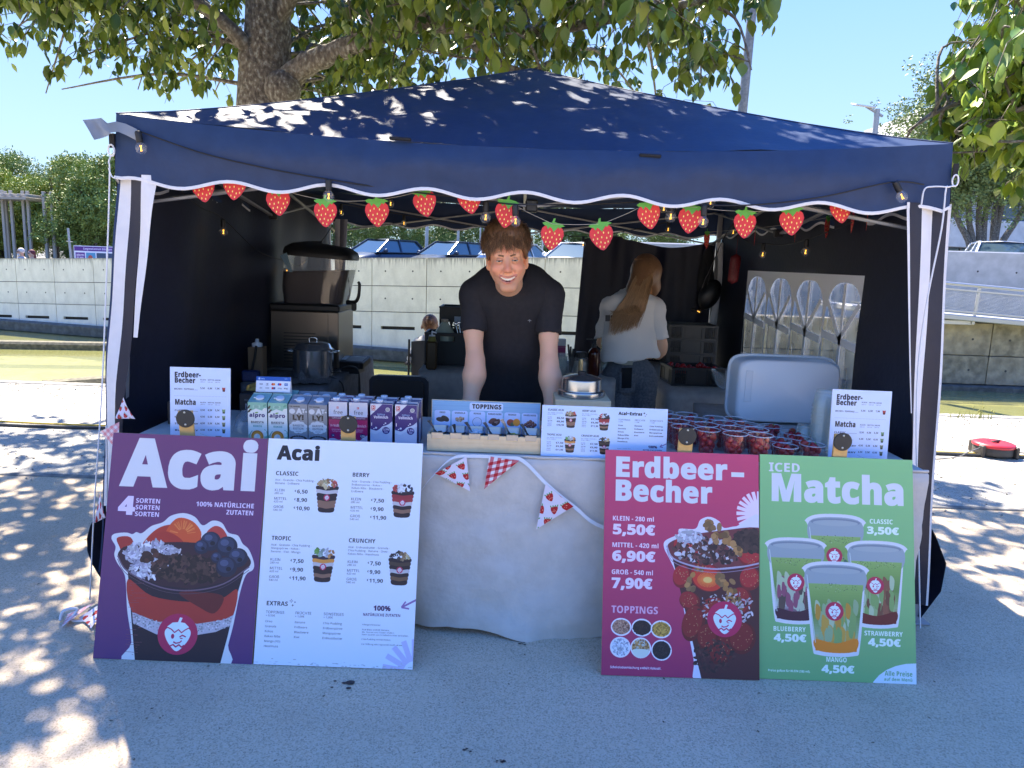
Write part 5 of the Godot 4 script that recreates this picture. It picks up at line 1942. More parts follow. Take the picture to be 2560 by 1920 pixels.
func build_posters() -> void:
	var core := mat("board edge", Color(0.38, 0.27, 0.16), 0.8)
	var k := 0
	for q in [[-1.5794, 0.4813, 0.2627, -0.0045, acai_poster(), "purple poster with a big dessert cup leaning on the table's left end"], [-0.9799, 0.4837, 0.2674, 0.0005, menu_poster(), "white menu poster with four small cups, right of the purple poster"], [0.3173, 0.4736, 0.282, 0.001, berry_poster(), "red poster with a strawberry cup leaning on the table"], [0.9132, 0.4603, 0.2721, -0.0035, matcha_poster(), "green poster with four iced drinks leaning at the table's right end"]]:
		var o := thing("poster_board", q[5], "poster", Vector3(q[0], 0.002, q[1]), 0.0, "large price posters leaning on the table")
		o.transform = Transform3D(Basis(Vector3.BACK, q[3]) * Basis(Vector3.RIGHT, -q[2]), o.position)
		var b := M.new()
		b.box(Vector3(0.297, 0.4205, -0.003), Vector3(0.594, 0.841, 0.005), 0.0008)
		part("board", b, core, o)
		var f := M.new()
		f.quad(Vector3(0.0006, 0.0006, 0.0), Vector3(0.5934, 0.0006, 0.0), Vector3(0.5934, 0.8404, 0.0), Vector3(0.0006, 0.8404, 0.0))
		part("printed_face", f, printed(q[4], 0.45), o)
		k += 1

# ---------------------------------------------------------------- the counter and what stands on it
const TABLE := 0.755

func build_counter() -> void:
	var cloth := mat("table fleece", Color(0.62, 0.58, 0.53), 0.9, 0, 0.06, 0.5, 0.25, 0.004)
	var t := thing("folding_table", "long folding sales table under a pale fleece cloth", "table")
	var top := M.new()
	top.box(Vector3(0, TABLE - 0.022, -0.16), Vector3(3.16, 0.036, 0.70), 0.006)
	part("tabletop", top, mat("table plastic", Color(0.5, 0.5, 0.5), 0.6), t)
	for x in [-1.45, -0.1, 0.1, 1.45]:
		for z in [-0.45, 0.12]:
			var m := M.new()
			m.tube([Vector3(x, 0, z), Vector3(x, TABLE - 0.04, z)], 0.014, 8)
			part("leg", m, mat("grey tube", Color.GRAY), t)
	var c := thing("tablecloth", "pale grey fleece cloth hanging down the front of the sales table", "tablecloth")
	var rows := []
	var f := FastNoiseLite.new()
	f.seed = 17
	f.frequency = 1.3
	for j in 34:
		var row := []
		for k in 110:
			var x := -1.6 + 3.2 * k / 109.0
			var p: Vector3
			if j < 8:
				p = Vector3(x, TABLE - 0.003 + 0.0012 * f.get_noise_2d(x * 9, j * 3.0), lerpf(-0.50, 0.185, j / 7.0))
			else:
				var v := (j - 8) / 25.0
				var hem := 0.022 - 0.018 * smoothstep(-0.35, 0.1, x) - 0.012 * sin(x * 9.0)
				var y := lerpf(TABLE - 0.012, hem, v)
				var fold := 0.02 * v * v * sin(x * 5.0 + 1.0) + 0.03 * v * v * f.get_noise_2d(x * 3.0, v) + 0.016 * f.get_noise_2d(x * 2.5, v * 3.0 + 9) + 0.007 * absf(f.get_noise_2d(x * 3.0 + v * 5.0, v * 6.0 - x * 4.0)) + 0.006 * absf(sin(x * 17.0 + v * 2.0)) * v
				p = Vector3(x, y, 0.200 + fold + 0.02 * smoothstep(0.82, 1.0, v) * sin(x * 8.0 + 2.0))
			row.append(p)
		rows.append(row)
	var m := M.new()
	m.sheet(rows)
	part("fabric", m, cloth, c)
	var hem_m := M.new()
	var hl := []
	for k in 60:
		var x := -1.6 + 3.2 * k / 59.0
		hl.append(Vector3(x, TABLE + 0.001 + 0.004 * f.get_noise_2d(x * 14, 3), 0.19 + 0.006 * sin(x * 21)))
	hem_m.tube(hl, 0.006, 6)
	part("edge_fold", hem_m, cloth, c)
	build_boards()
	build_cartons()
	build_toppings()
	build_cups()
	build_bunting()
	build_counter_rest()

func drinks_menu() -> StandardMaterial3D:
	var p := Paint.new(236, 305, 2.2, Color(0.80, 0.86, 0.97))
	var ink := Color(0.08, 0.09, 0.16)
	p.text("Erdbeer-", 16, 41, 20, ink, 104, 2)
	p.text("Becher", 16, 64, 20, ink, 82, 2)
	for y in [52, 144]:
		for j in 3:
			p.text(["KLEIN", "MITTEL", "GROß"][j], 118 + j * 29, y, 5, Color(0.25, 0.27, 0.36))
			p.text(["280 ml", "420 ml", "540 ml"][j], 118 + j * 29, y + 8, 4, Color(0.3, 0.32, 0.4), 0, 0)
	p.text("BECHER + TOPPINGS ......", 16, 92, 6.5, ink, 92)
	for j in 36:
		p.rect(16 + j * 5.7, 116, 3, 1.2, Color(0.3, 0.32, 0.42))
	p.text("Matcha", 17, 153, 21, ink, 84, 2)
	var all := [[90, "", ["5,5€", "6,9€", "7,9€"], Color(0.62, 0.16, 0.2)], [179, "CLASSIC ............", ["3,5€", "4,5€", "5,5€"], Color(0.42, 0.58, 0.40)], [206, "MANGO ............", ["4,5€", "5,5€", "6,5€"], Color(0.42, 0.55, 0.40)], [233, "STRAWBERRY", ["4,5€", "5,5€", "6,5€"], Color(0.40, 0.46, 0.36)], [260, "BLUEBERRY", ["4,5€", "5,5€", "6,5€"], Color(0.38, 0.42, 0.36)]]
	for q in all:
		p.text(q[1], 17, q[0], 6.5, ink, 92 if q[1] != "MANGO ............" else 80)
		for j in 3:
			p.text(q[2][j], 118 + j * 29, q[0] - 3, 7, ink, 18)
		p.shape([203, q[0] - 12, 217, q[0] - 12, 215, q[0] + 6, 206, q[0] + 6], q[3])
		p.shape([205, q[0] - 1, 216, q[0] - 2, 215, q[0] + 6, 206, q[0] + 6], q[3].darkened(0.45))
		p.oval(210, q[0] - 12, 7, 2, Color(0.85, 0.87, 0.88))
	p.oval(38, 286, 6, 6, Color(0.68, 0.68, 0.6))
	p.text("mit", 18, 288, 5, ink)
	for j in 7:
		p.line([118 + j * 6, 268 + j * 2.2, 121 + j * 6, 270 + j * 2.2], 1.5, Color(0.45, 0.68, 0.60))
	for q in [[178, 281, 24, "MILCH"], [140, 296, 46, "LAKTOSEFREI"]]:
		p.rect(q[0], q[1] - 3, q[2], 9, ink)
		p.text(q[3], q[0] + 3, q[1] + 4, 4.5, Color(0.85, 0.88, 0.95), q[2] - 6)
	for q in [[214, 290, 7], [208, 297, 4], [219, 298, 5]]:
		p.oval(q[0], q[1], q[2], q[2] * 1.2, ink)
		p.oval(q[0], q[1], q[2] * 0.75, q[2] * 0.95, Color(0.80, 0.86, 0.97))
	p.oval(212, 289, 2.5, 3, ink)
	return printed(p, 0.3)

func extras_menu() -> StandardMaterial3D:
	var r := RandomNumberGenerator.new()
	r.seed = 12
	var bg := Color(0.80, 0.87, 0.98)
	var p := Paint.new(497, 205, 2.0, bg)
	var ink := Color(0.10, 0.10, 0.17)
	var at := [[22, 22, "CLASSIC ACAI"], [158, 22, "BERRY ACAI"], [22, 122, "TROPIC ACAI"], [158, 122, "CRUNCHY ACAI"]]
	var pr := [["6,50", "8,90", "10,90"], ["7,50", "9,90", "11,90"], ["7,50", "9,90", "11,90"], ["7,50", "9,90", "11,90"]]
	for k in 4:
		p.text(at[k][2], at[k][0], at[k][1], 7.5, ink, [64, 54, 58, 70][k])
		p.text("Acai - Granola - Chia Pudding", at[k][0], at[k][1] + 10, 3.6, Color(0.25, 0.26, 0.33), 60, 0)
		p.text("Banane - Erdbeere", at[k][0], at[k][1] + 16, 3.6, Color(0.25, 0.26, 0.33), 36, 0)
		for j in 3:
			var y: float = at[k][1] + 30 + j * 14
			p.text(["KLEIN", "MITTEL", "GROß"][j], at[k][0], y - 2, 4, ink, 0, 0)
			p.text(["280 ml", "420 ml", "540 ml"][j], at[k][0], y + 4, 3.4, ink, 0, 0)
			p.text("€" + pr[k][j], at[k][0] + 36, y + 2, 7, ink, 30)
	four_cups(p, [Vector2(114, 20), Vector2(246, 26), Vector2(114, 120), Vector2(250, 122)], 42, 66, r)
	p.text("Acai~Extras", 302, 30, 12, ink, 94, 2)
	star_mark(p, 404, 20, 5, ink)
	star_mark(p, 413, 25, 3, ink)
	star_mark(p, 408, 31, 3, ink)
	for q in [[302, "TOPPINGS", "+ 0,50€", ["Oreo", "Granola", "Kokos", "Kakao-Nibs", "Mango (FD)", "Haselnuss"]], [367, "FRÜCHTE", "+ 1,00€", ["Banane", "Erdbeere", "Blaubeere", "Kiwi"]], [427, "SONSTIGES", "+ 1,00€", ["Chia Pudding", "Erdbeerpüree", "Mangopüree", "Erdnussbutter"]]]:
		p.text(q[1], q[0], 52, 6.5, Color(0.2, 0.2, 0.27), 0, 0)
		p.text(q[2], q[0], 59, 3.8, ink, 0, 0)
		for j in q[3].size():
			p.text(q[3][j], q[0], 74 + j * 13, 5.2, ink, 0, 1)
	p.text("100%", 424, 160, 10, Color(0.26, 0.14, 0.34), 36, 2)
	p.text("NATÜRLICHE ZUTATEN", 404, 170, 5.5, Color(0.26, 0.14, 0.34), 76)
	var pu := Color(0.48, 0.38, 0.62)
	p.line([500, 138, 472, 152], 3.5, pu)
	p.line([478, 143, 471, 153], 3, pu)
	p.line([484, 155, 471, 153], 3, pu)
	for y in [166, 174, 182]:
		p.text("Acai-Basis enthält Banane und Gluten.", 302, y, 2.8, Color(0.35, 0.36, 0.45), 54, 0)
	return printed(p, 0.3)

func board(called: String, label: String, cat: String, at: Vector3, w: float, h: float, thick: float, lean: float, turn: float, face: Material, group := "") -> Node3D:
	var o := thing(called, label, cat, at, 0, group)
	o.transform = Transform3D(Basis(Vector3.UP, turn) * Basis(Vector3.RIGHT, -lean), at)
	var b := M.new()
	b.box(Vector3(0, h / 2, -thick / 2 - 0.0006), Vector3(w, h, thick), 0.0006)
	part("board", b, mat("white board", Color(0.72, 0.72, 0.73), 0.5), o)
	var f := M.new()
	f.quad(Vector3(-w / 2 + 0.0004, 0, 0), Vector3(w / 2 - 0.0004, 0, 0), Vector3(w / 2 - 0.0004, h, 0), Vector3(-w / 2 + 0.0004, h, 0))
	part("printed_face", f, face, o)
	return o

func build_boards() -> void:
	var dm := drinks_menu()
	var g := "white drinks menu boards on the counter"
	board("menu_board", "drinks menu board behind the purple poster at the counter's left end", "menu board", Vector3(-1.294, TABLE + 0.001, 0.145), 0.236, 0.300, 0.004, 0.09, 0.05, dm, g)
	board("menu_board", "drinks menu board behind the green poster beside the stacked empty cups", "menu board", Vector3(1.350, TABLE + 0.001, 0.125), 0.236, 0.300, 0.004, 0.09, -0.03, dm, g)
	board("menu_board", "wide white menu board with four cups and extras list beside the toppings box", "menu board", Vector3(0.320, TABLE + 0.001, 0.165), 0.500, 0.203, 0.004, 0.14, 0.0, extras_menu())
	var p := Paint.new(142, 64, 3.0, Color(0.88, 0.90, 0.93))
	p.rect(0, 0, 142, 17, Color(0.07, 0.33, 0.66))
	p.rect(9, 5, 7, 7, Color(0.9, 0.93, 0.97))
	p.rect(11.5, 7, 2, 3, Color(0.07, 0.33, 0.66))
	p.text("SumUp", 19, 11, 4.5, Color(0.85, 0.92, 1.0), 16)
	for j in 3:
		p.line([118 + j * 4, 10 - j * 1.5, 120 + j * 4, 8, 118 + j * 4, 6 + j * 0.3], 1.2, Color(0.7, 0.82, 0.95))
	var cols := [Color(0.35, 0.36, 0.45), Color(0.2, 0.25, 0.3), Color(0.85, 0.35, 0.15), Color(0.55, 0.25, 0.5), Color(0.12, 0.36, 0.66)]
	for j in 5:
		p.rect(13 + j * 26, 26, 15, 10, Color(0.84, 0.86, 0.9))
		p.rect(13 + j * 26, 43, 15, 9, Color(0.84, 0.86, 0.9))
	p.text("VISA", 14, 34, 5, cols[0], 14)
	p.text("V", 43, 33, 6, cols[1], 7)
	p.text("PAY", 41, 37, 2.5, cols[1], 10)
	p.oval(68, 31, 5, 5, Color(0.80, 0.16, 0.16))
	p.oval(74, 31, 5, 5, Color(0.92, 0.52, 0.16))
	p.oval(94, 31, 5, 5, Color(0.10, 0.36, 0.68))
	p.oval(100, 31, 5, 5, Color(0.80, 0.18, 0.22))
	p.rect(117, 26, 14, 10, cols[4])
	p.text("AMEX", 118, 33, 4, Color(0.85, 0.9, 0.95), 12)
	p.text("DISCOVER", 39, 49, 3.2, cols[1], 16)
	p.rect(65, 43, 7, 9, Color(0.75, 0.15, 0.15))
	p.rect(72, 43, 8, 9, Color(0.1, 0.25, 0.5))
	p.text("G Pay", 90, 50, 5, Color(0.4, 0.42, 0.46), 17)
	p.oval(118, 47.5, 2, 2.3, INK)
	p.text("Pay", 121, 50, 5, INK, 10)
	p.oval(20, 47, 5, 4, Color(0.72, 0.74, 0.78))
	var o := board("card_sign", "folded white payment sign with a blue top standing on the milk cartons", "sign", Vector3(-1.045, 0.944, 0.005), 0.142, 0.064, 0.001, 0.22, 0.03, printed(p))
	var b := M.new()
	b.quad(Vector3(0.071, 0, -0.035), Vector3(-0.071, 0, -0.035), Vector3(-0.071, 0.064, -0.002), Vector3(0.071, 0.064, -0.002))
	part("rear_flap", b, mat("white board", Color.WHITE), o)
	var wood := clamp_wood()
	var names_ := ["left end, before the drinks menu", "before the pink milk cartons", "before the strawberry cups", "right end, before the drinks menu"]
	var k := 0
	for x in [-1.306, -0.684, 0.626, 1.232]:
		var c := thing("poster_clamp", "wooden stick with a round black disc, " + names_[k], "clamp", Vector3(x, 0.70, 0.218), [0.0, 0.02, -0.02, 0.01][k], "wooden clamps along the table's front edge")
		c.rotation.z = [0.05, 0.0, -0.02, 0.0][k]
		var s := M.new()
		s.box(Vector3(0, 0.10, 0), Vector3(0.056, 0.20, 0.012), 0.0015)
		part("stick", s, wood, c)
		var d := M.new()
		d.lathe([Vector2(0, 0), Vector2(0.0345, 0), Vector2(0.0355, 0.001), Vector2(0.0355, 0.007), Vector2(0.0345, 0.008), Vector2(0, 0.008)], 32, turned(PI / 2, 0, 0, Vector3(0.002, 0.171, 0.0065)))
		part("disc", d, mat("black rubber", Color(0.028, 0.028, 0.027), 0.55), c)
		for y in [0.148, 0.196]:
			var sc := M.new()
			sc.lathe([Vector2(0, 0), Vector2(0.0042, 0), Vector2(0.0042, 0.001), Vector2(0.002, 0.0022), Vector2(0, 0.0022)], 12, turned(PI / 2, 0, 0, Vector3(0.002, y, 0.0146)))
			part("screw", sc, mat("screw steel", Color(0.6, 0.58, 0.5), 0.3, 0.8), c)
		k += 1

func clamp_wood() -> StandardMaterial3D:
	if mats.has("stick wood"):
		return mats["stick wood"]
	return grain("stick wood", Color(0.78, 0.48, 0.17), Color(0.64, 0.37, 0.12), 9)

func grain(key: String, a: Color, b: Color, sd: int) -> StandardMaterial3D:
	if mats.has(key):
		return mats[key]
	var f := FastNoiseLite.new()
	f.seed = sd
	f.fractal_octaves = 4
	f.frequency = 0.02
	var im := Image.create(256, 256, false, Image.FORMAT_RGBA8)
	for y in 256:
		for x in 256:
			var t := 0.5 + 0.5 * f.get_noise_2d(x * 0.35, y * 5.0) + 0.25 * f.get_noise_2d(x * 2.5, y * 2.5)
			im.set_pixel(x, y, b.lerp(a, clampf(t, 0, 1)).linear_to_srgb())
	var m := mat(key, Color.WHITE, 0.65)
	m.albedo_texture = ImageTexture.create_from_image(im)
	m.uv1_triplanar = true
	m.uv1_scale = Vector3(2.2, 2.2, 2.2)
	return m

func carton_faces() -> Array:
	var out := []
	var p := Paint.new(70, 165, 4.0, Color(0.86, 0.88, 0.87))
	p.shape([0, 0, 70, 0, 70, 20, 52, 34, 30, 26, 12, 36, 0, 24], Color(0.52, 0.72, 0.63))
	p.round_rect(18, 12, 28, 12, 3, Color(0.62, 0.78, 0.70))
	p.text("NEUES", 24, 17, 3.5, Color(0.2, 0.4, 0.36), 15)
	p.text("REZEPT", 23, 22, 3.5, Color(0.2, 0.4, 0.36), 18)
	for q in [[4, 20, 3.5, 9, 0.5], [8, 33, 3.2, 8, 0.9], [3, 40, 3, 7, 1.1]]:
		p.oval(q[0], q[1], q[2], q[3], Color(0.20, 0.19, 0.17), q[4])
	p.oval(60, 30, 5, 8, Color(0.87, 0.88, 0.85), 0.7)
	p.oval(62, 12, 4, 8, Color(0.40, 0.62, 0.52), 0.9)
	p.text("alpro", 4, 62, 15.5, Color(0.20, 0.17, 0.42), 58, 2)
	p.oval(32, 43, 6.5, 2.6, Color(0.40, 0.60, 0.20), -0.3)
	p.text("BARISTA", 10, 88, 9, Color(0.16, 0.16, 0.17), 48)
	p.rect(11, 91, 46, 0.8, Color(0.3, 0.3, 0.3))
	p.text("KOKOS", 18, 104, 8, Color(0.20, 0.52, 0.47), 33, 1)
	p.shape([0, 140, 14, 118, 22, 132, 50, 128, 60, 112, 70, 122, 70, 165, 0, 165], Color(0.46, 0.66, 0.58))
	p.oval(58, 124, 9, 8, Color(0.88, 0.89, 0.87))
	p.oval(62, 134, 7, 9, Color(0.80, 0.86, 0.82))
	p.oval(33, 142, 25, 28, Color(0.86, 0.85, 0.82))
	p.oval(33, 144, 23, 26, Color(0.72, 0.45, 0.16))
	p.oval(33, 145, 19, 22, Color(0.82, 0.55, 0.22))
	p.oval(32, 146, 12, 14, Color(0.90, 0.86, 0.80))
	p.oval(36, 142, 6, 8, Color(0.78, 0.80, 0.80))
	out.append(printed(p, 0.35))
	p = Paint.new(70, 165, 4.0, Color(0.55, 0.56, 0.57))
	p.text("THE ORIGINAL", 3, 12, 4.5, Color(0.15, 0.15, 0.15), 40, 2)
	var w := Color(0.82, 0.83, 0.84)
	p.oval(13, 30, 11, 11, w)
	p.shape([27, 41, 36, 17, 42, 17, 50, 41, 44, 41, 42, 36, 35, 36, 33, 41], w)
	p.text("T", 48, 37, 17, w, 12, 2)
	p.rect(61, 29, 8, 5, w)
	p.text("LY!", 12, 67, 20, Color(0.22, 0.20, 0.18), 44, 2)
	for q in [[20, 84], [34, 80], [48, 84], [58, 94], [56, 108], [44, 114], [28, 114], [14, 106], [12, 94], [35, 97], [24, 97], [48, 98]]:
		p.oval(q[0], q[1], 11, 10, w)
	p.text("BARISTA", 14, 95, 8.5, Color(0.45, 0.46, 0.48), 42, 1)
	p.text("EDITION", 15, 108, 8.5, Color(0.45, 0.46, 0.48), 40, 1)
	p.text("HAFER", 25, 118, 5, Color(0.55, 0.56, 0.58), 20, 1)
	p.grad(0, 128, 70, 37, Color(0.52, 0.55, 0.59), Color(0.42, 0.48, 0.55))
	for k in 10:
		var an := PI + PI * k / 9.0
		p.oval(35 + cos(an) * 27, 146 + sin(an) * 10, 5, 3, Color(0.13, 0.13, 0.14))
	p.oval(35, 150, 24, 8, Color(0.46, 0.50, 0.55))
	out.append(printed(p, 0.35))
	p = Paint.new(70, 170, 4.0, Color(0.62, 0.10, 0.36))
	p.grad(0, 0, 70, 58, Color(0.84, 0.82, 0.83), Color(0.78, 0.80, 0.87))
	red_k(p, 30, 26, 8)
	p.text("free", 18, 48, 15, Color(0.10, 0.10, 0.12), 36, 0)
	p.rect(0, 58, 70, 12, Color(0.34, 0.10, 0.28))
	p.text("Laktosefrei", 12, 66, 6.5, Color(0.88, 0.80, 0.88), 50, 0)
	p.text("H-Vollmilch", 6, 99, 10, Color(0.92, 0.84, 0.90), 60, 0)
	p.text("ultrahocherhitzt,", 11, 112, 5, Color(0.9, 0.75, 0.85), 44, 0)
	p.text("homogenisiert", 13, 119, 5, Color(0.9, 0.75, 0.85), 38, 0)
	p.oval(16, 134, 7, 7, Color(0.16, 0.16, 0.40))
	p.text("1L", 13, 137, 5, PAPER)
	p.oval(52, 136, 11, 11, Color(0.13, 0.15, 0.38))
	p.text("3,5%", 43, 137, 6, PAPER, 18)
	p.text("Fett", 47, 143, 4, PAPER, 10)
	p.blob([0, 150, 20, 146, 40, 152, 56, 140, 75, 132, 75, 175, -5, 175], Color(0.70, 0.70, 0.78))
	out.append(printed(p, 0.35))
	p = Paint.new(84, 172, 4.0, Color(0.20, 0.14, 0.44))
	p.shape([0, 0, 46, 0, 0, 48], Color(0.86, 0.85, 0.87))
	red_k(p, 4, 22, 15)
	p.rect(4, 24, 15, 3, Color(0.75, 0.30, 0.30))
	p.oval(66, 22, 8.5, 8.5, Color(0.80, 0.80, 0.78))
	p.oval(66, 22, 6.5, 6.5, Color(0.60, 0.62, 0.62))
	p.rect(54, 31, 26, 0.9, Color(0.75, 0.74, 0.85))
	p.text("Haltbare", 26, 46, 7.5, Color(0.62, 0.78, 0.92), 30, 0)
	p.text("Vollmilch", 13, 59, 10.5, Color(0.92, 0.91, 0.95), 55, 1)
	p.text("l", 2, 90, 12, PAPER)
	p.poly([Paint.smooth([-6, 108, 6, 106, 22, 110, 34, 104, 46, 92, 58, 88, 70, 82, 92, 74, 92, 180, -6, 180])], Color(0.76, 0.80, 0.88))
	p.poly([Paint.smooth([-6, 122, 20, 124, 40, 112, 60, 102, 92, 92, 92, 180, -6, 180])], Color(0.70, 0.75, 0.85))
	for q in [[22, 98, 4], [58, 78, 3], [14, 102, 2.4], [52, 84, 2]]:
		p.oval(q[0], q[1], q[2], q[2], Color(0.84, 0.86, 0.92))
	p.oval(60, 108, 14.5, 14.5, Color(0.19, 0.15, 0.44))
	p.text("3,5%", 49, 108, 8, Color(0.85, 0.84, 0.93), 23)
	p.text("Fett", 54, 117, 5.5, Color(0.85, 0.84, 0.93), 13)
	out.append(printed(p, 0.35))
	return out

func red_k(p: Paint, x: float, y: float, s: float) -> void:
	p.rect(x, y - s, s, s, Color(0.76, 0.16, 0.18))
	var w := Color(0.92, 0.9, 0.9)
	p.rect(x + s * 0.18, y - s * 0.85, s * 0.2, s * 0.7, w)
	p.shape([x + s * 0.45, y - s * 0.5, x + s * 0.85, y - s * 0.85, x + s * 0.85, y - s * 0.6, x + s * 0.6, y - s * 0.45, x + s * 0.85, y - s * 0.3, x + s * 0.85, y - s * 0.1], w)

func build_cartons() -> void:
	var faces := carton_faces()
	var white := mat("cap plastic", Color(0.68, 0.74, 0.82), 0.4)
	var kinds := [
		["mint and white coconut drink carton", 0.077, 0.162, 0.185, Color(0.24, 0.44, 0.42), true],
		["grey oat drink carton", 0.076, 0.160, 0.183, Color(0.27, 0.29, 0.33), true],
		["pink and white lactose-free milk carton", 0.074, 0.175, 0.175, Color(0.20, 0.03, 0.13), false],
		["dark blue full milk carton", 0.089, 0.173, 0.173, Color(0.04, 0.025, 0.15), false]]
	var xs := [[-1.079, -0.997], [-0.9145, -0.835], [-0.7535, -0.6715], [-0.5775, -0.477]]
	var where := ["leftmost", "right-hand"]
	for k in 4:
		var q = kinds[k]
		var w: float = q[1]
		var side := mat("carton side %d" % k, q[4], 0.35)
		var proto: Node3D = null
		for row in 2:
			for j in 2:
				var at := Vector3(xs[k][j] + 0.003 * row, TABLE + 0.001, 0.062 - 0.085 * row)
				var label := "%s, %s of its pair in the %s row" % [q[0], ["left" if j == 0 else "right", "left" if j == 0 else "right"][row], ["front", "rear"][row]]
				if proto:
					copy(proto, "drink_carton", at, rng.randf_range(-0.03, 0.03), label, "drink cartons on the counter")
					continue
				var o := thing("drink_carton", label, "carton", at, 0.01, "drink cartons on the counter")
				proto = o
				var b := M.new()
				var hw := w / 2
				var hf: float = q[2]
				var hb: float = q[3]
				var d := 0.036
				b.quad(Vector3(hw, 0, d), Vector3(hw, 0, -d), Vector3(hw, hb, -d), Vector3(hw, hf, d))
				b.quad(Vector3(-hw, 0, -d), Vector3(-hw, 0, d), Vector3(-hw, hf, d), Vector3(-hw, hb, -d))
				b.quad(Vector3(hw, 0, -d), Vector3(-hw, 0, -d), Vector3(-hw, hb, -d), Vector3(hw, hb, -d))
				b.quad(Vector3(-hw, hf, d), Vector3(hw, hf, d), Vector3(hw, hb, -d), Vector3(-hw, hb, -d))
				b.quad(Vector3(-hw, 0, -d), Vector3(hw, 0, -d), Vector3(hw, 0, d), Vector3(-hw, 0, d))
				part("carton_body", b, side, o)
				var f := M.new()
				f.quad(Vector3(-hw, 0, d + 0.0006), Vector3(hw, 0, d + 0.0006), Vector3(hw, hf, d + 0.0006), Vector3(-hw, hf, d + 0.0006))
				part("printed_front", f, faces[k], o)
				var c := M.new()
				var tilt := atan2(hb - hf, 2 * d)
				var r := 0.017 if q[5] else 0.0145
				var hc := 0.009 if q[5] else 0.014
				c.lathe([Vector2(0, 0), Vector2(r, 0), Vector2(r, hc * 0.8), Vector2(r * 0.93, hc), Vector2(0, hc)], 20, Transform3D(Basis(Vector3.RIGHT, tilt), Vector3(0.002 if q[5] else -0.012, lerpf(hf, hb, 0.42), d * 0.16)))
				if q[5]:
					c.box(Vector3(-0.014, lerpf(hf, hb, 0.42) + 0.006, 0.014), Vector3(0.012, 0.004, 0.012), 0.001)
				part("screw_cap", c, white, o)
				var fold := M.new()
				if not q[5]:
					fold.box(Vector3(0, hb + 0.003, 0.004), Vector3(w * 0.96, 0.006, 0.0015), 0.0)
					for s in [-1.0, 1.0]:
						fold.tri(Vector3(s * hw * 1.01, hb, 0.02), Vector3(s * hw * 1.01, hb, -0.02), Vector3(s * hw * 1.015, hb - 0.04, 0.0))
					fold.bar(Vector3(-hw, hb, d), Vector3(hw, hb, d), 0.0015, 0.0015)
					fold.bar(Vector3(hw, hb, d), Vector3(hw, hb, -d), 0.0015, 0.0015)
					fold.bar(Vector3(hw, hb, d), Vector3(hw, hb - 0.05, d), 0.0015, 0.0015)
					part("seam", fold, mat("seam white", Color(0.55, 0.55, 0.6), 0.5), o)
				else:
					fold.box(Vector3.ZERO, Vector3(w * 0.98, 0.004, 0.0015), 0.0, Transform3D(Basis(), Vector3(0, hb + 0.001, -d + 0.001)))
					part("seam", fold, side, o)

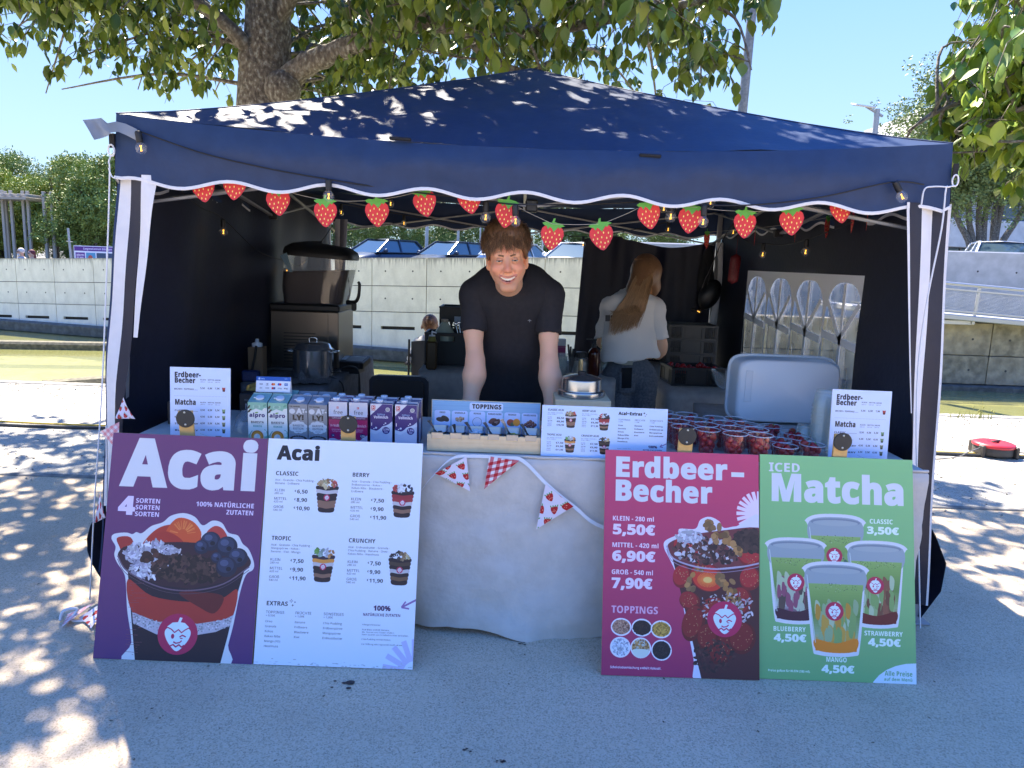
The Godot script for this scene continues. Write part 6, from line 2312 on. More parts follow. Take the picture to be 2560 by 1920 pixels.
func build_toppings() -> void:
	var o := thing("toppings_box", "wooden toppings box with six steel trays and a blue picture panel", "box", Vector3(-0.158, TABLE + 0.001, 0.075), 0.0)
	var wood := grain("birch ply", Color(0.86, 0.66, 0.40), Color(0.72, 0.52, 0.29), 31)
	var fr := M.new()
	fr.box(Vector3(0, 0.034, 0.066), Vector3(0.455, 0.068, 0.010), 0.001)
	part("front_panel", fr, wood, o)
	for s in [-1.0, 1.0]:
		var sd := M.new()
		sd.box(Vector3(s * 0.2225, 0.034, -0.004), Vector3(0.010, 0.068, 0.13), 0.001)
		part("side_panel", sd, wood, o)
	var bk := M.new()
	bk.box(Vector3(0, 0.09, -0.082), Vector3(0.455, 0.18, 0.009), 0.001)
	part("back_panel", bk, wood, o)
	var p := Paint.new(450, 176, 2.4, Color(0.48, 0.68, 0.84))
	for k in 26:
		p.rect(0, k * 6.8, 450, 3.0, Color(0.50, 0.70, 0.86) if k % 3 else Color(0.46, 0.66, 0.83))
	p.round_rect(156, 5, 140, 34, 9, Color(0.76, 0.84, 0.96))
	p.text("TOPPINGS", 166, 31, 18, Color(0.12, 0.13, 0.20), 122, 2)
	for k in 6:
		var x := 10.0 + k * 73
		p.round_rect(x, 42, 66, 130, 9, Color(0.70, 0.80, 0.97))
		p.text(["OREO", "GRANOLA", "KOKOS", "KAKAO-NIBS", "MANGO", "HASELNUSS"][k], x + 33, 55, 7, Color(0.13, 0.14, 0.22), [25, 44, 31, 56, 34, 53][k], 1, 1)
	var r := RandomNumberGenerator.new()
	r.seed = 6
	p.oval(36, 82, 19, 10, Color(0.20, 0.21, 0.24), 0.1)
	p.oval(55, 78, 18, 11, Color(0.16, 0.17, 0.20), 0.5)
	p.shape([98, 84, 136, 84, 130, 104, 104, 104], Color(0.70, 0.78, 0.90))
	sprinkle(p, r, 60, 117, 78, 17, 9, 6, [Color(0.70, 0.55, 0.42), Color(0.55, 0.42, 0.32), Color(0.80, 0.70, 0.58)], 1.4)
	p.oval(189, 88, 20, 20, Color(0.30, 0.34, 0.45))
	p.oval(189, 88, 18.5, 18.5, Color(0.70, 0.78, 0.92))
	p.blob([236, 86, 250, 70, 270, 72, 262, 88, 246, 94], Color(0.38, 0.24, 0.24))
	p.blob([250, 92, 266, 76, 282, 72, 284, 88, 268, 102, 254, 100], Color(0.27, 0.17, 0.18))
	sprinkle(p, r, 16, 269, 88, 10, 7, 3, [Color(0.75, 0.68, 0.68)], 1.0)
	p.oval(330, 86, 17, 15, Color(0.62, 0.28, 0.24), 0.4)
	p.oval(338, 92, 10, 9, Color(0.36, 0.42, 0.30))
	p.oval(354, 84, 15, 16, Color(0.85, 0.56, 0.20))
	for q in [[392, 92], [402, 84], [412, 78], [422, 84], [432, 92], [400, 98], [412, 92], [424, 98], [408, 104], [420, 106]]:
		p.oval(q[0], q[1], 7, 7, Color(0.36, 0.22, 0.22))
		p.oval(q[0] - 2, q[1] - 2, 3, 3, Color(0.58, 0.42, 0.40))
	var f := M.new()
	f.quad(Vector3(-0.225, 0.003, -0.0768), Vector3(0.225, 0.003, -0.0768), Vector3(0.225, 0.178, -0.0768), Vector3(-0.225, 0.178, -0.0768))
	part("picture_panel", f, printed(p, 0.4), o)
	var steel := mat("tray steel", Color(0.42, 0.42, 0.42), 0.28, 0.9)
	var fills := [[Color(0.03, 0.025, 0.022), 0.9], [Color(0.30, 0.22, 0.13), 0.8], [Color(0.66, 0.70, 0.74), 1.15], [Color(0.08, 0.05, 0.04), 0.5], [Color(0.62, 0.48, 0.08), 0.95], [Color(0.22, 0.17, 0.12), 0.45]]
	for k in 6:
		var x := -0.1875 + k * 0.075
		var m := M.new()
		var rings := []
		for q in [[0.0365, 0.0755, 0.064], [0.034, 0.0755, 0.0615], [0.028, 0.02, 0.052], [0.0, 0.018, 0.0]]:
			var ring := []
			for j in 24:
				var an := TAU * j / 24.0
				var c := cos(an)
				var s := sin(an)
				ring.append(Vector3(x + signf(c) * pow(absf(c), 0.35) * q[0], q[1], -0.002 + signf(s) * pow(absf(s), 0.35) * q[2]))
			rings.append(ring)
		m.sheet(rings, true)
		m.box(Vector3(x, 0.064, 0.0725), Vector3(0.045, 0.022, 0.0015), 0.0)
		var tray := part("tray", m, steel, o)
		var heap := M.new()
		for j in 70:
			var px := x + rng.randf_range(-0.027, 0.027)
			var pz := rng.randf_range(-0.048, 0.052)
			var y: float = (0.048 + 0.012 * cos((px - x) * 50.0) * cos(pz * 22.0)) * fills[k][1]
			heap.ball(Vector3(px, y, pz), Vector3(1, 0.7, 1) * rng.randf_range(0.004, 0.009), 6, 4, Basis.from_euler(Vector3(rng.randf(), rng.randf(), rng.randf())))
		part("filling", heap, mat("filling %d" % k, fills[k][0], 0.75), tray).set_meta("kind", "stuff")
		var sp := M.new()
		var base := Vector3(x - 0.005, 0.055, 0.015)
		var tip := Vector3(x - 0.04, 0.112, 0.02 + 0.004 * (k % 3))
		if k == 1:
			tip = Vector3(x - 0.012, 0.105, 0.045)
		if k == 4:
			tip = Vector3(x - 0.045, 0.125, 0.01)
		sp.sheet([
			[base + Vector3(-0.008, 0, 0), base + Vector3(0.008, 0, 0.004)],
			[base.lerp(tip, 0.4) + Vector3(-0.003, 0, 0), base.lerp(tip, 0.4) + Vector3(0.004, 0, 0.003)],
			[base.lerp(tip, 0.75) + Vector3(-0.006, 0.001, 0), base.lerp(tip, 0.75) + Vector3(0.007, 0.002, 0.003)],
			[tip + Vector3(-0.008, -0.002, 0), tip + Vector3(0.007, 0.003, 0.003)]])
		part("spoon", sp, mat("spoon steel", Color(0.35, 0.36, 0.40), 0.25, 0.9), tray)

func strawberry_mesh(sd: int) -> M:
	var m := M.new()
	var r := RandomNumberGenerator.new()
	r.seed = sd
	var rings := []
	for k in 9:
		var v := k / 8.0
		var ring := []
		for s in 12:
			var an := -TAU * s / 12.0
			var rad := sin(PI * pow(v, 0.75)) ** 0.8 * 0.5 * (1.0 + 0.05 * sin(an * 2 + sd))
			ring.append(Vector3(cos(an) * rad, v * 1.1 - 0.55, sin(an) * rad))
		rings.append(ring)
	m.sheet(rings, true)
	return m

func build_cups() -> void:
	var cup_m := glass("clear cup", Color(0.90, 0.92, 0.95), 0.025, 0.05)
	var rim_m := glass("cup rim", Color(0.92, 0.94, 0.97), 0.35, 0.08)
	var red := mat("strawberry skin", Color(0.46, 0.010, 0.012), 0.28, 0, 0.3, 0.03)
	var cut := mat("strawberry flesh", Color(0.62, 0.06, 0.03), 0.35, 0, 0.45, 0.02)
	var green := mat("strawberry leaf", Color(0.10, 0.22, 0.03), 0.6)
	var places := [[0.747, 0.094, 0], [0.841, 0.150, 0], [0.940, 0.158, 0], [0.655, 0.055, 0], [0.765, -0.002, 0], [0.858, 0.052, 0], [0.955, 0.060, 0], [0.655, -0.046, 0], [0.850, -0.046, 0], [0.946, -0.040, 0], [0.742, -0.100, 0], [0.640, -0.146, 0], [0.836, -0.146, 0], [0.926, -0.142, 0], [0.728, -0.202, 0], [0.630, -0.245, 0],
		[1.050, 0.135, 1], [1.176, 0.090, 1], [1.062, 0.033, 1], [1.166, -0.015, 1], [1.172, -0.120, 1], [1.120, -0.235, 1]]
	var berries := []
	for k in 4:
		berries.append(strawberry_mesh(k).mesh())
	var names_ := ["front row, left of the three showing at the red poster's top", "front row, middle of the three above the red poster", "front row, right one above the red poster's right corner", "behind the wooden clamp, leftmost of the front row", "second row, just behind the left front cup", "second row, behind the middle front cup", "second row, behind the right front cup", "left edge, behind the wooden clamp's cup", "third row, above the middle front cup", "third row, beside the empty table space", "third row, second from the left", "rear left, next to the menu board", "rear row, third from the left", "rear row, right one near the white bin", "rear row, second from left", "rearmost at left, half hidden by the menu board", "foremost low cup above the green poster", "low one right of the foremost, cut berry on top", "low cup just behind the foremost low one", "low cup in the second row at right", "low cup in the third row at right", "rearmost low cup before the white bin"]
	for q in places.size():
		var pl = places[q]
		var low: bool = pl[2] == 1
		var h := 0.070 if low else 0.117
		var rt := 0.050 if low else 0.0485
		var rb := 0.034 if low else 0.031
		var o := thing("strawberry_cup", "clear cup of strawberries, " + names_[q], "cup", Vector3(pl[0], TABLE + 0.001, pl[1]), rng.randf() * TAU, "clear cups of strawberries on the counter")
		var m := M.new()
		m.lathe([Vector2(0, 0.004), Vector2(rb * 0.9, 0.003), Vector2(rb, 0.0), Vector2(lerpf(rb, rt, 0.62), h * 0.6), Vector2(lerpf(rb, rt, 0.66) + 0.0015, h * 0.63), Vector2(rt - 0.002, h - 0.003)], 24)
		part("cup", m, cup_m, o)
		var rm := M.new()
		var rp := []
		for s in 25:
			rp.append(Vector3(cos(TAU * s / 24.0) * rt, h - 0.002, sin(TAU * s / 24.0) * rt))
		rm.tube(rp, 0.0021, 6, false)
		part("rim", rm, rim_m, o)
		var n := 11 if low else 18
		for k in n:
			var lvl := k / float(n)
			var rad := lerpf(rb, rt, lvl) - 0.019
			var an := k * 2.4 + q
			var s := rng.randf_range(0.027, 0.034)
			var p := Vector3(cos(an) * rad * (0.3 if k % 5 == 4 else 1.0), 0.017 + lvl * (h - 0.022) * (1.08 if low else 0.92), sin(an) * rad * (0.3 if k % 5 == 4 else 1.0))
			part("strawberry", berries[k % 4], cut if (k + q) % 3 == 0 else red, o, Transform3D(Basis.from_euler(Vector3(rng.randf() * 3, rng.randf() * 6, rng.randf() * 3)).scaled(Vector3(s, s * 1.1, s)), p))
		if low:
			var lf := M.new()
			lf.tri(Vector3(0.006, h + 0.004, 0), Vector3(0.016, h + 0.001, 0.006), Vector3(0.012, h + 0.010, -0.004))
			part("calyx", lf, green, o)

func fruit_print(w: float, h: float, sd: int, bg: Color) -> Paint:
	var r := RandomNumberGenerator.new()
	r.seed = sd
	var p := Paint.new(w, h, 2.0, bg)
	for q in [[0.2, 0.12], [0.55, 0.16], [0.85, 0.1], [0.32, 0.42], [0.66, 0.46], [0.95, 0.42], [0.15, 0.62], [0.48, 0.72], [0.8, 0.75], [0.3, 0.93], [0.62, 0.97], [0.03, 0.3]]:
		var x: float = q[0] * w
		var y: float = q[1] * h
		var an := r.randf_range(-0.8, 0.8)
		var s := w * 0.085
		var pt := func(a: float, b: float) -> Vector2: return Vector2(x, y) + Vector2(a, b).rotated(an) * s
		var out := []
		for v in [pt.call(-1, -0.7), pt.call(0, -1), pt.call(1, -0.7), pt.call(0.9, 0.3), pt.call(0, 1.4), pt.call(-0.9, 0.3)]:
			out.append_array([v.x, v.y])
		p.blob(out, Color(0.72, 0.10, 0.13))
		for j in 7:
			var v: Vector2 = pt.call(r.randf_range(-0.6, 0.6), r.randf_range(-0.5, 0.7))
			p.oval(v.x, v.y, 1.0, 1.4, Color(0.92, 0.62, 0.5), 0, 6)
		for j in 4:
			var a: Vector2 = pt.call(-0.9 + j * 0.6, -0.75)
			var b: Vector2 = pt.call(-1.1 + j * 0.75, -1.35)
			p.line([a.x, a.y, b.x, b.y], s * 0.3, Color(0.35, 0.62, 0.35))
	return p

func gingham(red: Color, bg: Color) -> Paint:
	var p := Paint.new(100, 100, 2.0, bg)
	for a in 10:
		for b in 10:
			var k := (a % 2) + (b % 2)
			if k:
				p.rect(a * 10, b * 10, 10, 10, red if k == 2 else red.lerp(bg, 0.45))
	return p

func flag_mesh(a: Vector3, b: Vector3, tip: Vector3, curl: float, uv_turn := 0.0) -> M:
	var m := M.new()
	var rows := []
	for j in 9:
		var v := j / 8.0
		var row := []
		for k in 7:
			var u := k / 6.0
			var p := a.lerp(b, u).lerp(tip, v)
			p.z += curl * sin(u * PI) * (1 - v) * 0.5 + curl * v * v
			row.append(p)
		rows.append(row)
	m.sheet(rows, false, false)
	for k in m.t.size():
		var u := m.t[k]
		m.t[k] = Vector2(0.5, 0.5) + (Vector2((u.x - 0.5) * (1 - u.y), u.y - 0.5)).rotated(uv_turn) * 0.92
	return m

func build_bunting() -> void:
	var tape := mat("bunting tape", Color(0.70, 0.72, 0.76), 0.8)
	var fm := [printed(fruit_print(110, 120, 5, Color(0.88, 0.84, 0.88)), 0.8), printed(gingham(Color(0.70, 0.08, 0.14), Color(0.90, 0.88, 0.88)), 0.8), printed(gingham(Color(0.86, 0.55, 0.58), Color(0.90, 0.86, 0.87)), 0.8)]
	var o := thing("bunting", "fabric bunting of strawberry and red gingham flags across the tablecloth", "bunting")
	var s := M.new()
	var line := sway([Vector3(-1.0, 0.50, 0.235), Vector3(-0.66, 0.48, 0.24), Vector3(-0.44, 0.575, 0.232), Vector3(-0.36, 0.665, 0.224), Vector3(-0.282, 0.745, 0.217), Vector3(-0.20, 0.758, 0.214), Vector3(-0.07, 0.756, 0.214), Vector3(0.0, 0.747, 0.217), Vector3(0.10, 0.655, 0.226), Vector3(0.21, 0.57, 0.230), Vector3(0.34, 0.488, 0.235), Vector3(0.7, 0.42, 0.24)], 5)
	var strip := []
	for p in line:
		strip.append([p + Vector3(0.003, 0.006, 0), p + Vector3(-0.003, -0.006, 0.003)])
	s.sheet(strip)
	part("tape", s, tape, o)
	part("flag", flag_mesh(Vector3(-0.343, 0.686, 0.226), Vector3(-0.222, 0.757, 0.218), Vector3(-0.203, 0.622, 0.228), 0.012, -0.5), fm[0], o)
	part("flag", flag_mesh(Vector3(-0.133, 0.760, 0.216), Vector3(-0.014, 0.748, 0.220), Vector3(-0.148, 0.632, 0.226), 0.010, 0.4), fm[1], o)
	part("flag", flag_mesh(Vector3(0.092, 0.660, 0.228), Vector3(0.205, 0.573, 0.233), Vector3(0.062, 0.478, 0.236), 0.010, 0.7), fm[0], o)
	var l := thing("bunting", "loose end of bunting knotted at the gazebo's left front leg", "bunting")
	var t2 := M.new()
	t2.tube(sway([Vector3(-1.715, 0.79, 0.06), Vector3(-1.735, 0.6, 0.04), Vector3(-1.75, 0.40, 0.03)]), 0.004, 5)
	part("tape", t2, tape, l)
	part("flag", flag_mesh(Vector3(-1.74, 0.765, 0.07), Vector3(-1.645, 0.815, 0.09), Vector3(-1.65, 0.70, 0.09), 0.02, 0.3), fm[2], l)
	part("flag", flag_mesh(Vector3(-1.655, 0.905, 0.03), Vector3(-1.60, 0.82, 0.05), Vector3(-1.68, 0.82, 0.04), 0.02, 0.3), fm[0], l)
	part("flag", flag_mesh(Vector3(-1.75, 0.52, 0.07), Vector3(-1.73, 0.40, 0.08), Vector3(-1.77, 0.38, 0.08), 0.02, 0.3), fm[0], l)
	part("flag", flag_mesh(Vector3(-1.80, 0.01, 0.20), Vector3(-1.68, 0.09, 0.16), Vector3(-1.70, 0.01, 0.25), 0.03, 0.9), fm[0], l)
	part("flag", flag_mesh(Vector3(-1.86, 0.012, 0.17), Vector3(-1.75, 0.06, 0.15), Vector3(-1.82, 0.01, 0.25), 0.03, 0.2), fm[2], l)
	var kn := M.new()
	kn.tube(sway([Vector3(-1.86, 0.008, 0.22), Vector3(-1.85, 0.045, 0.21), Vector3(-1.80, 0.05, 0.20), Vector3(-1.81, 0.01, 0.22), Vector3(-1.75, 0.008, 0.21)]), 0.006, 5)
	part("tape_tangle", kn, tape, l)

func build_counter_rest() -> void:
	var steel := mat("brushed steel", Color(0.52, 0.52, 0.52), 0.25, 0.95)
	var black := mat("black plastic", Color.BLACK)
	var b := thing("wooden_box", "plain birch box under the round steel pot", "box", Vector3(0.258, TABLE + 0.001, -0.235))
	var m := M.new()
	m.box(Vector3(0, 0.0875, 0), Vector3(0.242, 0.175, 0.22), 0.002)
	part("box", m, grain("birch ply", Color.WHITE, Color.WHITE, 31), b)
	var p := thing("steel_pot", "round steel pot with stepped lid on the birch box", "pot", Vector3(0.258, 0.932, -0.245))
	m = M.new()
	m.lathe([Vector2(0, 0), Vector2(0.104, 0), Vector2(0.106, 0.003), Vector2(0.106, 0.022), Vector2(0.103, 0.026), Vector2(0.090, 0.028)], 40)
	part("base_ring", m, steel, p)
	m = M.new()
	m.lathe([Vector2(0.090, 0.027), Vector2(0.089, 0.030), Vector2(0.088, 0.072), Vector2(0.084, 0.078)], 40)
	part("body", m, steel, p)
	m = M.new()
	m.lathe([Vector2(0.0875, 0.077), Vector2(0.084, 0.081), Vector2(0.05, 0.092), Vector2(0.02, 0.097), Vector2(0, 0.098)], 40)
	part("lid", m, steel, p)
	m = M.new()
	m.lathe([Vector2(0, 0.096), Vector2(0.018, 0.096), Vector2(0.020, 0.106), Vector2(0.017, 0.109), Vector2(0, 0.109)], 20)
	part("knob", m, black, p)
	var bin := thing("plastic_bin", "large milky white plastic bin on its side at the counter's right rear", "bin", Vector3(1.31, TABLE + 0.004, -0.56), -0.02)
	var f := M.new()
	var rings := []
	for q in [[0.0, 0.0, 1.0], [0.10, 0.0, 0.97], [0.125, 0.0, 0.90], [0.13, 0.0, 0.0]]:
		var ring := []
		for s in 48:
			var an := TAU * s / 48.0
			var c := cos(an)
			var sn := sin(an)
			ring.append(Vector3(signf(c) * pow(absf(c), 0.28) * 0.262 * q[2], 0.165 + signf(sn) * pow(absf(sn), 0.28) * 0.163 * q[2], q[0] - 0.13))
		rings.append(ring)
	f.sheet(rings, true)
	var bm := mat("milky plastic", Color(0.66, 0.70, 0.72), 0.35)
	bm.backlight = Color(0.35, 0.36, 0.38)
	part("shell", f, bm, bin)
	var lip := M.new()
	var lp := []
	for s in 49:
		var an := TAU * s / 48.0
		var c := cos(an)
		var sn := sin(an)
		lp.append(Vector3(signf(c) * pow(absf(c), 0.28) * 0.268, 0.166 + signf(sn) * pow(absf(sn), 0.28) * 0.166, -0.13))
	lip.tube(lp, 0.008, 6, false)
	part("rim", lip, bm, bin)
	var gr := M.new()
	gr.box(Vector3(-0.20, 0.19, -0.004), Vector3(0.035, 0.16, 0.006), 0.003)
	part("grip", gr, bm, bin)
	var cup_m := glass("stacked cup", Color(0.80, 0.85, 0.82), 0.28, 0.12)
	var st := thing("cup_stack", "tall stack of clear empty cups beside the right drinks menu", "cup stack", Vector3(1.262, TABLE + 0.001, -0.04))
	for k in 13:
		m = M.new()
		m.lathe([Vector2(0.046, k * 0.0165), Vector2(0.048, k * 0.0165 + 0.003), Vector2(0.046, k * 0.0165 + 0.006), Vector2(0.034, k * 0.0165 + 0.075), Vector2(0.0, k * 0.0165 + 0.076)], 22)
		part("cup", m, cup_m, st)
	st = thing("cup_stack", "short upturned stack of clear small cups before the white bin", "cup stack", Vector3(1.235, TABLE + 0.001, -0.13))
	for k in 4:
		m = M.new()
		m.lathe([Vector2(0.050, k * 0.011), Vector2(0.051, k * 0.011 + 0.004), Vector2(0.048, k * 0.011 + 0.006), Vector2(0.036, k * 0.011 + 0.068), Vector2(0.0, k * 0.011 + 0.069)], 22)
		part("cup", m, cup_m, st)
	var dm := thing("clear_dome", "clear plastic dome lid behind the left drinks menu", "lid", Vector3(-1.165, TABLE + 0.001, -0.10))
	m = M.new()
	m.lathe([Vector2(0.085, 0), Vector2(0.083, 0.02), Vector2(0.07, 0.06), Vector2(0.05, 0.085), Vector2(0, 0.095)], 26)
	part("dome", m, glass("dome plastic", Color(0.8, 0.85, 0.9), 0.25), dm)
	var k := 0
	for q in [[-1.235, -0.28, 0.09, 0.13, 0.08, "M", "black box with a white letter behind the left drinks menu"], [-1.500, -0.20, 0.13, 0.10, 0.10, "HAN", "black box with grey lettering left of the drinks menu"]]:
		var bx := thing("black_box", q[6], "box", Vector3(q[0], TABLE + 0.001, q[1]), 0.1)
		m = M.new()
		m.box(Vector3(0, q[3] / 2, 0), Vector3(q[2], q[3], q[4]), 0.003)
		part("box", m, mat("black card", Color(0.015, 0.015, 0.017), 0.5), bx)
		var pr := Paint.new(q[2] * 1000, q[3] * 1000, 1.5, lin(0.015, 0.015, 0.017))
		pr.text(q[5], 20, 70, 26, Color(0.55, 0.57, 0.6), 0, 0)
		pr.text("Black", 20, 30, 7, Color(0.4, 0.42, 0.45), 0, 1)
		m = M.new()
		m.quad(Vector3(-q[2] / 2 + 0.003, 0.003, q[4] / 2 + 0.0006), Vector3(q[2] / 2 - 0.003, 0.003, q[4] / 2 + 0.0006), Vector3(q[2] / 2 - 0.003, q[3] - 0.003, q[4] / 2 + 0.0006), Vector3(-q[2] / 2 + 0.003, q[3] - 0.003, q[4] / 2 + 0.0006))
		part("printed_face", m, printed(pr), bx)
		k += 1
	var tr := thing("green_tray", "pale tray with a green rim behind the coconut cartons", "tray", Vector3(-1.14, TABLE + 0.001, -0.40))
	m = M.new()
	m.box(Vector3(0, 0.045, 0), Vector3(0.24, 0.07, 0.17), 0.008)
	part("tray", m, mat("tray green", Color(0.08, 0.30, 0.06), 0.5), tr)
	m = M.new()
	m.box(Vector3(0, 0.092, 0), Vector3(0.25, 0.022, 0.18), 0.004)
	part("lid", m, mat("tray lid", Color(0.42, 0.50, 0.60), 0.3), tr)
	var sq := thing("sponge_cloth", "crumpled mustard cloth on the tray behind the payment sign", "cloth", Vector3(-1.20, 0.858, -0.40))
	m = M.new()
	for j in 7:
		m.ball(Vector3(rng.randf_range(-.06, .06), 0.02, rng.randf_range(-.04, .04)), Vector3(0.05, 0.024, 0.04), 9, 6, Basis.from_euler(Vector3(rng.randf(), rng.randf(), 0)))
	part("cloth", m, mat("mustard cloth", Color(0.28, 0.19, 0.04), 0.9), sq)

# ---------------------------------------------------------------- inside the gazebo
func cloth_table(called: String, label: String, x0: float, x1: float, z0: float, z1: float, top: float, col: Material, sag: float, sd: int) -> void:
	var o := thing("trestle_table", label, "table")
	var t := M.new()
	t.box(Vector3((x0 + x1) / 2, top - 0.02, (z0 + z1) / 2), Vector3(x1 - x0 - 0.02, 0.03, z0 - z1 - 0.02), 0.004)
	part("tabletop", t, mat("table plastic", Color.GRAY), o)
	for x in [x0 + 0.06, x1 - 0.06]:
		for z in [z0 - 0.06, z1 + 0.06]:
			var m := M.new()
			m.tube([Vector3(x, 0, z), Vector3(x, top - 0.03, z)], 0.014, 6)
			part("leg", m, mat("grey tube", Color.GRAY), o)
	var f := FastNoiseLite.new()
	f.seed = sd
	f.frequency = 1.6
	var c := M.new()
	var rows := []
	var n := 60
	for j in 16:
		var row := []
		for k in n:
			var u := float(k) / n * 4.0
			var e := Vector2.ZERO
			match int(u):
				0: e = Vector2(lerpf(-1, 1, u), 1)
				1: e = Vector2(1, lerpf(1, -1, u - 1))
				2: e = Vector2(lerpf(1, -1, u - 2), -1)
				3: e = Vector2(-1, lerpf(-1, 1, u - 3))
			var p := Vector3((x0 + x1) / 2 + e.x * (x1 - x0) / 2, top, (z0 + z1) / 2 + e.y * (z0 - z1) / 2)
			if j < 4:
				p = Vector3((x0 + x1) / 2, top, (z0 + z1) / 2).lerp(p, j / 3.0)
				p.y += 0.002 * f.get_noise_2d(p.x * 6, p.z * 6) + 0.001
			else:
				var v := (j - 3) / 12.0
				var out := 0.03 * sin(k * 1.1) * v + 0.06 * v * f.get_noise_2d(k * 0.7, v + sd) + 0.015 * v
				p += Vector3(e.x if absf(e.x) == 1.0 else 0.0, 0, e.y if absf(e.y) == 1.0 else 0.0).normalized() * out
				p.y = top - v * sag * (1.0 + 0.08 * sin(k * 0.8))
			row.append(p)
		rows.append(row)
	c.sheet(rows, true)
	var cl := part("cloth", c, col, self)
	cl.name = numbered("table_cover")
	tag(cl, called, "tablecloth")

func crate(called: String, label: String, at: Vector3, s: Vector3, m: Material, style: int, turn := 0.0, group := "") -> Node3D:
	var o := thing(called, label, "crate", at, turn, group)
	var t := 0.006
	var b := M.new()
	b.box(Vector3(0, t, 0), Vector3(s.x, t * 2, s.z), 0.002)
	part("base", b, m, o)
	for side in 4:
		var w: float = s.x if side % 2 == 0 else s.z
		var d: float = (s.z if side % 2 == 0 else s.x) / 2
		var tr := Transform3D(Basis(Vector3.UP, side * PI / 2), Vector3.ZERO) * Transform3D(Basis(), Vector3(0, 0, d - t))
		var f := M.new()
		if style == 0:
			for q in [[-w / 2, w * -0.14, 0.0, s.y], [w * 0.22, w / 2, 0.0, s.y], [-w * 0.14, w * 0.22, 0.0, s.y * 0.76], [-w * 0.14, w * 0.22, s.y * 0.92, s.y]]:
				f.box(Vector3((q[0] + q[1]) / 2, (q[2] + q[3]) / 2, 0), Vector3(q[1] - q[0], q[3] - q[2], t), 0.0, tr)
		elif style == 1:
			f.box(Vector3(0, s.y * 0.13, 0), Vector3(w, s.y * 0.26, t), 0.0, tr)
			f.box(Vector3(0, s.y * 0.86, 0), Vector3(w, s.y * 0.28, t), 0.0, tr)
			for x in [-0.44, 0.44]:
				f.box(Vector3(w * x, s.y * 0.5, 0), Vector3(w * 0.12, s.y * 0.5, t), 0.0, tr)
			for k in 9:
				var x := w * (-0.42 + k * 0.105)
				f.bar(tr * Vector3(x + w * 0.09, s.y * 0.26, 0), tr * Vector3(x - w * 0.05, s.y * 0.72, 0), t, w * 0.045, tr.basis.x)
			f.box(Vector3(0, s.y * 0.42, 0), Vector3(w, s.y * 0.035, t), 0.0, tr)
			f.box(Vector3(0, s.y * 0.57, 0), Vector3(w, s.y * 0.035, t), 0.0, tr)
		else:
			f.box(Vector3(0, s.y * 0.06, 0), Vector3(w, s.y * 0.12, t * 1.6), 0.0, tr)
			f.box(Vector3(0, s.y * 0.94, 0), Vector3(w, s.y * 0.12, t * 1.6), 0.0, tr)
			f.box(Vector3(0, s.y * 0.5, -t * 0.3), Vector3(w * 0.34, s.y * 0.78, t), 0.0, tr)
			for x in [-0.48, -0.20, 0.20, 0.48]:
				f.box(Vector3(w * x, s.y * 0.5, 0), Vector3(w * 0.05, s.y * 0.8, t * 1.6), 0.0, tr)
			for k in 7:
				for sg in [-1.0, 1.0]:
					f.box(Vector3(sg * w * (0.235 + k * 0.035), s.y * 0.5, 0), Vector3(w * 0.016, s.y * 0.8, t * 0.8), 0.0, tr)
		part("side", f, m, o)
	var rim := M.new()
	for sg in [-1.0, 1.0]:
		rim.box(Vector3(0, s.y, sg * (s.z / 2 - t)), Vector3(s.x + 0.006, 0.012, 0.016), 0.002)
		rim.box(Vector3(sg * (s.x / 2 - t), s.y, 0), Vector3(0.016, 0.012, s.z - 0.02), 0.002)
	part("rim", rim, m, o)
	return o

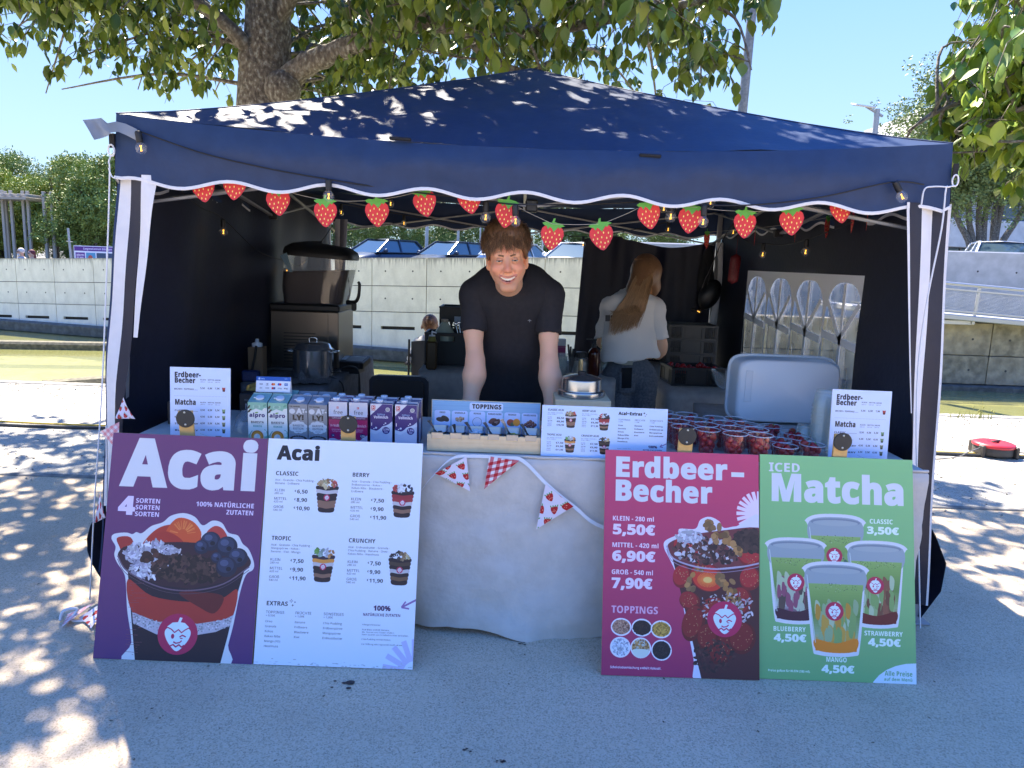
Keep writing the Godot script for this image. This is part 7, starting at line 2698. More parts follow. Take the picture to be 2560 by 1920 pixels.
func build_inside() -> void:
	var black := mat("black plastic", Color.BLACK)
	var steel := mat("brushed steel", Color.GRAY)
	var grey_cloth := mat("grey cloth", Color(0.19, 0.20, 0.22), 0.9, 0, 0.2, 0.4)
	var pale := mat("pale cloth", Color(0.42, 0.41, 0.39), 0.9, 0, 0.12, 0.4)
	cloth_table("grey cloth over the table under the drinks machine", "table against the left wall carrying the tall drinks machine", -1.60, -1.10, -1.12, -2.45, 0.775, grey_cloth, 0.55, 3)
	cloth_table("pale cloth over the table with the black crates", "table behind the man carrying the two black crates", -0.655, -0.16, -1.66, -2.55, 0.80, pale, 0.5, 5)
	cloth_table("pale cloth over the table with jars and the pump bottle", "table behind the man's left arm with jars and bottles", 0.10, 0.58, -1.42, -2.15, 0.822, pale, 0.5, 8)
	cloth_table("pale blue-grey cloth over the table with the fruit crate", "table along the right wall carrying the crate of strawberries", 0.93, 1.60, -1.60, -3.02, 0.735, pale, 0.6, 11)
	cloth_table("small cloth-covered table end under the white bin", "small side table joined to the counter's right rear", 0.98, 1.62, -0.53, -1.10, TABLE, pale, 0.5, 13)
	drinks_machine(black, steel)
	var p := thing("stock_pot", "shiny steel stock pot with lid and two handles before the drinks machine", "pot", Vector3(-1.265, 0.777, -1.42))
	var ss := mat("mirror steel", Color(0.75, 0.75, 0.76), 0.2, 0.9)
	var m := M.new()
	m.lathe([Vector2(0, 0), Vector2(0.115, 0), Vector2(0.12, 0.006), Vector2(0.12, 0.165), Vector2(0.126, 0.170), Vector2(0.124, 0.173), Vector2(0.118, 0.170)], 36)
	part("pot", m, ss, p)
	m = M.new()
	m.lathe([Vector2(0.118, 0.173), Vector2(0.110, 0.180), Vector2(0.098, 0.205), Vector2(0.05, 0.214), Vector2(0, 0.216)], 36)
	part("lid", m, ss, p)
	m = M.new()
	m.tube(sway([Vector3(-0.022, 0.212, 0), Vector3(-0.02, 0.236, 0), Vector3(0.02, 0.236, 0), Vector3(0.022, 0.212, 0)]), 0.005, 6)
	part("lid_handle", m, ss, p)
	for s in [-1.0, 1.0]:
		m = M.new()
		m.tube(sway([Vector3(s * 0.118, 0.155, -0.03), Vector3(s * 0.15, 0.160, -0.03), Vector3(s * 0.15, 0.160, 0.03), Vector3(s * 0.118, 0.155, 0.03)]), 0.005, 6)
		part("handle", m, ss, p)
	var b := thing("brown_box", "narrow brown carton with a white nozzle against the left wall", "box", Vector3(-1.555, 0.777, -1.28))
	m = M.new()
	m.box(Vector3(0, 0.095, 0), Vector3(0.085, 0.19, 0.085), 0.004)
	part("carton", m, mat("brown card", Color(0.20, 0.13, 0.075), 0.85), b)
	m = M.new()
	m.lathe([Vector2(0.03, 0.19), Vector2(0.03, 0.21), Vector2(0.012, 0.216), Vector2(0.01, 0.235), Vector2(0, 0.236)], 14)
	part("nozzle", m, mat("cap plastic", Color.WHITE), b)
	m = M.new()
	m.tube(sway([Vector3(-0.02, 0.03, 0.06), Vector3(0.0, 0.12, 0.055), Vector3(0.012, 0.20, 0.05)]), 0.007, 6)
	part("stirrer", m, black, b)
	var bp := thing("blue_packet", "dark blue packet in front of the brown carton", "packet", Vector3(-1.56, 0.777, -1.18), 0.1)
	m = M.new()
	m.box(Vector3(0, 0.032, 0), Vector3(0.095, 0.064, 0.05), 0.008)
	part("packet", m, mat("packet blue", Color(0.02, 0.05, 0.20), 0.45, 0, 0.4, 0.05), bp)
	var np := thing("paper_sheet", "crumpled printed paper sheet on the grey cloth", "paper", Vector3(-1.22, 0.785, -1.16), 0.2)
	m = M.new()
	var rows := []
	for j in 8:
		var row := []
		for k in 10:
			row.append(Vector3(-0.13 + k * 0.028, 0.012 * absf(sin(k * 1.3 + j)) + (0.05 if k == 3 and j < 2 else 0.0), -0.09 + j * 0.024))
		rows.append(row)
	m.sheet(rows, false, true)
	part("sheet", m, mat("newsprint", Color(0.34, 0.34, 0.35), 0.85, 0, 0.5, 0.05), np)
	var kb := thing("cash_keypad", "flat black keypad device lying at the grey table's right edge", "keypad", Vector3(-1.08, 0.83, -1.72), -0.12)
	m = M.new()
	m.box(Vector3(0, 0.0, 0), Vector3(0.17, 0.045, 0.16), 0.006, turned(0.14, 0, 0))
	part("case", m, black, kb)
	for j in 4:
		for k in 7:
			m = M.new()
			m.box(Vector3(-0.03 + k * 0.0155, 0.024, -0.045 + j * 0.028), Vector3(0.011, 0.004, 0.02), 0.001, turned(0.14, 0, 0))
			part("key", m, mat("key grey", Color(0.48, 0.50, 0.52), 0.4), kb)
	m = M.new()
	m.box(Vector3(-0.06, 0.024, -0.01), Vector3(0.035, 0.003, 0.10), 0.001, turned(0.14, 0, 0))
	part("display", m, mat("lcd grey", Color(0.30, 0.34, 0.36), 0.2), kb)
	var stand := M.new()
	stand.box(Vector3(-0.01, -0.042, 0), Vector3(0.12, 0.05, 0.12), 0.004)
	part("stand", stand, black, kb)
	var cb := thing("power_cable", "black power cable looping down beside the grey cloth", "cable")
	m = M.new()
	m.tube(sway([Vector3(-1.16, 0.80, -1.40), Vector3(-1.09, 0.837, -1.40), Vector3(-1.029, 0.851, -1.40), Vector3(-0.992, 0.834, -1.40), Vector3(-0.979, 0.772, -1.40), Vector3(-0.976, 0.55, -1.40), Vector3(-1.0, 0.01, -1.4)]), 0.005, 6)
	part("cable", m, black, cb)
	m = M.new()
	m.tube(sway([Vector3(-1.15, 0.785, -1.38), Vector3(-1.103, 0.766, -1.38), Vector3(-1.072, 0.713, -1.38), Vector3(-1.066, 0.5, -1.38), Vector3(-1.03, 0.01, -1.38)]), 0.005, 6)
	part("cable", m, black, cb)
	m = M.new()
	m.tube(sway([Vector3(-1.026, 0.84, -1.60), Vector3(-1.026, 0.6, -1.60), Vector3(-1.03, 0.01, -1.6)]), 0.003, 5)
	part("cable", m, black, cb)
	var ch := thing("office_chair", "black padded office chair behind the milk cartons", "chair", Vector3(-0.71, 0, -1.22))
	var pad := mat("chair black", Color(0.012, 0.014, 0.022), 0.45)
	m = M.new()
	m.slab(v2([-0.155, 0, 0.155, 0, 0.168, 0.02, 0.172, 0.33, 0.155, 0.352, 0.12, 0.36, -0.12, 0.36, -0.155, 0.352, -0.172, 0.33, -0.168, 0.02]), 0.04, Transform3D(Basis(), Vector3(0, 0.475, -0.02)))
	part("backrest", m, pad, ch)
	m = M.new()
	m.slab(v2([-0.13, 0, 0.13, 0, 0.145, 0.02, 0.148, 0.30, 0.13, 0.32, -0.13, 0.32, -0.148, 0.30, -0.145, 0.02]), 0.012, Transform3D(Basis(), Vector3(0, 0.490, 0.02)))
	part("back_shell", m, mat("black plastic", Color.BLACK), ch)
	m = M.new()
	m.box(Vector3(0, 0.44, -0.25), Vector3(0.42, 0.07, 0.42), 0.025)
	part("seat", m, pad, ch)
	m = M.new()
	m.tube([Vector3(0, 0.08, -0.24), Vector3(0, 0.42, -0.24)], 0.025, 10)
	part("column", m, black, ch)
	for k in 5:
		m = M.new()
		var an := TAU * k / 5.0
		m.bar(Vector3(0, 0.09, -0.24), Vector3(cos(an) * 0.27, 0.05, -0.24 + sin(an) * 0.27), 0.035, 0.025)
		m.ball(Vector3(cos(an) * 0.27, 0.025, -0.24 + sin(an) * 0.27), Vector3(0.025, 0.025, 0.02), 8, 6)
		part("foot", m, black, ch)
	m = M.new()
	m.bar(Vector3(0, 0.42, -0.08), Vector3(0, 0.55, 0.0), 0.05, 0.012)
	part("bracket", m, black, ch)
	var cm := mat("crate black", Color(0.013, 0.015, 0.017), 0.5)
	crate("plastic_crate", "black box crate with a hand hole holding a clear canister", Vector3(-0.505, 0.803, -2.02), Vector3(0.285, 0.215, 0.24), cm, 0)
	crate("plastic_crate", "taller black crate with slanted slots behind the hand-hole crate", Vector3(-0.42, 0.803, -2.36), Vector3(0.33, 0.37, 0.26), cm, 1)
	var tag_ := thing("crate_label", "pale blue label clipped on the slotted black crate", "label", Vector3(-0.44, 1.09, -2.222))
	m = M.new()
	m.box(Vector3.ZERO, Vector3(0.075, 0.042, 0.003), 0.0)
	part("card", m, mat("label blue", Color(0.42, 0.55, 0.72), 0.5, 0, 0.3, 0.03), tag_)
	var cn := thing("clear_canister", "clear plastic canister with a pointed shoulder in the hand-hole crate", "canister", Vector3(-0.525, 0.818, -2.02))
	m = M.new()
	m.lathe([Vector2(0, 0), Vector2(0.065, 0.0), Vector2(0.068, 0.01), Vector2(0.068, 0.195), Vector2(0.062, 0.205), Vector2(0.024, 0.262), Vector2(0.022, 0.27), Vector2(0, 0.271)], 18)
	part("canister", m, mat("milky green", Color(0.42, 0.50, 0.42), 0.25), cn)
	m = M.new()
	m.lathe([Vector2(0, 0.27), Vector2(0.024, 0.27), Vector2(0.024, 0.287), Vector2(0, 0.288)], 14)
	part("cap", m, mat("cap beige", Color(0.40, 0.36, 0.28), 0.5), cn)
	var tl := thing("steel_ladles", "bundle of steel ladles sticking out of the black crate", "ladles", Vector3(-0.42, 0.87, -2.02))
	for k in 5:
		m = M.new()
		m.tube(sway([Vector3(k * 0.012, 0, 0), Vector3(-0.01 + k * 0.016, 0.12, 0.01), Vector3(-0.03 + k * 0.022, 0.20 + 0.01 * (k % 3), 0.0)]), 0.004, 6)
		m.ball(Vector3(-0.03 + k * 0.022, 0.205 + 0.01 * (k % 3), 0.0), Vector3(0.018, 0.012, 0.006), 8, 5)
		part("ladle", m, ss, tl)
	var sq := thing("squeeze_bottle", "brown sauce squeeze bottle with a white pump before the black crate", "bottle", Vector3(-0.578, 0.803, -1.72))
	m = M.new()
	m.box(Vector3(0, 0.092, 0), Vector3(0.068, 0.184, 0.068), 0.010)
	part("bottle", m, mat("brown sauce", Color(0.060, 0.033, 0.012), 0.3), sq)
	m = M.new()
	m.lathe([Vector2(0.03, 0.184), Vector2(0.024, 0.198), Vector2(0.022, 0.214), Vector2(0, 0.215)], 16)
	part("neck", m, mat("olive sauce", Color(0.22, 0.20, 0.05), 0.35), sq)
	m = M.new()
	m.lathe([Vector2(0.02, 0.215), Vector2(0.02, 0.222), Vector2(0.006, 0.224), Vector2(0.005, 0.25), Vector2(0, 0.25)], 12)
	m.bar(Vector3(0, 0.244, 0), Vector3(0.03, 0.236, 0.0), 0.008, 0.008)
	part("pump", m, mat("cap plastic", Color.WHITE), sq)
	jar_table()
	right_corner(black, cm)

func drinks_machine(black: Material, steel: Material) -> void:
	var o := thing("drinks_machine", "steel drinks dispenser with a clear tank of dark juice and black lid", "dispenser", Vector3(-1.375, 0.777, -1.80))
	var panel := mat("dull steel", Color(0.17, 0.155, 0.14), 0.30, 0.9)
	var m := M.new()
	m.box(Vector3(0, 0.20, -0.04), Vector3(0.43, 0.36, 0.42), 0.006)
	part("body", m, panel, o)
	m = M.new()
	m.box(Vector3(-0.03, 0.20, 0.173), Vector3(0.36, 0.35, 0.006), 0.002)
	part("front_panel", m, panel, o)
	for k in 10:
		m = M.new()
		m.box(Vector3(-0.03, 0.06 + k * 0.02, 0.177), Vector3(0.20, 0.007, 0.004), 0.0)
		part("louvre", m, mat("louvre dark", Color(0.05, 0.05, 0.05), 0.4, 0.5), o)
	m = M.new()
	m.box(Vector3(0, 0.012, -0.03), Vector3(0.47, 0.024, 0.48), 0.004)
	part("base", m, steel, o)
	m = M.new()
	m.box(Vector3(0.0, 0.40, -0.04), Vector3(0.44, 0.045, 0.42), 0.01)
	part("cooling_top", m, black, o)
	var tank := M.new()
	var rows := []
	for q in [[0.42, -0.165, 0.215, 0.16], [0.52, -0.175, 0.235, 0.165], [0.64, -0.165, 0.262, 0.17], [0.735, -0.15, 0.275, 0.172]]:
		var ring := []
		for k in 32:
			var an := TAU * k / 32.0
			var c := signf(cos(an)) * pow(absf(cos(an)), 0.35)
			var s := signf(sin(an)) * pow(absf(sin(an)), 0.35)
			ring.append(Vector3((q[1] + q[2]) / 2 + c * (q[2] - q[1]) / 2, q[0], -0.04 + s * q[3]))
		rows.append(ring)
	tank.sheet(rows, true)
	part("tank", tank, glass("tank plastic", Color(0.75, 0.75, 0.78), 0.07, 0.05), o)
	var juice := M.new()
	var jr := []
	for j in 3:
		var ring := []
		for p in rows[j]:
			ring.append(Vector3(lerpf(0.035, p.x, 0.985), p.y if j < 2 else 0.628 + p.x * 0.05, -0.04 + (p.z + 0.04) * 0.985))
		jr.append(ring)
	juice.sheet(jr, true)
	juice.fan(jr[2], false)
	part("juice", juice, mat("dark juice", Color(0.022, 0.009, 0.006), 0.6), o)
	m = M.new()
	rows = []
	for q in [[0.715, 1.0], [0.735, 1.02], [0.765, 0.97], [0.792, 0.78], [0.805, 0.4], [0.808, 0.0]]:
		var ring := []
		for k in 32:
			var an := TAU * k / 32.0
			var c := signf(cos(an)) * pow(absf(cos(an)), 0.45)
			var s := signf(sin(an)) * pow(absf(sin(an)), 0.45)
			ring.append(Vector3(0.060 + c * 0.222 * q[1], q[0] - 0.012 * c, -0.04 + s * 0.185 * q[1]))
		rows.append(ring)
	m.sheet(rows, true)
	part("lid", m, black, o)
	m = M.new()
	m.tube(sway([Vector3(0.235, 0.435, 0.02), Vector3(0.29, 0.44, 0.04), Vector3(0.315, 0.475, 0.05), Vector3(0.322, 0.55, 0.05), Vector3(0.312, 0.57, 0.05)]), [0.016, 0.016, 0.015, 0.014, 0.014, 0.013, 0.012, 0.012, 0.012, 0.012, 0.012, 0.011, 0.011, 0.011, 0.010, 0.010, 0.010, 0.010, 0.010, 0.010, 0.009, 0.009, 0.009, 0.008, 0.008], 8)
	m.box(Vector3(0.285, 0.41, 0.04), Vector3(0.03, 0.05, 0.03), 0.006)
	part("tap_handle", m, black, o)
	m = M.new()
	m.slab(v2([-0.02, 0.0, 0.035, -0.10, 0.055, -0.10, 0.02, 0.02]), 0.002, Transform3D(Basis(), Vector3(-0.135, 0.72, 0.14)))
	part("sticker", m, mat("sticker blue", Color(0.25, 0.42, 0.55), 0.4, 0, 0.5, 0.02), o)

func jar_table() -> void:
	var y := 0.824
	var black := mat("black plastic", Color.BLACK)
	var clear := glass("jar glass", Color(0.85, 0.9, 0.9), 0.1, 0.05)
	var c := thing("milk_carton", "pink and white milk carton behind the clear cups beside the man's arm", "carton", Vector3(0.258, y, -1.78))
	var m := M.new()
	m.box(Vector3(0, 0.10, 0), Vector3(0.062, 0.20, 0.06), 0.002)
	part("carton", m, mat("carton white", Color(0.50, 0.48, 0.50), 0.4), c)
	m = M.new()
	m.box(Vector3(0, 0.075, 0), Vector3(0.0632, 0.15, 0.0612), 0.002)
	m.box(Vector3(0, 0.154, 0), Vector3(0.0632, 0.008, 0.0612), 0.0)
	part("pink_band", m, mat("carton pink", Color(0.36, 0.03, 0.13), 0.4), c)
	var k := 0
	for q in [[0.258, -1.60, 3, "short stack of clear cups beside the man's left forearm"], [0.535, -1.62, 9, "tall stack of clear cups left of the woman's back"]]:
		var s := thing("cup_stack", q[3], "cup stack", Vector3(q[0], y, q[1]))
		for j in q[2]:
			m = M.new()
			m.lathe([Vector2(0.0, j * 0.018), Vector2(0.024, j * 0.018), Vector2(0.036, j * 0.018 + 0.09), Vector2(0.038, j * 0.018 + 0.092)], 18)
			part("cup", m, glass("stacked cup", Color.WHITE, 0.3), s)
		k += 1
	var j := thing("sauce_jar", "clear jar with a ribbed black lid and pale filling on the rear table", "jar", Vector3(0.375, y, -1.56))
	m = M.new()
	m.lathe([Vector2(0, 0), Vector2(0.042, 0), Vector2(0.044, 0.006), Vector2(0.044, 0.10), Vector2(0.036, 0.115)], 24)
	part("glass", m, clear, j)
	m = M.new()
	m.lathe([Vector2(0, 0.004), Vector2(0.040, 0.004), Vector2(0.041, 0.085), Vector2(0, 0.086)], 22)
	part("filling", m, mat("oat cream", Color(0.48, 0.45, 0.36), 0.6), j)
	m = M.new()
	m.lathe([Vector2(0.037, 0.112), Vector2(0.037, 0.14), Vector2(0.033, 0.145), Vector2(0, 0.146)], 24)
	for s in 18:
		var an := TAU * s / 18.0
		m.box(Vector3(cos(an) * 0.037, 0.127, sin(an) * 0.037), Vector3(0.004, 0.028, 0.004), 0.0)
	part("lid", m, black, j)
	var sp := thing("spoon_pot", "pot of dark tongs and spoons beside the ribbed jar", "spoons", Vector3(0.315, y, -1.60))
	m = M.new()
	m.lathe([Vector2(0, 0), Vector2(0.03, 0), Vector2(0.034, 0.11), Vector2(0.032, 0.11)], 18)
	part("pot", m, clear, sp)
	for s in 4:
		m = M.new()
		m.bar(Vector3(0.0, 0.01, 0.005 * s), Vector3(-0.022 + 0.016 * s, 0.185 - 0.012 * s, 0.005 * s), 0.012, 0.006, Vector3.BACK)
		part("spoon", m, black, sp)
	var a := thing("pump_bottle", "amber bottle with a black pump head on the rear table", "bottle", Vector3(0.452, y, -1.54))
	m = M.new()
	m.lathe([Vector2(0, 0), Vector2(0.036, 0), Vector2(0.038, 0.005), Vector2(0.038, 0.135), Vector2(0.032, 0.158), Vector2(0.014, 0.178), Vector2(0.013, 0.19)], 24)
	part("bottle", m, mat("amber", Color(0.055, 0.010, 0.006), 0.08), a)
	m = M.new()
	m.lathe([Vector2(0.015, 0.178), Vector2(0.015, 0.20), Vector2(0.006, 0.203), Vector2(0.005, 0.225), Vector2(0, 0.225)], 14)
	m.bar(Vector3(0.012, 0.226, 0), Vector3(-0.05, 0.230, 0), 0.012, 0.008)
	part("pump", m, black, a)
	var g := thing("brass_tamper", "bright brass cylinder standing behind the steel pot", "cylinder", Vector3(0.362, y, -1.44))
	m = M.new()
	m.lathe([Vector2(0, 0), Vector2(0.014, 0), Vector2(0.014, 0.115), Vector2(0, 0.116)], 18)
	part("cylinder", m, mat("brass", Color(0.75, 0.62, 0.35), 0.25, 0.7), g)

func right_corner(black: Material, cm: Material) -> void:
	var grey := mat("crate grey", Color(0.075, 0.073, 0.068), 0.5)
	for k in 3:
		crate("stacking_crate", "grey-brown stacking crate with slotted sides, %s of the pile" % ["bottom", "middle", "top"][k], Vector3(1.33, 0.738 + k * 0.112, -2.80), Vector3(0.38, 0.108, 0.30), grey, 2, 0.0, "stacked crates at the back right")
	crate("fruit_crate", "black slatted crate full of loose strawberries behind the woman", Vector3(1.17, 0.738, -1.95), Vector3(0.36, 0.115, 0.28), cm, 2, 0.08)
	var st := thing("strawberry_heap", "loose strawberries heaped in the black slatted crate", "strawberries", Vector3(1.17, 0.755, -1.95))
	var bm := strawberry_mesh(2).mesh()
	var red := mat("strawberry skin", Color.RED)
	for k in 70:
		part("strawberry", bm, red, st, Transform3D(Basis.from_euler(Vector3(rng.randf() * 3, rng.randf() * 6, rng.randf() * 3)).scaled(Vector3.ONE * rng.randf_range(0.03, 0.038)), Vector3(rng.randf_range(-.15, .15), 0.05 + 0.05 * rng.randf(), rng.randf_range(-.11, .11))))
	var bw := thing("mixing_bowl", "clear round mixing bowl half hidden by the white bin", "bowl", Vector3(1.36, 0.738, -1.72))
	var m := M.new()
	m.lathe([Vector2(0, 0.004), Vector2(0.05, 0.002), Vector2(0.085, 0.03), Vector2(0.112, 0.085), Vector2(0.12, 0.12), Vector2(0.122, 0.122)], 30)
	part("bowl", m, glass("bowl plastic", Color(0.75, 0.78, 0.78), 0.3, 0.1), bw)
	var bag := thing("black_bag", "black bag hanging on the rear right post", "bag", Vector3(1.53, 1.20, -3.02))
	m = M.new()
	m.ball(Vector3(0, 0.10, 0), Vector3(0.085, 0.13, 0.05), 16, 12, Basis.from_euler(Vector3(0, 0, -0.45)))
	part("bag", m, mat("bag black", Color(0.010, 0.010, 0.011), 0.35), bag)
	m = M.new()
	m.tube(sway([Vector3(-0.07, 0.15, 0.02), Vector3(-0.045, 0.24, 0.02), Vector3(-0.03, 0.27, 0.02), Vector3(0.04, 0.45, 0.0)]), 0.004, 5)
	part("strap", m, mat("strap", Color(0.10, 0.09, 0.09), 0.6), bag)
	var jk := thing("black_jacket", "black jacket draped above the bag on the rear right post", "jacket", Vector3(1.51, 1.32, -3.08))
	m = M.new()
	for q in [[0.0, 0.24, 0.05, 0.14], [0.02, 0.08, 0.045, 0.16], [-0.03, 0.14, 0.04, 0.18], [0.05, 0.0, 0.035, 0.10]]:
		m.ball(Vector3(q[0], q[1], 0.0), Vector3(q[2], q[3], 0.035), 12, 10, Basis.from_euler(Vector3(0, q[0] * 9, q[0] * 2)))
	part("cloth", m, mat("jacket black", Color(0.012, 0.012, 0.014), 0.85), jk)
	var rb := thing("red_pouch", "long red pouch hanging on a cord before the right wall", "pouch", Vector3(1.595, 1.40, -2.60))
	m = M.new()
	var rows := []
	for k in 13:
		var v := k / 12.0
		var w := 0.041 * minf(1.0, sqrt(maxf(0.0, 1.0 - pow(maxf(0.0, absf(v - 0.5) - 0.36) / 0.14, 2))))
		var ring := []
		for s in 14:
			var an := TAU * s / 14.0
			ring.append(Vector3(cos(an) * w - 0.012 * (1 - v), v * 0.225, sin(an) * w * 0.55))
		rows.append(ring)
	m.sheet(rows, true)
	part("pouch", m, mat("pouch red", Color(0.22, 0.010, 0.016), 0.5, 0, 0.25, 0.1), rb)
	m = M.new()
	m.tube([Vector3(0.0, 0.22, 0), Vector3(0.003, 0.42, 0)], 0.002, 5)
	part("cord", m, mat("pouch red", Color.RED), rb)
	var dr := thing("cable_reel", "red flat cable reel with dark frame lying on the gravel at right", "cable reel", Vector3(4.12, 0.006, -3.18), 0.15)
	m = M.new()
	m.lathe([Vector2(0, 0.015), Vector2(0.15, 0.015), Vector2(0.155, 0.02), Vector2(0.155, 0.085), Vector2(0.12, 0.09)], 28)
	part("drum", m, mat("reel dark", Color(0.055, 0.050, 0.047), 0.6), dr)
	m = M.new()
	m.lathe([Vector2(0.16, 0.082), Vector2(0.165, 0.09), Vector2(0.16, 0.108), Vector2(0.13, 0.118), Vector2(0.06, 0.116), Vector2(0.05, 0.106), Vector2(0, 0.106)], 32)
	part("flange", m, mat("reel red", Color(0.52, 0.025, 0.04), 0.4), dr)
	m = M.new()
	m.bar(Vector3(-0.02, 0.118, 0.0), Vector3(0.08, 0.120, -0.03), 0.02, 0.012)
	part("crank", m, black, dr)
	for an in [-0.5, 0.9, 2.8, 4.2]:
		m = M.new()
		m.box(Vector3(cos(an) * 0.165, 0.05, sin(an) * 0.165), Vector3(0.03, 0.10, 0.06), 0.006)
		part("frame_foot", m, mat("reel dark", Color.BLACK), dr)
	m = M.new()
	m.tube(sway([Vector3(-0.13, 0.08, 0.03), Vector3(-0.30, 0.05, 0.08), Vector3(-0.55, 0.004, 0.12), Vector3(-1.6, 0.003, 0.2)]), 0.005, 5)
	m.tube(sway([Vector3(0.17, 0.03, -0.02), Vector3(0.5, 0.004, 0.0), Vector3(1.6, 0.004, 0.08)]), 0.006, 5)
	part("cable", m, mat("grey cable", Color(0.13, 0.13, 0.14), 0.6), dr)
	for q in [["yellow_cable", "yellow cable lying along the gravel behind the gazebo", Color(0.55, 0.40, 0.05), 0.0075, -3.10, -3.18], ["black_hose", "dark hose lying along the gravel behind the gazebo", Color(0.035, 0.038, 0.042), 0.013, -2.96, -3.12]]:
		var h := thing(q[0], q[1], "cable")
		m = M.new()
		var pts := []
		for k in 50:
			var x := -7.0 + k * 0.29
			pts.append(Vector3(x, 0.005 + q[3], lerpf(q[4], q[5], k / 49.0) + 0.03 * sin(x * 1.3) + 0.015 * sin(x * 3.1 + q[3] * 99)))
		m.tube(pts, q[3], 6)
		part("cable", m, mat(q[0], q[2], 0.6), h)
	var wd := thing("weed_tuft", "small dry weeds growing at the basin edge at right", "weeds", Vector3(4.95, 0.004, -4.83))
	m = M.new()
	for k in 26:
		var b := Vector3(rng.randf_range(-.25, .2), 0, rng.randf_range(-.03, .03))
		var t := b + Vector3(rng.randf_range(-.05, .05), rng.randf_range(0.02, 0.14), rng.randf_range(-.03, .03))
		m.tri(b + Vector3(-0.005, 0, 0), b + Vector3(0.005, 0, 0), t)
		if k % 3 == 0:
			m.ball(t, Vector3(0.010, 0.014, 0.010), 5, 3)
	part("stems", m, mat("weed", Color(0.30, 0.30, 0.09), 0.8), wd).set_meta("kind", "stuff")

# ---------------------------------------------------------------- hanging decorations
func build_decorations() -> void:
	var p := Paint.new(100, 110, 2.0, Color(0.86, 0.22, 0.22))
	p.poly([v2([0, 0, 100, 0, 100, 110, 0, 110])], Color(0.80, 0.17, 0.22))
	p.blob([12, 14, 50, 8, 88, 14, 94, 40, 74, 78, 50, 100, 26, 78, 6, 40], Color(0.87, 0.21, 0.22))
	for q in [[22, 40], [38, 32], [60, 36], [80, 40], [14, 58], [32, 58], [50, 54], [70, 60], [86, 56], [26, 76], [44, 74], [60, 80], [74, 76], [38, 92], [54, 96]]:
		p.oval(q[0], q[1], 2.6, 4.6, Color(0.95, 0.84, 0.36), 0.15, 12)
		p.oval(q[0] + 0.8, q[1] + 0.8, 1.2, 2.8, Color(0.98, 0.93, 0.62), 0.15, 10)
	var face := printed(p, 0.6)
	var leaf := mat("paper green", Color(0.12, 0.42, 0.06), 0.6)
	var body := v2([-30, 36, -12, 42, 0, 40, 12, 42, 30, 36, 42, 24, 46, 6, 40, -14, 26, -36, 10, -52, 0, -57, -10, -52, -26, -36, -40, -14, -46, 6, -42, 24])
	for k in body.size():
		body[k] *= 0.00105
	var crown := v2([-44, 44, -30, 50, -16, 48, -6, 50, -2, 64, 6, 66, 4, 52, 14, 50, 30, 48, 46, 40, 32, 36, 26, 28, 20, 34, 12, 24, 4, 14, -4, 26, -12, 32, -20, 22, -26, 34, -36, 36])
	for k in crown.size():
		crown[k] *= 0.00105
	var bm := M.new().slab(body, 0.0012).mesh()
	var lm := M.new().slab(crown, 0.0012, Transform3D(Basis(), Vector3(0, 0, 0.0014))).mesh()
	var g := thing("strawberry_garland", "garland of flat paper strawberries on a thread under the front valance", "garland")
	var spots := [[-1.318, 1.764, 0.12], [-1.194, 1.777, -0.1], [-1.02, 1.722, 0.10], [-0.828, 1.683, 0.03], [-0.621, 1.691, 0.06], [-0.43, 1.737, 0.22], [-0.25, 1.755, 0.2], [-0.1, 1.706, -0.12], [0.087, 1.623, -0.08], [0.286, 1.63, 0.20], [0.473, 1.72, 0.24], [0.64, 1.71, -0.06], [0.859, 1.698, 0.0], [1.047, 1.716, 0.12], [1.242, 1.771, 0.2]]
	var th := []
	for k in spots.size():
		var q = spots[k]
		var o := part("paper_strawberry", bm, face, g, turned(0.05 * sin(k * 2.0), 0.16 * sin(k * 3.3), q[2], Vector3(q[0], q[1], -0.022 - 0.004 * (k % 3))))
		part("leaf_crown", lm, leaf, o)
		th.append(Vector3(q[0], q[1] + 0.046, -0.024))
		if k < spots.size() - 1:
			th.append(Vector3((q[0] + spots[k + 1][0]) / 2, (q[1] + spots[k + 1][1]) / 2 + 0.043, -0.024))
	var m := M.new()
	m.tube(th, 0.0011, 4)
	part("thread", m, mat("thread", Color(0.45, 0.42, 0.36), 0.8), g)
	var g2 := thing("strawberry_garland", "dim paper strawberries turned edge-on along the right wall", "garland")
	th = []
	var i := 0
	for q in [[1.50, 1.765, -0.35], [1.555, 1.765, -0.62], [1.56, 1.75, -0.92], [1.52, 1.735, -1.25], [1.42, 1.72, -1.65], [1.20, 1.70, -1.95]]:
		var o := part("paper_strawberry", bm, face, g2, turned(0, PI / 2 - 0.45 + 0.2 * sin(i * 2.2), 0.1 * sin(i * 1.7), Vector3(q[0], q[1], q[2])))
		part("leaf_crown", lm, leaf, o)
		th.append(Vector3(q[0], q[1] + 0.046, q[2]))
		i += 1
	m = M.new()
	m.tube(th, 0.0011, 4)
	part("thread", m, mat("thread", Color.GRAY), g2)
	bulbs_and_cables()

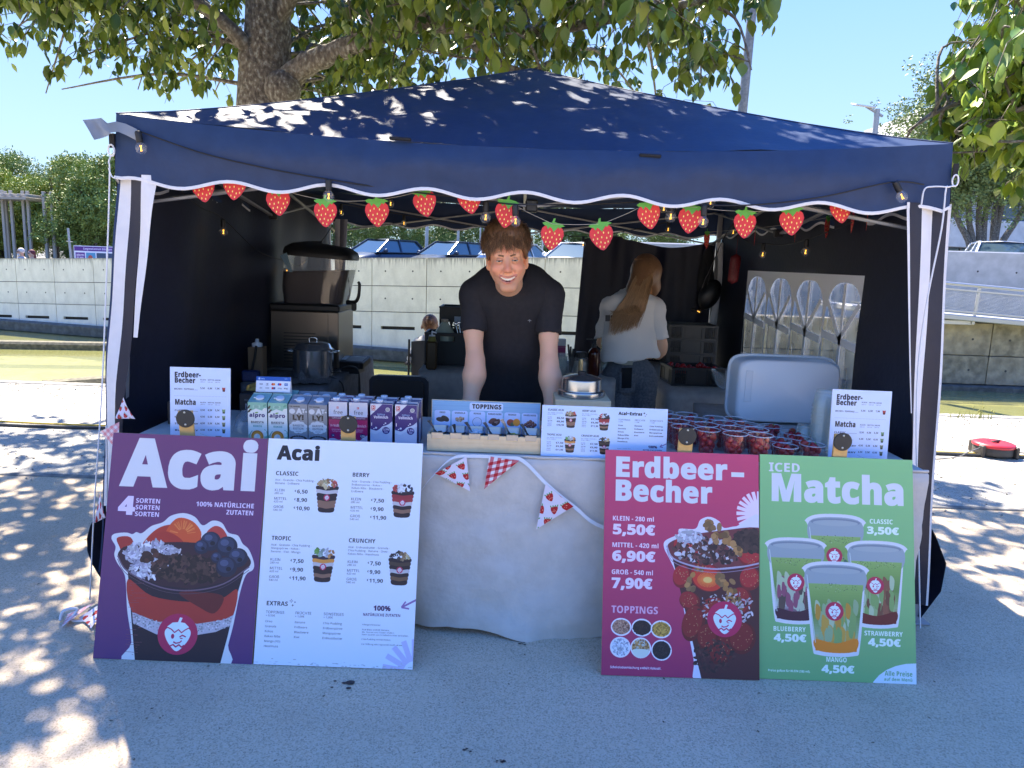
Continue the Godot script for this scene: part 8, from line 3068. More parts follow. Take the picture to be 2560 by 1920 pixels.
func bulbs_and_cables() -> void:
	var wire := mat("wire black", Color(0.012, 0.012, 0.013), 0.5)
	var bulb := M.new()
	bulb.lathe([Vector2(0, -0.0225), Vector2(0.009, -0.0205), Vector2(0.0175, -0.014), Vector2(0.0225, 0.0), Vector2(0.0195, 0.011), Vector2(0.013, 0.019), Vector2(0.010, 0.026)], 18)
	var bmesh := bulb.mesh()
	var sock := M.new()
	sock.lathe([Vector2(0, 0.022), Vector2(0.0115, 0.022), Vector2(0.0125, 0.030), Vector2(0.0125, 0.060), Vector2(0.010, 0.066), Vector2(0, 0.067)], 14)
	var smesh := sock.mesh()
	var fil := M.new()
	fil.tube([Vector3(-0.003, -0.010, 0), Vector3(0.003, 0.012, 0)], 0.0016, 6)
	fil.tube([Vector3(0.003, -0.010, 0.002), Vector3(-0.002, 0.012, 0.002)], 0.0013, 6)
	var fmesh := fil.mesh()
	var gl := glass("bulb glass", Color(0.90, 0.92, 0.95), 0.05, 0.03)
	var fm := StandardMaterial3D.new()
	fm.resource_name = "filament glow"
	fm.albedo_color = Color(0.9, 0.65, 0.25)
	fm.emission_enabled = true
	fm.emission = Color(1.0, 0.72, 0.25)
	fm.emission_energy_multiplier = 0.9
	var sets := [
		["string of clear bulbs along the gazebo's front valance", [[-1.531, 1.897, 0.035, 0.15], [-0.801, 1.741, 0.035, 0.0], [-0.185, 1.686, -0.05, 0.0], [-0.063, 1.671, 0.02, 0.06], [0.565, 1.715, -0.05, 0.0], [0.682, 1.695, 0.015, 0.0], [1.443, 1.817, 0.045, 0.55]], [[-1.545, 1.965, 0.03], [-1.3, 1.89, 0.035], [-1.057, 1.842, 0.038], [-0.801, 1.806, 0.035], [-0.5, 1.775, 0.0], [-0.185, 1.752, -0.05], [-0.063, 1.738, 0.015], [0.25, 1.752, -0.02], [0.565, 1.78, -0.05], [0.682, 1.762, 0.015], [0.88, 1.768, 0.034], [1.133, 1.806, 0.04], [1.40, 1.872, 0.035], [1.53, 1.868, 0.03]]],
		["string of glowing bulbs sagging along the left wall", [[-1.585, 1.611, -0.9, 0.0], [-1.565, 1.392, -1.9, 0.0], [-1.414, 1.834, -2.8, 0.0]], [[-1.55, 1.80, -0.25], [-1.58, 1.72, -0.6], [-1.585, 1.68, -0.9], [-1.58, 1.52, -1.4], [-1.565, 1.46, -1.9], [-1.55, 1.44, -2.2], [-1.45, 1.70, -2.6], [-1.414, 1.90, -2.8]]],
		["string of small glowing bulbs under the gazebo's rear roof", [[-0.815, 1.824, -1.5, 0.0], [-0.975, 1.783, -3.1, 0.0], [0.49, 1.663, -3.12, 0.0], [0.719, 1.816, -1.0, 0.0], [0.862, 1.819, -0.6, 0.0], [1.132, 1.799, -2.9, 0.0]], [[-1.414, 1.90, -2.8], [-0.975, 1.85, -3.1], [-0.2, 1.76, -3.12], [0.49, 1.73, -3.12], [0.9, 1.80, -3.0], [1.132, 1.866, -2.9], [1.0, 1.92, -2.0], [0.719, 1.882, -1.0], [0.862, 1.886, -0.6]]],
		["string of glowing bulbs along the right wall above the window", [[1.501, 1.772, -2.4, 0.0], [1.462, 1.607, -1.6, 0.0], [1.492, 1.617, -1.0, 0.0], [1.46, 1.156, -3.05, 1.2]], [[1.48, 1.24, -3.0], [1.52, 1.6, -2.9], [1.501, 1.838, -2.4], [1.47, 1.70, -2.0], [1.462, 1.674, -1.6], [1.47, 1.66, -1.3], [1.492, 1.684, -1.0], [1.56, 1.76, -0.6]]],
	]
	for s in sets:
		var o := thing("string_light", s[0], "string lights", Vector3.ZERO, 0.0, "string lights in the gazebo")
		for b in s[1]:
			var x := turned(0.0, 0.0, b[3], Vector3(b[0], b[1], b[2]))
			var bo := part("bulb", bmesh, gl, o, x)
			part("filament", fmesh, fm, bo)
			part("socket", smesh, wire, o, x)
		var pts := []
		for q in s[2]:
			pts.append(Vector3(q[0], q[1], q[2]))
		var m := M.new()
		m.tube(sway(pts, 5), 0.0032, 5)
		part("cable", m, wire, o)

# ---------------------------------------------------------------- people
# a body as one smooth field, meshed as surface nets
class Field:
	var prims := []
	var lo := Vector3.INF
	var hi := -Vector3.INF

	func grow(a: Vector3, r: float) -> void:
		lo = lo.min(a - Vector3.ONE * r)
		hi = hi.max(a + Vector3.ONE * r)

	func limb(a: Vector3, b: Vector3, ra: float, rb: float, k := 0.02, op := 1) -> Field:
		prims.append([0, a, b, ra, rb, k, op])
		if op > 0:
			grow(a, ra); grow(b, rb)
		return self

	func chain(pts: Array, radii: Array, k := 0.02, op := 1) -> Field:
		for j in pts.size() - 1:
			limb(pts[j], pts[j + 1], radii[j], radii[j + 1], k, op)
		return self

	func egg(c: Vector3, r: Vector3, x := Basis(), k := 0.02, op := 1) -> Field:
		prims.append([1, c, r, x.inverse(), maxf(r.x, maxf(r.y, r.z)), k, op])
		if op > 0:
			grow(c, maxf(r.x, maxf(r.y, r.z)))
		return self

	func cut(o: Vector3, n: Vector3, reach: float) -> Field:
		prims.append([2, o, n.normalized(), reach, 0.0, 0.0, -1])
		return self

	func mesh_into(m: M, cell: float, paint: Callable, at := Transform3D()) -> void:
		var pad := cell * 3.0
		var o := lo - Vector3.ONE * pad
		var n := Vector3i(((hi - lo) / cell).ceil()) + Vector3i(7, 7, 7)
		var nx := n.x
		var nxy := n.x * n.y
		var d := PackedFloat32Array()
		d.resize(nxy * n.z)
		d.fill(1.0)
		for q in prims:
			var k: float = q[5]
			var a: Vector3 = q[1]
			var plo: Vector3
			var phi: Vector3
			var m3 := k + cell * 2.5
			if q[0] == 0:
				var r := maxf(q[3], q[4]) + m3
				plo = a.min(q[2]) - Vector3.ONE * r
				phi = a.max(q[2]) + Vector3.ONE * r
			elif q[0] == 1:
				plo = a - Vector3.ONE * (q[4] + m3)
				phi = a + Vector3.ONE * (q[4] + m3)
			else:
				plo = a - Vector3.ONE * q[3]
				phi = a + Vector3.ONE * q[3]
			var i0 := Vector3i(((plo - o) / cell).floor()).clamp(Vector3i.ZERO, n - Vector3i.ONE)
			var i1 := Vector3i(((phi - o) / cell).ceil()).clamp(Vector3i.ZERO, n - Vector3i.ONE)
			var kind: int = q[0]
			var op: int = q[6]
			var ab := Vector3.ZERO
			var l2 := 1.0
			if kind == 0:
				ab = q[2] - a
				l2 = maxf(ab.length_squared(), 1e-9)
			for z in range(i0.z, i1.z + 1):
				for y in range(i0.y, i1.y + 1):
					var row := z * nxy + y * nx
					for x in range(i0.x, i1.x + 1):
						var p := o + Vector3(x, y, z) * cell
						var v: float
						if kind == 0:
							var t := clampf((p - a).dot(ab) / l2, 0.0, 1.0)
							v = p.distance_to(a + ab * t) - lerpf(q[3], q[4], t)
						elif kind == 1:
							var w: Vector3 = q[3] * (p - a)
							var s: Vector3 = w / q[2]
							var s2: Vector3 = s / q[2]
							var g := s2.length()
							var sl := s.length()
							v = sl * (sl - 1.0) / g if g > 1e-6 else -q[4]
						else:
							v = (p - a).dot(q[2])
							d[row + x] = maxf(d[row + x], v)
							continue
						var c := d[row + x]
						if op > 0:
							if k > 0.0:
								var h := maxf(k - absf(c - v), 0.0) / k
								d[row + x] = minf(c, v) - h * h * k * 0.25
							else:
								d[row + x] = minf(c, v)
						else:
							var h := maxf(k - absf(c + v), 0.0) / maxf(k, 1e-6)
							d[row + x] = maxf(c, -v) + h * h * k * 0.25
		var made := {}
		var far := cell * 2.6
		var corner := [0, 1, nx, nx + 1, nxy, nxy + 1, nxy + nx, nxy + nx + 1]
		var edges := [[0, 1], [2, 3], [4, 5], [6, 7], [0, 2], [1, 3], [4, 6], [5, 7], [0, 4], [1, 5], [2, 6], [3, 7]]
		var base := m.v.size()
		for z in n.z - 1:
			for y in n.y - 1:
				var row := z * nxy + y * nx
				for x in nx - 1:
					var at0 := row + x
					if absf(d[at0]) > far:
						continue
					var inside := 0
					for c in corner:
						if d[at0 + c] < 0.0:
							inside += 1
					if inside == 0 or inside == 8:
						continue
					var sum := Vector3.ZERO
					var cnt := 0
					for e in edges:
						var va := d[at0 + corner[e[0]]]
						var vb := d[at0 + corner[e[1]]]
						if (va < 0.0) != (vb < 0.0):
							var t := va / (va - vb)
							sum += Vector3(e[0] & 1, (e[0] >> 1) & 1, e[0] >> 2).lerp(Vector3(e[1] & 1, (e[1] >> 1) & 1, e[1] >> 2), t)
							cnt += 1
					var p := o + (Vector3(x, y, z) + sum / cnt) * cell
					made[at0] = m.v.size()
					m.tint = paint.call(p)
					m.put(at * p, Vector3.ZERO, Vector2(p.x, p.y))
		var acc := PackedVector3Array()
		acc.resize(m.v.size() - base)
		var dirs := [1, nx, nxy]
		for cell_at in made:
			for ax in 3:
				var inc: int = dirs[ax]
				var sa: bool = d[cell_at] < 0.0
				if sa == (d[cell_at + inc] < 0.0):
					continue
				var u: int = dirs[(ax + 1) % 3]
				var w: int = dirs[(ax + 2) % 3]
				if not (made.has(cell_at - u) and made.has(cell_at - w) and made.has(cell_at - u - w)):
					continue
				var q := [made[cell_at], made[cell_at - u], made[cell_at - u - w], made[cell_at - w]]
				if sa:
					q = [q[0], q[3], q[2], q[1]]
				var nn := (m.v[q[2]] - m.v[q[0]]).cross(m.v[q[3]] - m.v[q[1]])
				for j in q:
					acc[j - base] -= nn
				m.i.append_array([q[0], q[1], q[2], q[0], q[2], q[3]])
		for j in acc.size():
			m.n[base + j] = acc[j].normalized()

func build_people() -> void:
	seller()
	helper()
	child()
	passers()

# face parts in metres round a point between the ears at eye level; x to the picture's right, z forwards
func head_field(f: Field, s: float) -> void:
	var V := func(x: float, y: float, z: float) -> Vector3: return Vector3(x, y, z) * s
	f.egg(V.call(0, 0.042, -0.018), Vector3(0.074, 0.092, 0.093) * s, Basis(), 0.02)
	f.egg(V.call(0, -0.035, 0.022), Vector3(0.061, 0.078, 0.060) * s, Basis(), 0.03)
	for x in [-1.0, 1.0]:
		f.limb(V.call(x * 0.053, -0.045, 0.0), V.call(x * 0.016, -0.104, 0.048), 0.019 * s, 0.017 * s, 0.025)
		f.egg(V.call(x * 0.040, -0.032, 0.052), Vector3(0.025, 0.021, 0.022) * s, Basis(), 0.02)
		f.egg(V.call(x * 0.077, -0.012, -0.010), Vector3(0.010, 0.032, 0.019) * s, Basis.from_euler(Vector3(0.15, x * 0.45, 0)), 0.006)
		f.egg(V.call(x * 0.082, -0.010, -0.004), Vector3(0.005, 0.018, 0.010) * s, Basis.from_euler(Vector3(0.15, x * 0.45, 0)), 0.005, -1)
	f.limb(V.call(-0.014, -0.110, 0.056), V.call(0.014, -0.110, 0.056), 0.017 * s, 0.017 * s, 0.02)
	f.limb(V.call(-0.040, 0.020, 0.060), V.call(0.040, 0.020, 0.060), 0.012 * s, 0.012 * s, 0.018)
	for x in [-1.0, 1.0]:
		f.egg(V.call(x * 0.0315, 0.000, 0.092), Vector3(0.018, 0.011, 0.016) * s, Basis(), 0.012, -1)
	f.limb(V.call(0, 0.004, 0.074), V.call(0, -0.036, 0.096), 0.0085 * s, 0.0125 * s, 0.012)
	for x in [-1.0, 1.0]:
		f.egg(V.call(x * 0.0125, -0.040, 0.084), Vector3(0.009, 0.008, 0.011) * s, Basis(), 0.008)
		f.egg(V.call(x * 0.007, -0.047, 0.092), Vector3(0.004, 0.003, 0.004) * s, Basis(), 0.003, -1)
		f.limb(V.call(x * 0.020, -0.042, 0.078), V.call(x * 0.038, -0.068, 0.066), 0.004 * s, 0.004 * s, 0.008, -1)

func seller() -> void:
	var o := thing("person", "smiling man in a dark T-shirt leaning with straight arms on the counter", "person")
	var s := 1.07
	var at := Transform3D(Basis.from_euler(Vector3(0.06, 0.02, 0.075)), Vector3(-0.094, 1.522, -0.235))
	var head := Field.new()
	head_field(head, s)
	var smile := []
	for k in 7:
		var x := -0.033 + 0.011 * k
		smile.append(Vector3(x, -0.074 + 10.0 * x * x, 0.083 - 13.0 * x * x) * s)
	for k in 6:
		head.limb(smile[k] + Vector3(0, 0.0065 * (1 - pow(absf(k - 2.5) / 3.5, 2)), 0.001), smile[k + 1] + Vector3(0, 0.0065 * (1 - pow(absf(k - 1.5) / 3.5, 2)), 0.001), 0.0036, 0.0036, 0.006)
		head.limb(smile[k] + Vector3(0, -0.013 * (1 - pow(absf(k - 2.5) / 3.2, 2)), 0.0), smile[k + 1] + Vector3(0, -0.012 * (1 - pow(absf(k - 1.5) / 3.2, 2)), 0.0), 0.0050, 0.0050, 0.006)
	for k in 6:
		var w: float = 1 - pow(absf(k - 2.5) / 3.1, 2)
		head.egg((smile[k] + smile[k + 1]) * 0.5 + Vector3(0, -0.004 * w, 0.006), Vector3(0.0085, 0.0012 + 0.0072 * w, 0.018), Basis(), 0.002, -1)
	var skin := func(p: Vector3) -> Color:
		var q := p / s
		var c := Color(0.82, 0.40, 0.225)
		var red := 0.0
		for e in [Vector3(-0.042, -0.03, 0.06), Vector3(0.042, -0.03, 0.06), Vector3(0, -0.035, 0.10), Vector3(0, 0.05, 0.075)]:
			red = maxf(red, exp(-(q - e).length_squared() / 0.0006))
		c = c.lerp(Color(0.80, 0.26, 0.15), red * 0.75)
		var st := smoothstep(-0.052, -0.075, q.y) * smoothstep(0.0, 0.03, q.z) * (1.0 - smoothstep(0.045, 0.065, absf(q.x)))
		c = c.lerp(Color(0.44, 0.22, 0.13), 0.45 * st)
		var my := -0.074 + 10.0 * q.x * q.x
		if absf(q.x) < 0.036 and q.z > 0.06 and q.y < my + 0.0095 and q.y > my - 0.018 * (1 - pow(absf(q.x) / 0.038, 2)) - 0.003:
			c = Color(0.64, 0.25, 0.165)
		if q.z < -0.02 and q.y > -0.03:
			c = Color(0.2, 0.12, 0.08)
		return c
	var m := M.new()
	head.mesh_into(m, 0.0036, skin, at)
	var b := Field.new()
	var flesh := func(p: Vector3) -> Color:
		var c := Color(0.80, 0.46, 0.29)
		return c.lerp(Color(0.82, 0.40, 0.23), clampf((1.1 - p.y) * 1.5, 0, 0.7))
	b.chain([Vector3(-0.080, 1.385, -0.50), Vector3(-0.088, 1.435, -0.36), Vector3(-0.092, 1.50, -0.27)], [0.072, 0.054, 0.050], 0.03)
	b.chain([Vector3(-0.078, 1.33, -0.54), Vector3(-0.065, 1.1, -0.63), Vector3(-0.05, 0.86, -0.77)], [0.075, 0.07, 0.08], 0.05)
	b.chain([Vector3(-0.23, 1.385, -0.52), Vector3(-0.07, 1.40, -0.52), Vector3(0.095, 1.39, -0.52)], [0.055, 0.06, 0.055], 0.04)
	for leg in [-1.0, 1.0]:
		b.chain([Vector3(-0.05 + leg * 0.09, 0.85, -0.77), Vector3(-0.05 + leg * 0.11, 0.47, -0.74), Vector3(-0.05 + leg * 0.12, 0.06, -0.80)], [0.085, 0.055, 0.04], 0.03)
	b.mesh_into(m, 0.014, flesh)
	var arms := [[Vector3(-0.243, 1.36, -0.52), Vector3(-0.243, 1.17, -0.455), Vector3(-0.229, 1.05, -0.40), Vector3(-0.232, 0.985, -0.375), Vector3(-0.243, 0.86, -0.33), Vector3(-0.245, 0.812, -0.315), -1.0], [Vector3(0.105, 1.365, -0.52), Vector3(0.112, 1.17, -0.455), Vector3(0.116, 1.05, -0.40), Vector3(0.126, 0.985, -0.375), Vector3(0.136, 0.86, -0.33), Vector3(0.139, 0.812, -0.315), 1.0]]
	for a in arms:
		var f := Field.new()
		var sg: float = a[6]
		f.chain([a[0], a[1], a[2]], [0.052, 0.043, 0.041], 0.02)
		f.chain([a[2], a[3], a[4], a[5]], [0.043, 0.050, 0.034, 0.029], 0.02)
		f.egg(a[3] + Vector3(-sg * 0.014, 0.01, 0.0), Vector3(0.038, 0.075, 0.040), Basis(), 0.02)
		var w: Vector3 = a[5]
		var pal := Vector3(w.x + sg * 0.006, 0.776, w.z + 0.055)
		f.limb(w, pal, 0.026, 0.019, 0.02)
		f.egg(pal, Vector3(0.042, 0.014, 0.045), Basis(), 0.012)
		for k in 4:
			var x := (-0.030 + 0.020 * k) * sg
			var l: float = [0.060, 0.074, 0.070, 0.052][k]
			var r0 := pal + Vector3(x, 0.002, 0.035)
			f.chain([r0, r0 + Vector3(x * 0.25, 0.003, l * 0.5), r0 + Vector3(x * 0.45, -0.006, l)], [0.0095, 0.0088, 0.0075], 0.004)
		var tb := pal + Vector3(-sg * 0.036, 0.0, -0.005)
		f.chain([tb, tb + Vector3(-sg * 0.022, 0.002, 0.026), tb + Vector3(-sg * 0.030, -0.004, 0.052)], [0.012, 0.0105, 0.0085], 0.006)
		f.mesh_into(m, 0.0058, flesh)
	var skin_m := tinted("skin", 0.5)
	skin_m.subsurf_scatter_enabled = true
	skin_m.subsurf_scatter_strength = 0.12
	part("body", m, skin_m, o)
	face_details(o, at, s, smile)
	var t := Field.new()
	for x in [-0.07, 0.0, 0.07]:
		t.chain([Vector3(-0.070 + x, 1.33, -0.53), Vector3(-0.062 + x * 0.95, 1.10, -0.62), Vector3(-0.048 + x * 0.9, 0.80, -0.76)], [0.118, 0.112, 0.122], 0.05)
	t.chain([Vector3(-0.225, 1.365, -0.525), Vector3(-0.15, 1.41, -0.54), Vector3(-0.072, 1.42, -0.545), Vector3(0.01, 1.415, -0.54), Vector3(0.090, 1.37, -0.525)], [0.076, 0.078, 0.082, 0.078, 0.075], 0.05)
	t.limb(Vector3(-0.086, 1.46, -0.46), Vector3(-0.09, 1.56, -0.30), 0.070, 0.085, 0.012, -1)
	t.egg(Vector3(-0.086, 1.475, -0.385), Vector3(0.088, 0.090, 0.09), Basis(), 0.008, -1)
	t.cut(Vector3(-0.05, 0.80, -0.76), Vector3(0, -1, 0), 0.3)
	var tm := M.new()
	var plain_ := func(_p: Vector3) -> Color: return Color.WHITE
	t.mesh_into(tm, 0.0105, plain_)
	for q in [[Vector3(-0.205, 1.38, -0.53), Vector3(-0.238, 1.35, -0.52), Vector3(-0.246, 1.10, -0.435)], [Vector3(0.068, 1.385, -0.53), Vector3(0.103, 1.355, -0.52), Vector3(0.116, 1.10, -0.435)]]:
		var sl := Field.new()
		sl.chain([q[0], q[1], q[2]], [0.076, 0.074, 0.056], 0.04)
		sl.cut(Vector3(q[2].x, 1.182, -0.455), Vector3(0.0, -1, 0.3), 0.2)
		sl.mesh_into(tm, 0.0105, plain_)
	var wr := FastNoiseLite.new()
	wr.seed = 5
	wr.frequency = 4.0
	for k in tm.v.size():
		var p := tm.v[k]
		var low := clampf((1.32 - p.y) / 0.5, 0, 1)
		var fold := wr.get_noise_3d(p.x * 2.2 + p.y * 0.8, p.y * 0.7, p.z * 1.2) * 0.010 * low + wr.get_noise_3d(p.x * 4 - p.y * 3, p.y * 2 + p.x * 3, p.z * 2) * 0.004
		tm.v[k] = p + tm.n[k] * fold
	part("tshirt", tm, mat("tee black", Color(0.020, 0.019, 0.024), 0.85, 0, 0.2, 0.2, 0.15, 0.004), o)
	var em := M.new()
	em.slab(v2([-0.011, 0, 0, 0.007, 0.011, 0, 0.002, 0.001, 0.002, -0.006, -0.001, -0.006, -0.001, 0.001]), 0.001, Transform3D(Basis(), Vector3(0.018, 1.243, -0.425)))
	part("chest_emblem", em, mat("emblem grey", Color(0.16, 0.16, 0.17), 0.6), o)
	var tr := Field.new()
	tr.egg(Vector3(-0.05, 0.83, -0.77), Vector3(0.16, 0.11, 0.125), Basis(), 0.04)
	for leg in [-1.0, 1.0]:
		tr.chain([Vector3(-0.05 + leg * 0.085, 0.82, -0.77), Vector3(-0.05 + leg * 0.11, 0.47, -0.74), Vector3(-0.05 + leg * 0.12, 0.09, -0.80)], [0.105, 0.075, 0.062], 0.03)
	tr.cut(Vector3(-0.05, 0.93, -0.77), Vector3.UP, 0.3)
	var trm := M.new()
	tr.mesh_into(trm, 0.016, func(_p: Vector3) -> Color: return Color.WHITE)
	part("trousers", trm, mat("trousers black", Color(0.015, 0.015, 0.018), 0.9), o)
	for leg in [-1.0, 1.0]:
		var sh := M.new()
		sh.ball(Vector3(-0.05 + leg * 0.12, 0.045, -0.74), Vector3(0.045, 0.045, 0.13), 14, 8)
		part("shoe", sh, mat("shoe", Color(0.03, 0.03, 0.03), 0.6), o)
	seller_hair(o, at, s)

func face_details(o: Node3D, at: Transform3D, s: float, smile: Array) -> void:
	var white := mat("eye white", Color(0.46, 0.42, 0.38), 0.3)
	for x in [-1.0, 1.0]:
		var c := Vector3(x * 0.0315, -0.001, 0.0755) * s
		var e := M.new()
		e.ball(Vector3.ZERO, Vector3.ONE * 0.0122 * s, 16, 12)
		var eo := part("eye", e, white, o, at * Transform3D(Basis(), c))
		var ir := M.new()
		ir.lathe([Vector2(0.0062, 0.0), Vector2(0.005, 0.0007), Vector2(0, 0.0009)], 16, turned(PI / 2, 0, 0, Vector3(0, 0.0003, 0.0111) * s))
		part("iris", ir, mat("iris grey green", Color(0.055, 0.07, 0.06), 0.25), eo)
		var pu := M.new()
		pu.lathe([Vector2(0.0027, 0.0), Vector2(0, 0.0004)], 12, turned(PI / 2, 0, 0, Vector3(0, 0.0003, 0.0121) * s))
		part("pupil", pu, mat("pupil", Color(0.004, 0.004, 0.004), 0.1), eo)
		var lid := M.new()
		for up in [1.0, -1.0]:
			var rows := []
			for j in 5:
				var la: float = up * lerpf(0.20 if up > 0 else 0.17, 1.45, j / 4.0)
				var row := []
				for k in 9:
					var lo := lerpf(-1.25, 1.25, k / 8.0)
					var l2: float = la * (1.0 - 0.30 * pow(absf(lo) / 1.25, 2)) if j == 0 else la
					row.append(c + Vector3(sin(lo) * cos(l2), sin(l2), cos(lo) * cos(l2)) * 0.0136 * s)
				rows.append(row)
			lid.sheet(rows, false, up < 0)
		var lash := []
		for k in 9:
			var lo := lerpf(-1.2, 1.2, k / 8.0)
			var l2 := 0.20 * (1.0 - 0.30 * pow(absf(lo) / 1.25, 2))
			lash.append(c + Vector3(sin(lo) * cos(l2), sin(l2), cos(lo) * cos(l2)) * 0.0139 * s)
		var ls := M.new()
		ls.tube(lash, 0.0009, 4)
		part("lashes", ls, mat("lash", Color(0.05, 0.025, 0.015), 0.7), o, at)
		part("eyelids", lid, mat("lid skin", Color(0.78, 0.36, 0.20), 0.5), o, at)
		var br := M.new()
		var r := RandomNumberGenerator.new()
		r.seed = 9
		for k in 130:
			var u := r.randf()
			var p := Vector3(x * lerpf(0.012, 0.046, u), 0.0165 + 0.0050 * sin(u * 2.4) + r.randf_range(-.0032, .0032) * (1.1 - u * 0.6), lerpf(0.0795, 0.064, u * u)) * s
			br.tube([p, p + Vector3(x * 0.006, 0.0012 - 0.003 * u, -0.001)], [0.0008, 0.0003], 3, false)
		part("eyebrow", br, mat("brow hair", Color(0.24, 0.125, 0.062), 0.7), o, at)
	var te := mat("teeth", Color(0.85, 0.80, 0.70), 0.2)
	for k in 10:
		var u := (k + 0.5) / 10.0
		var x := lerpf(-0.0285, 0.0285, u)
		var w: float = 1 - pow(absf(x) / 0.034, 2)
		var y := -0.073 + 10.0 * x * x
		var m := M.new()
		m.box(Vector3(0, 0, 0), Vector3(0.0060, 0.0105 * w + 0.002, 0.004) * s, 0.0009, Transform3D(Basis(Vector3.UP, x * 22.0), Vector3(x, y + 0.0005, 0.0785 - 13.0 * x * x) * s))
		part("tooth", m, te, o, at)
	var dk := M.new()
	var rows := []
	for j in 2:
		var row := []
		for p in smile:
			row.append(p + Vector3(0, 0.008 - 0.022 * j, -0.0115))
		rows.append(row)
	dk.sheet(rows)
	part("mouth", dk, mat("mouth dark", Color(0.10, 0.02, 0.02), 0.5), o, at)

func strand(m: M, pts: Array, r: float) -> void:
	var rad := []
	for k in pts.size():
		rad.append(r * (1.0 - 0.75 * pow(float(k) / (pts.size() - 1), 2.0)))
	m.tube(pts, rad, 3, false)

func seller_hair(o: Node3D, at: Transform3D, s: float) -> void:
	var r := RandomNumberGenerator.new()
	r.seed = 33
	var m := M.new()
	var shades := [Color(0.16, 0.082, 0.038), Color(0.23, 0.122, 0.056), Color(0.12, 0.062, 0.030), Color(0.33, 0.185, 0.085)]
	var cap := Field.new()
	cap.egg(Vector3(0, 0.078, -0.020) * s, Vector3(0.089, 0.083, 0.098) * s, Basis(), 0.02)
	cap.egg(Vector3(0.004, 0.098, 0.040) * s, Vector3(0.074, 0.048, 0.052) * s, Basis(), 0.03)
	for x in [-1.0, 1.0]:
		cap.egg(Vector3(x * 0.076, 0.042, 0.0) * s, Vector3(0.012, 0.045, 0.045) * s, Basis(), 0.02)
	cap.egg(Vector3(0, 0.0, 0.085) * s, Vector3(0.062, 0.066, 0.055) * s, Basis(), 0.012, -1)
	cap.cut(Vector3(0, -0.03, -0.05) * s, Vector3(0, -1, 0.1), 0.16)
	cap.mesh_into(m, 0.005, func(p: Vector3) -> Color: return shades[0] * (0.75 + 0.5 * absf(sin(p.x * 420.0 + p.z * 150.0))))
	var flowing := FastNoiseLite.new()
	flowing.seed = 3
	flowing.frequency = 14.0
	for k in 5200:
		var an := r.randf() * TAU
		var la := lerpf(-0.15, 1.5, r.randf())
		var d := Vector3(sin(an) * cos(la), sin(la), cos(an) * cos(la))
		var root := Vector3(0, 0.076, -0.016) + d * Vector3(0.088, 0.082, 0.100)
		if root.z > 0.03 and root.y < 0.075 or root.y < 0.02 and root.z > -0.01:
			continue
		var sw := flowing.get_noise_3d(root.x, root.y, root.z)
		var flow := Vector3(root.x * 7.0 + sw * 1.4, -0.25 - 2.0 * maxf(0.0, 0.11 - root.y) * 6.0, 0.9 + sw if root.z > -0.03 else -0.3)
		flow = (flow - d * flow.dot(d) * 0.85 + Vector3(r.randf_range(-.16, .16), r.randf_range(-.16, .16), r.randf_range(-.16, .16))).normalized()
		var ln := r.randf_range(0.026, 0.05)
		var p1 := root + d * 0.005 + flow * ln * 0.4
		var p2 := root + d * (0.006 + 0.007 * r.randf()) + flow * ln * 0.8 - Vector3(0, 0.002, 0)
		var p3 := root + d * 0.004 + flow * ln * 1.15 - Vector3(0, 0.007, 0)
		m.tint = shades[r.randi() % 4] * r.randf_range(0.8, 1.3)
		strand(m, [root * s, p1 * s, p2 * s, p3 * s], r.randf_range(0.0006, 0.0011))
	for k in 620:
		var lock := r.randi() % 12
		var x := -0.070 + lock * 0.0128 + r.randfn(0, 0.0035)
		var root := Vector3(x * 0.85, 0.128 + r.randf_range(-.012, .012), 0.052 - absf(x) * 0.3)
		var tip := Vector3(x + 0.010 * sin(lock * 2.6 + 0.5), 0.049 + 0.010 * sin(lock * 1.9) + r.randf_range(-0.008, 0.010) + 0.16 * x + 3.0 * x * x * (1.0 if absf(x) < 0.05 else -1.0), 0.086 - 5.5 * x * x)
		m.tint = shades[r.randi() % 4] * r.randf_range(0.85, 1.35)
		strand(m, [root * s, (root.lerp(tip, 0.35) + Vector3(0, 0.008, 0.024)) * s, (root.lerp(tip, 0.72) + Vector3(0, 0.002, 0.014)) * s, tip * s], r.randf_range(0.0007, 0.0012))
	part("hair", m, tinted("hair", 0.42), o, at)

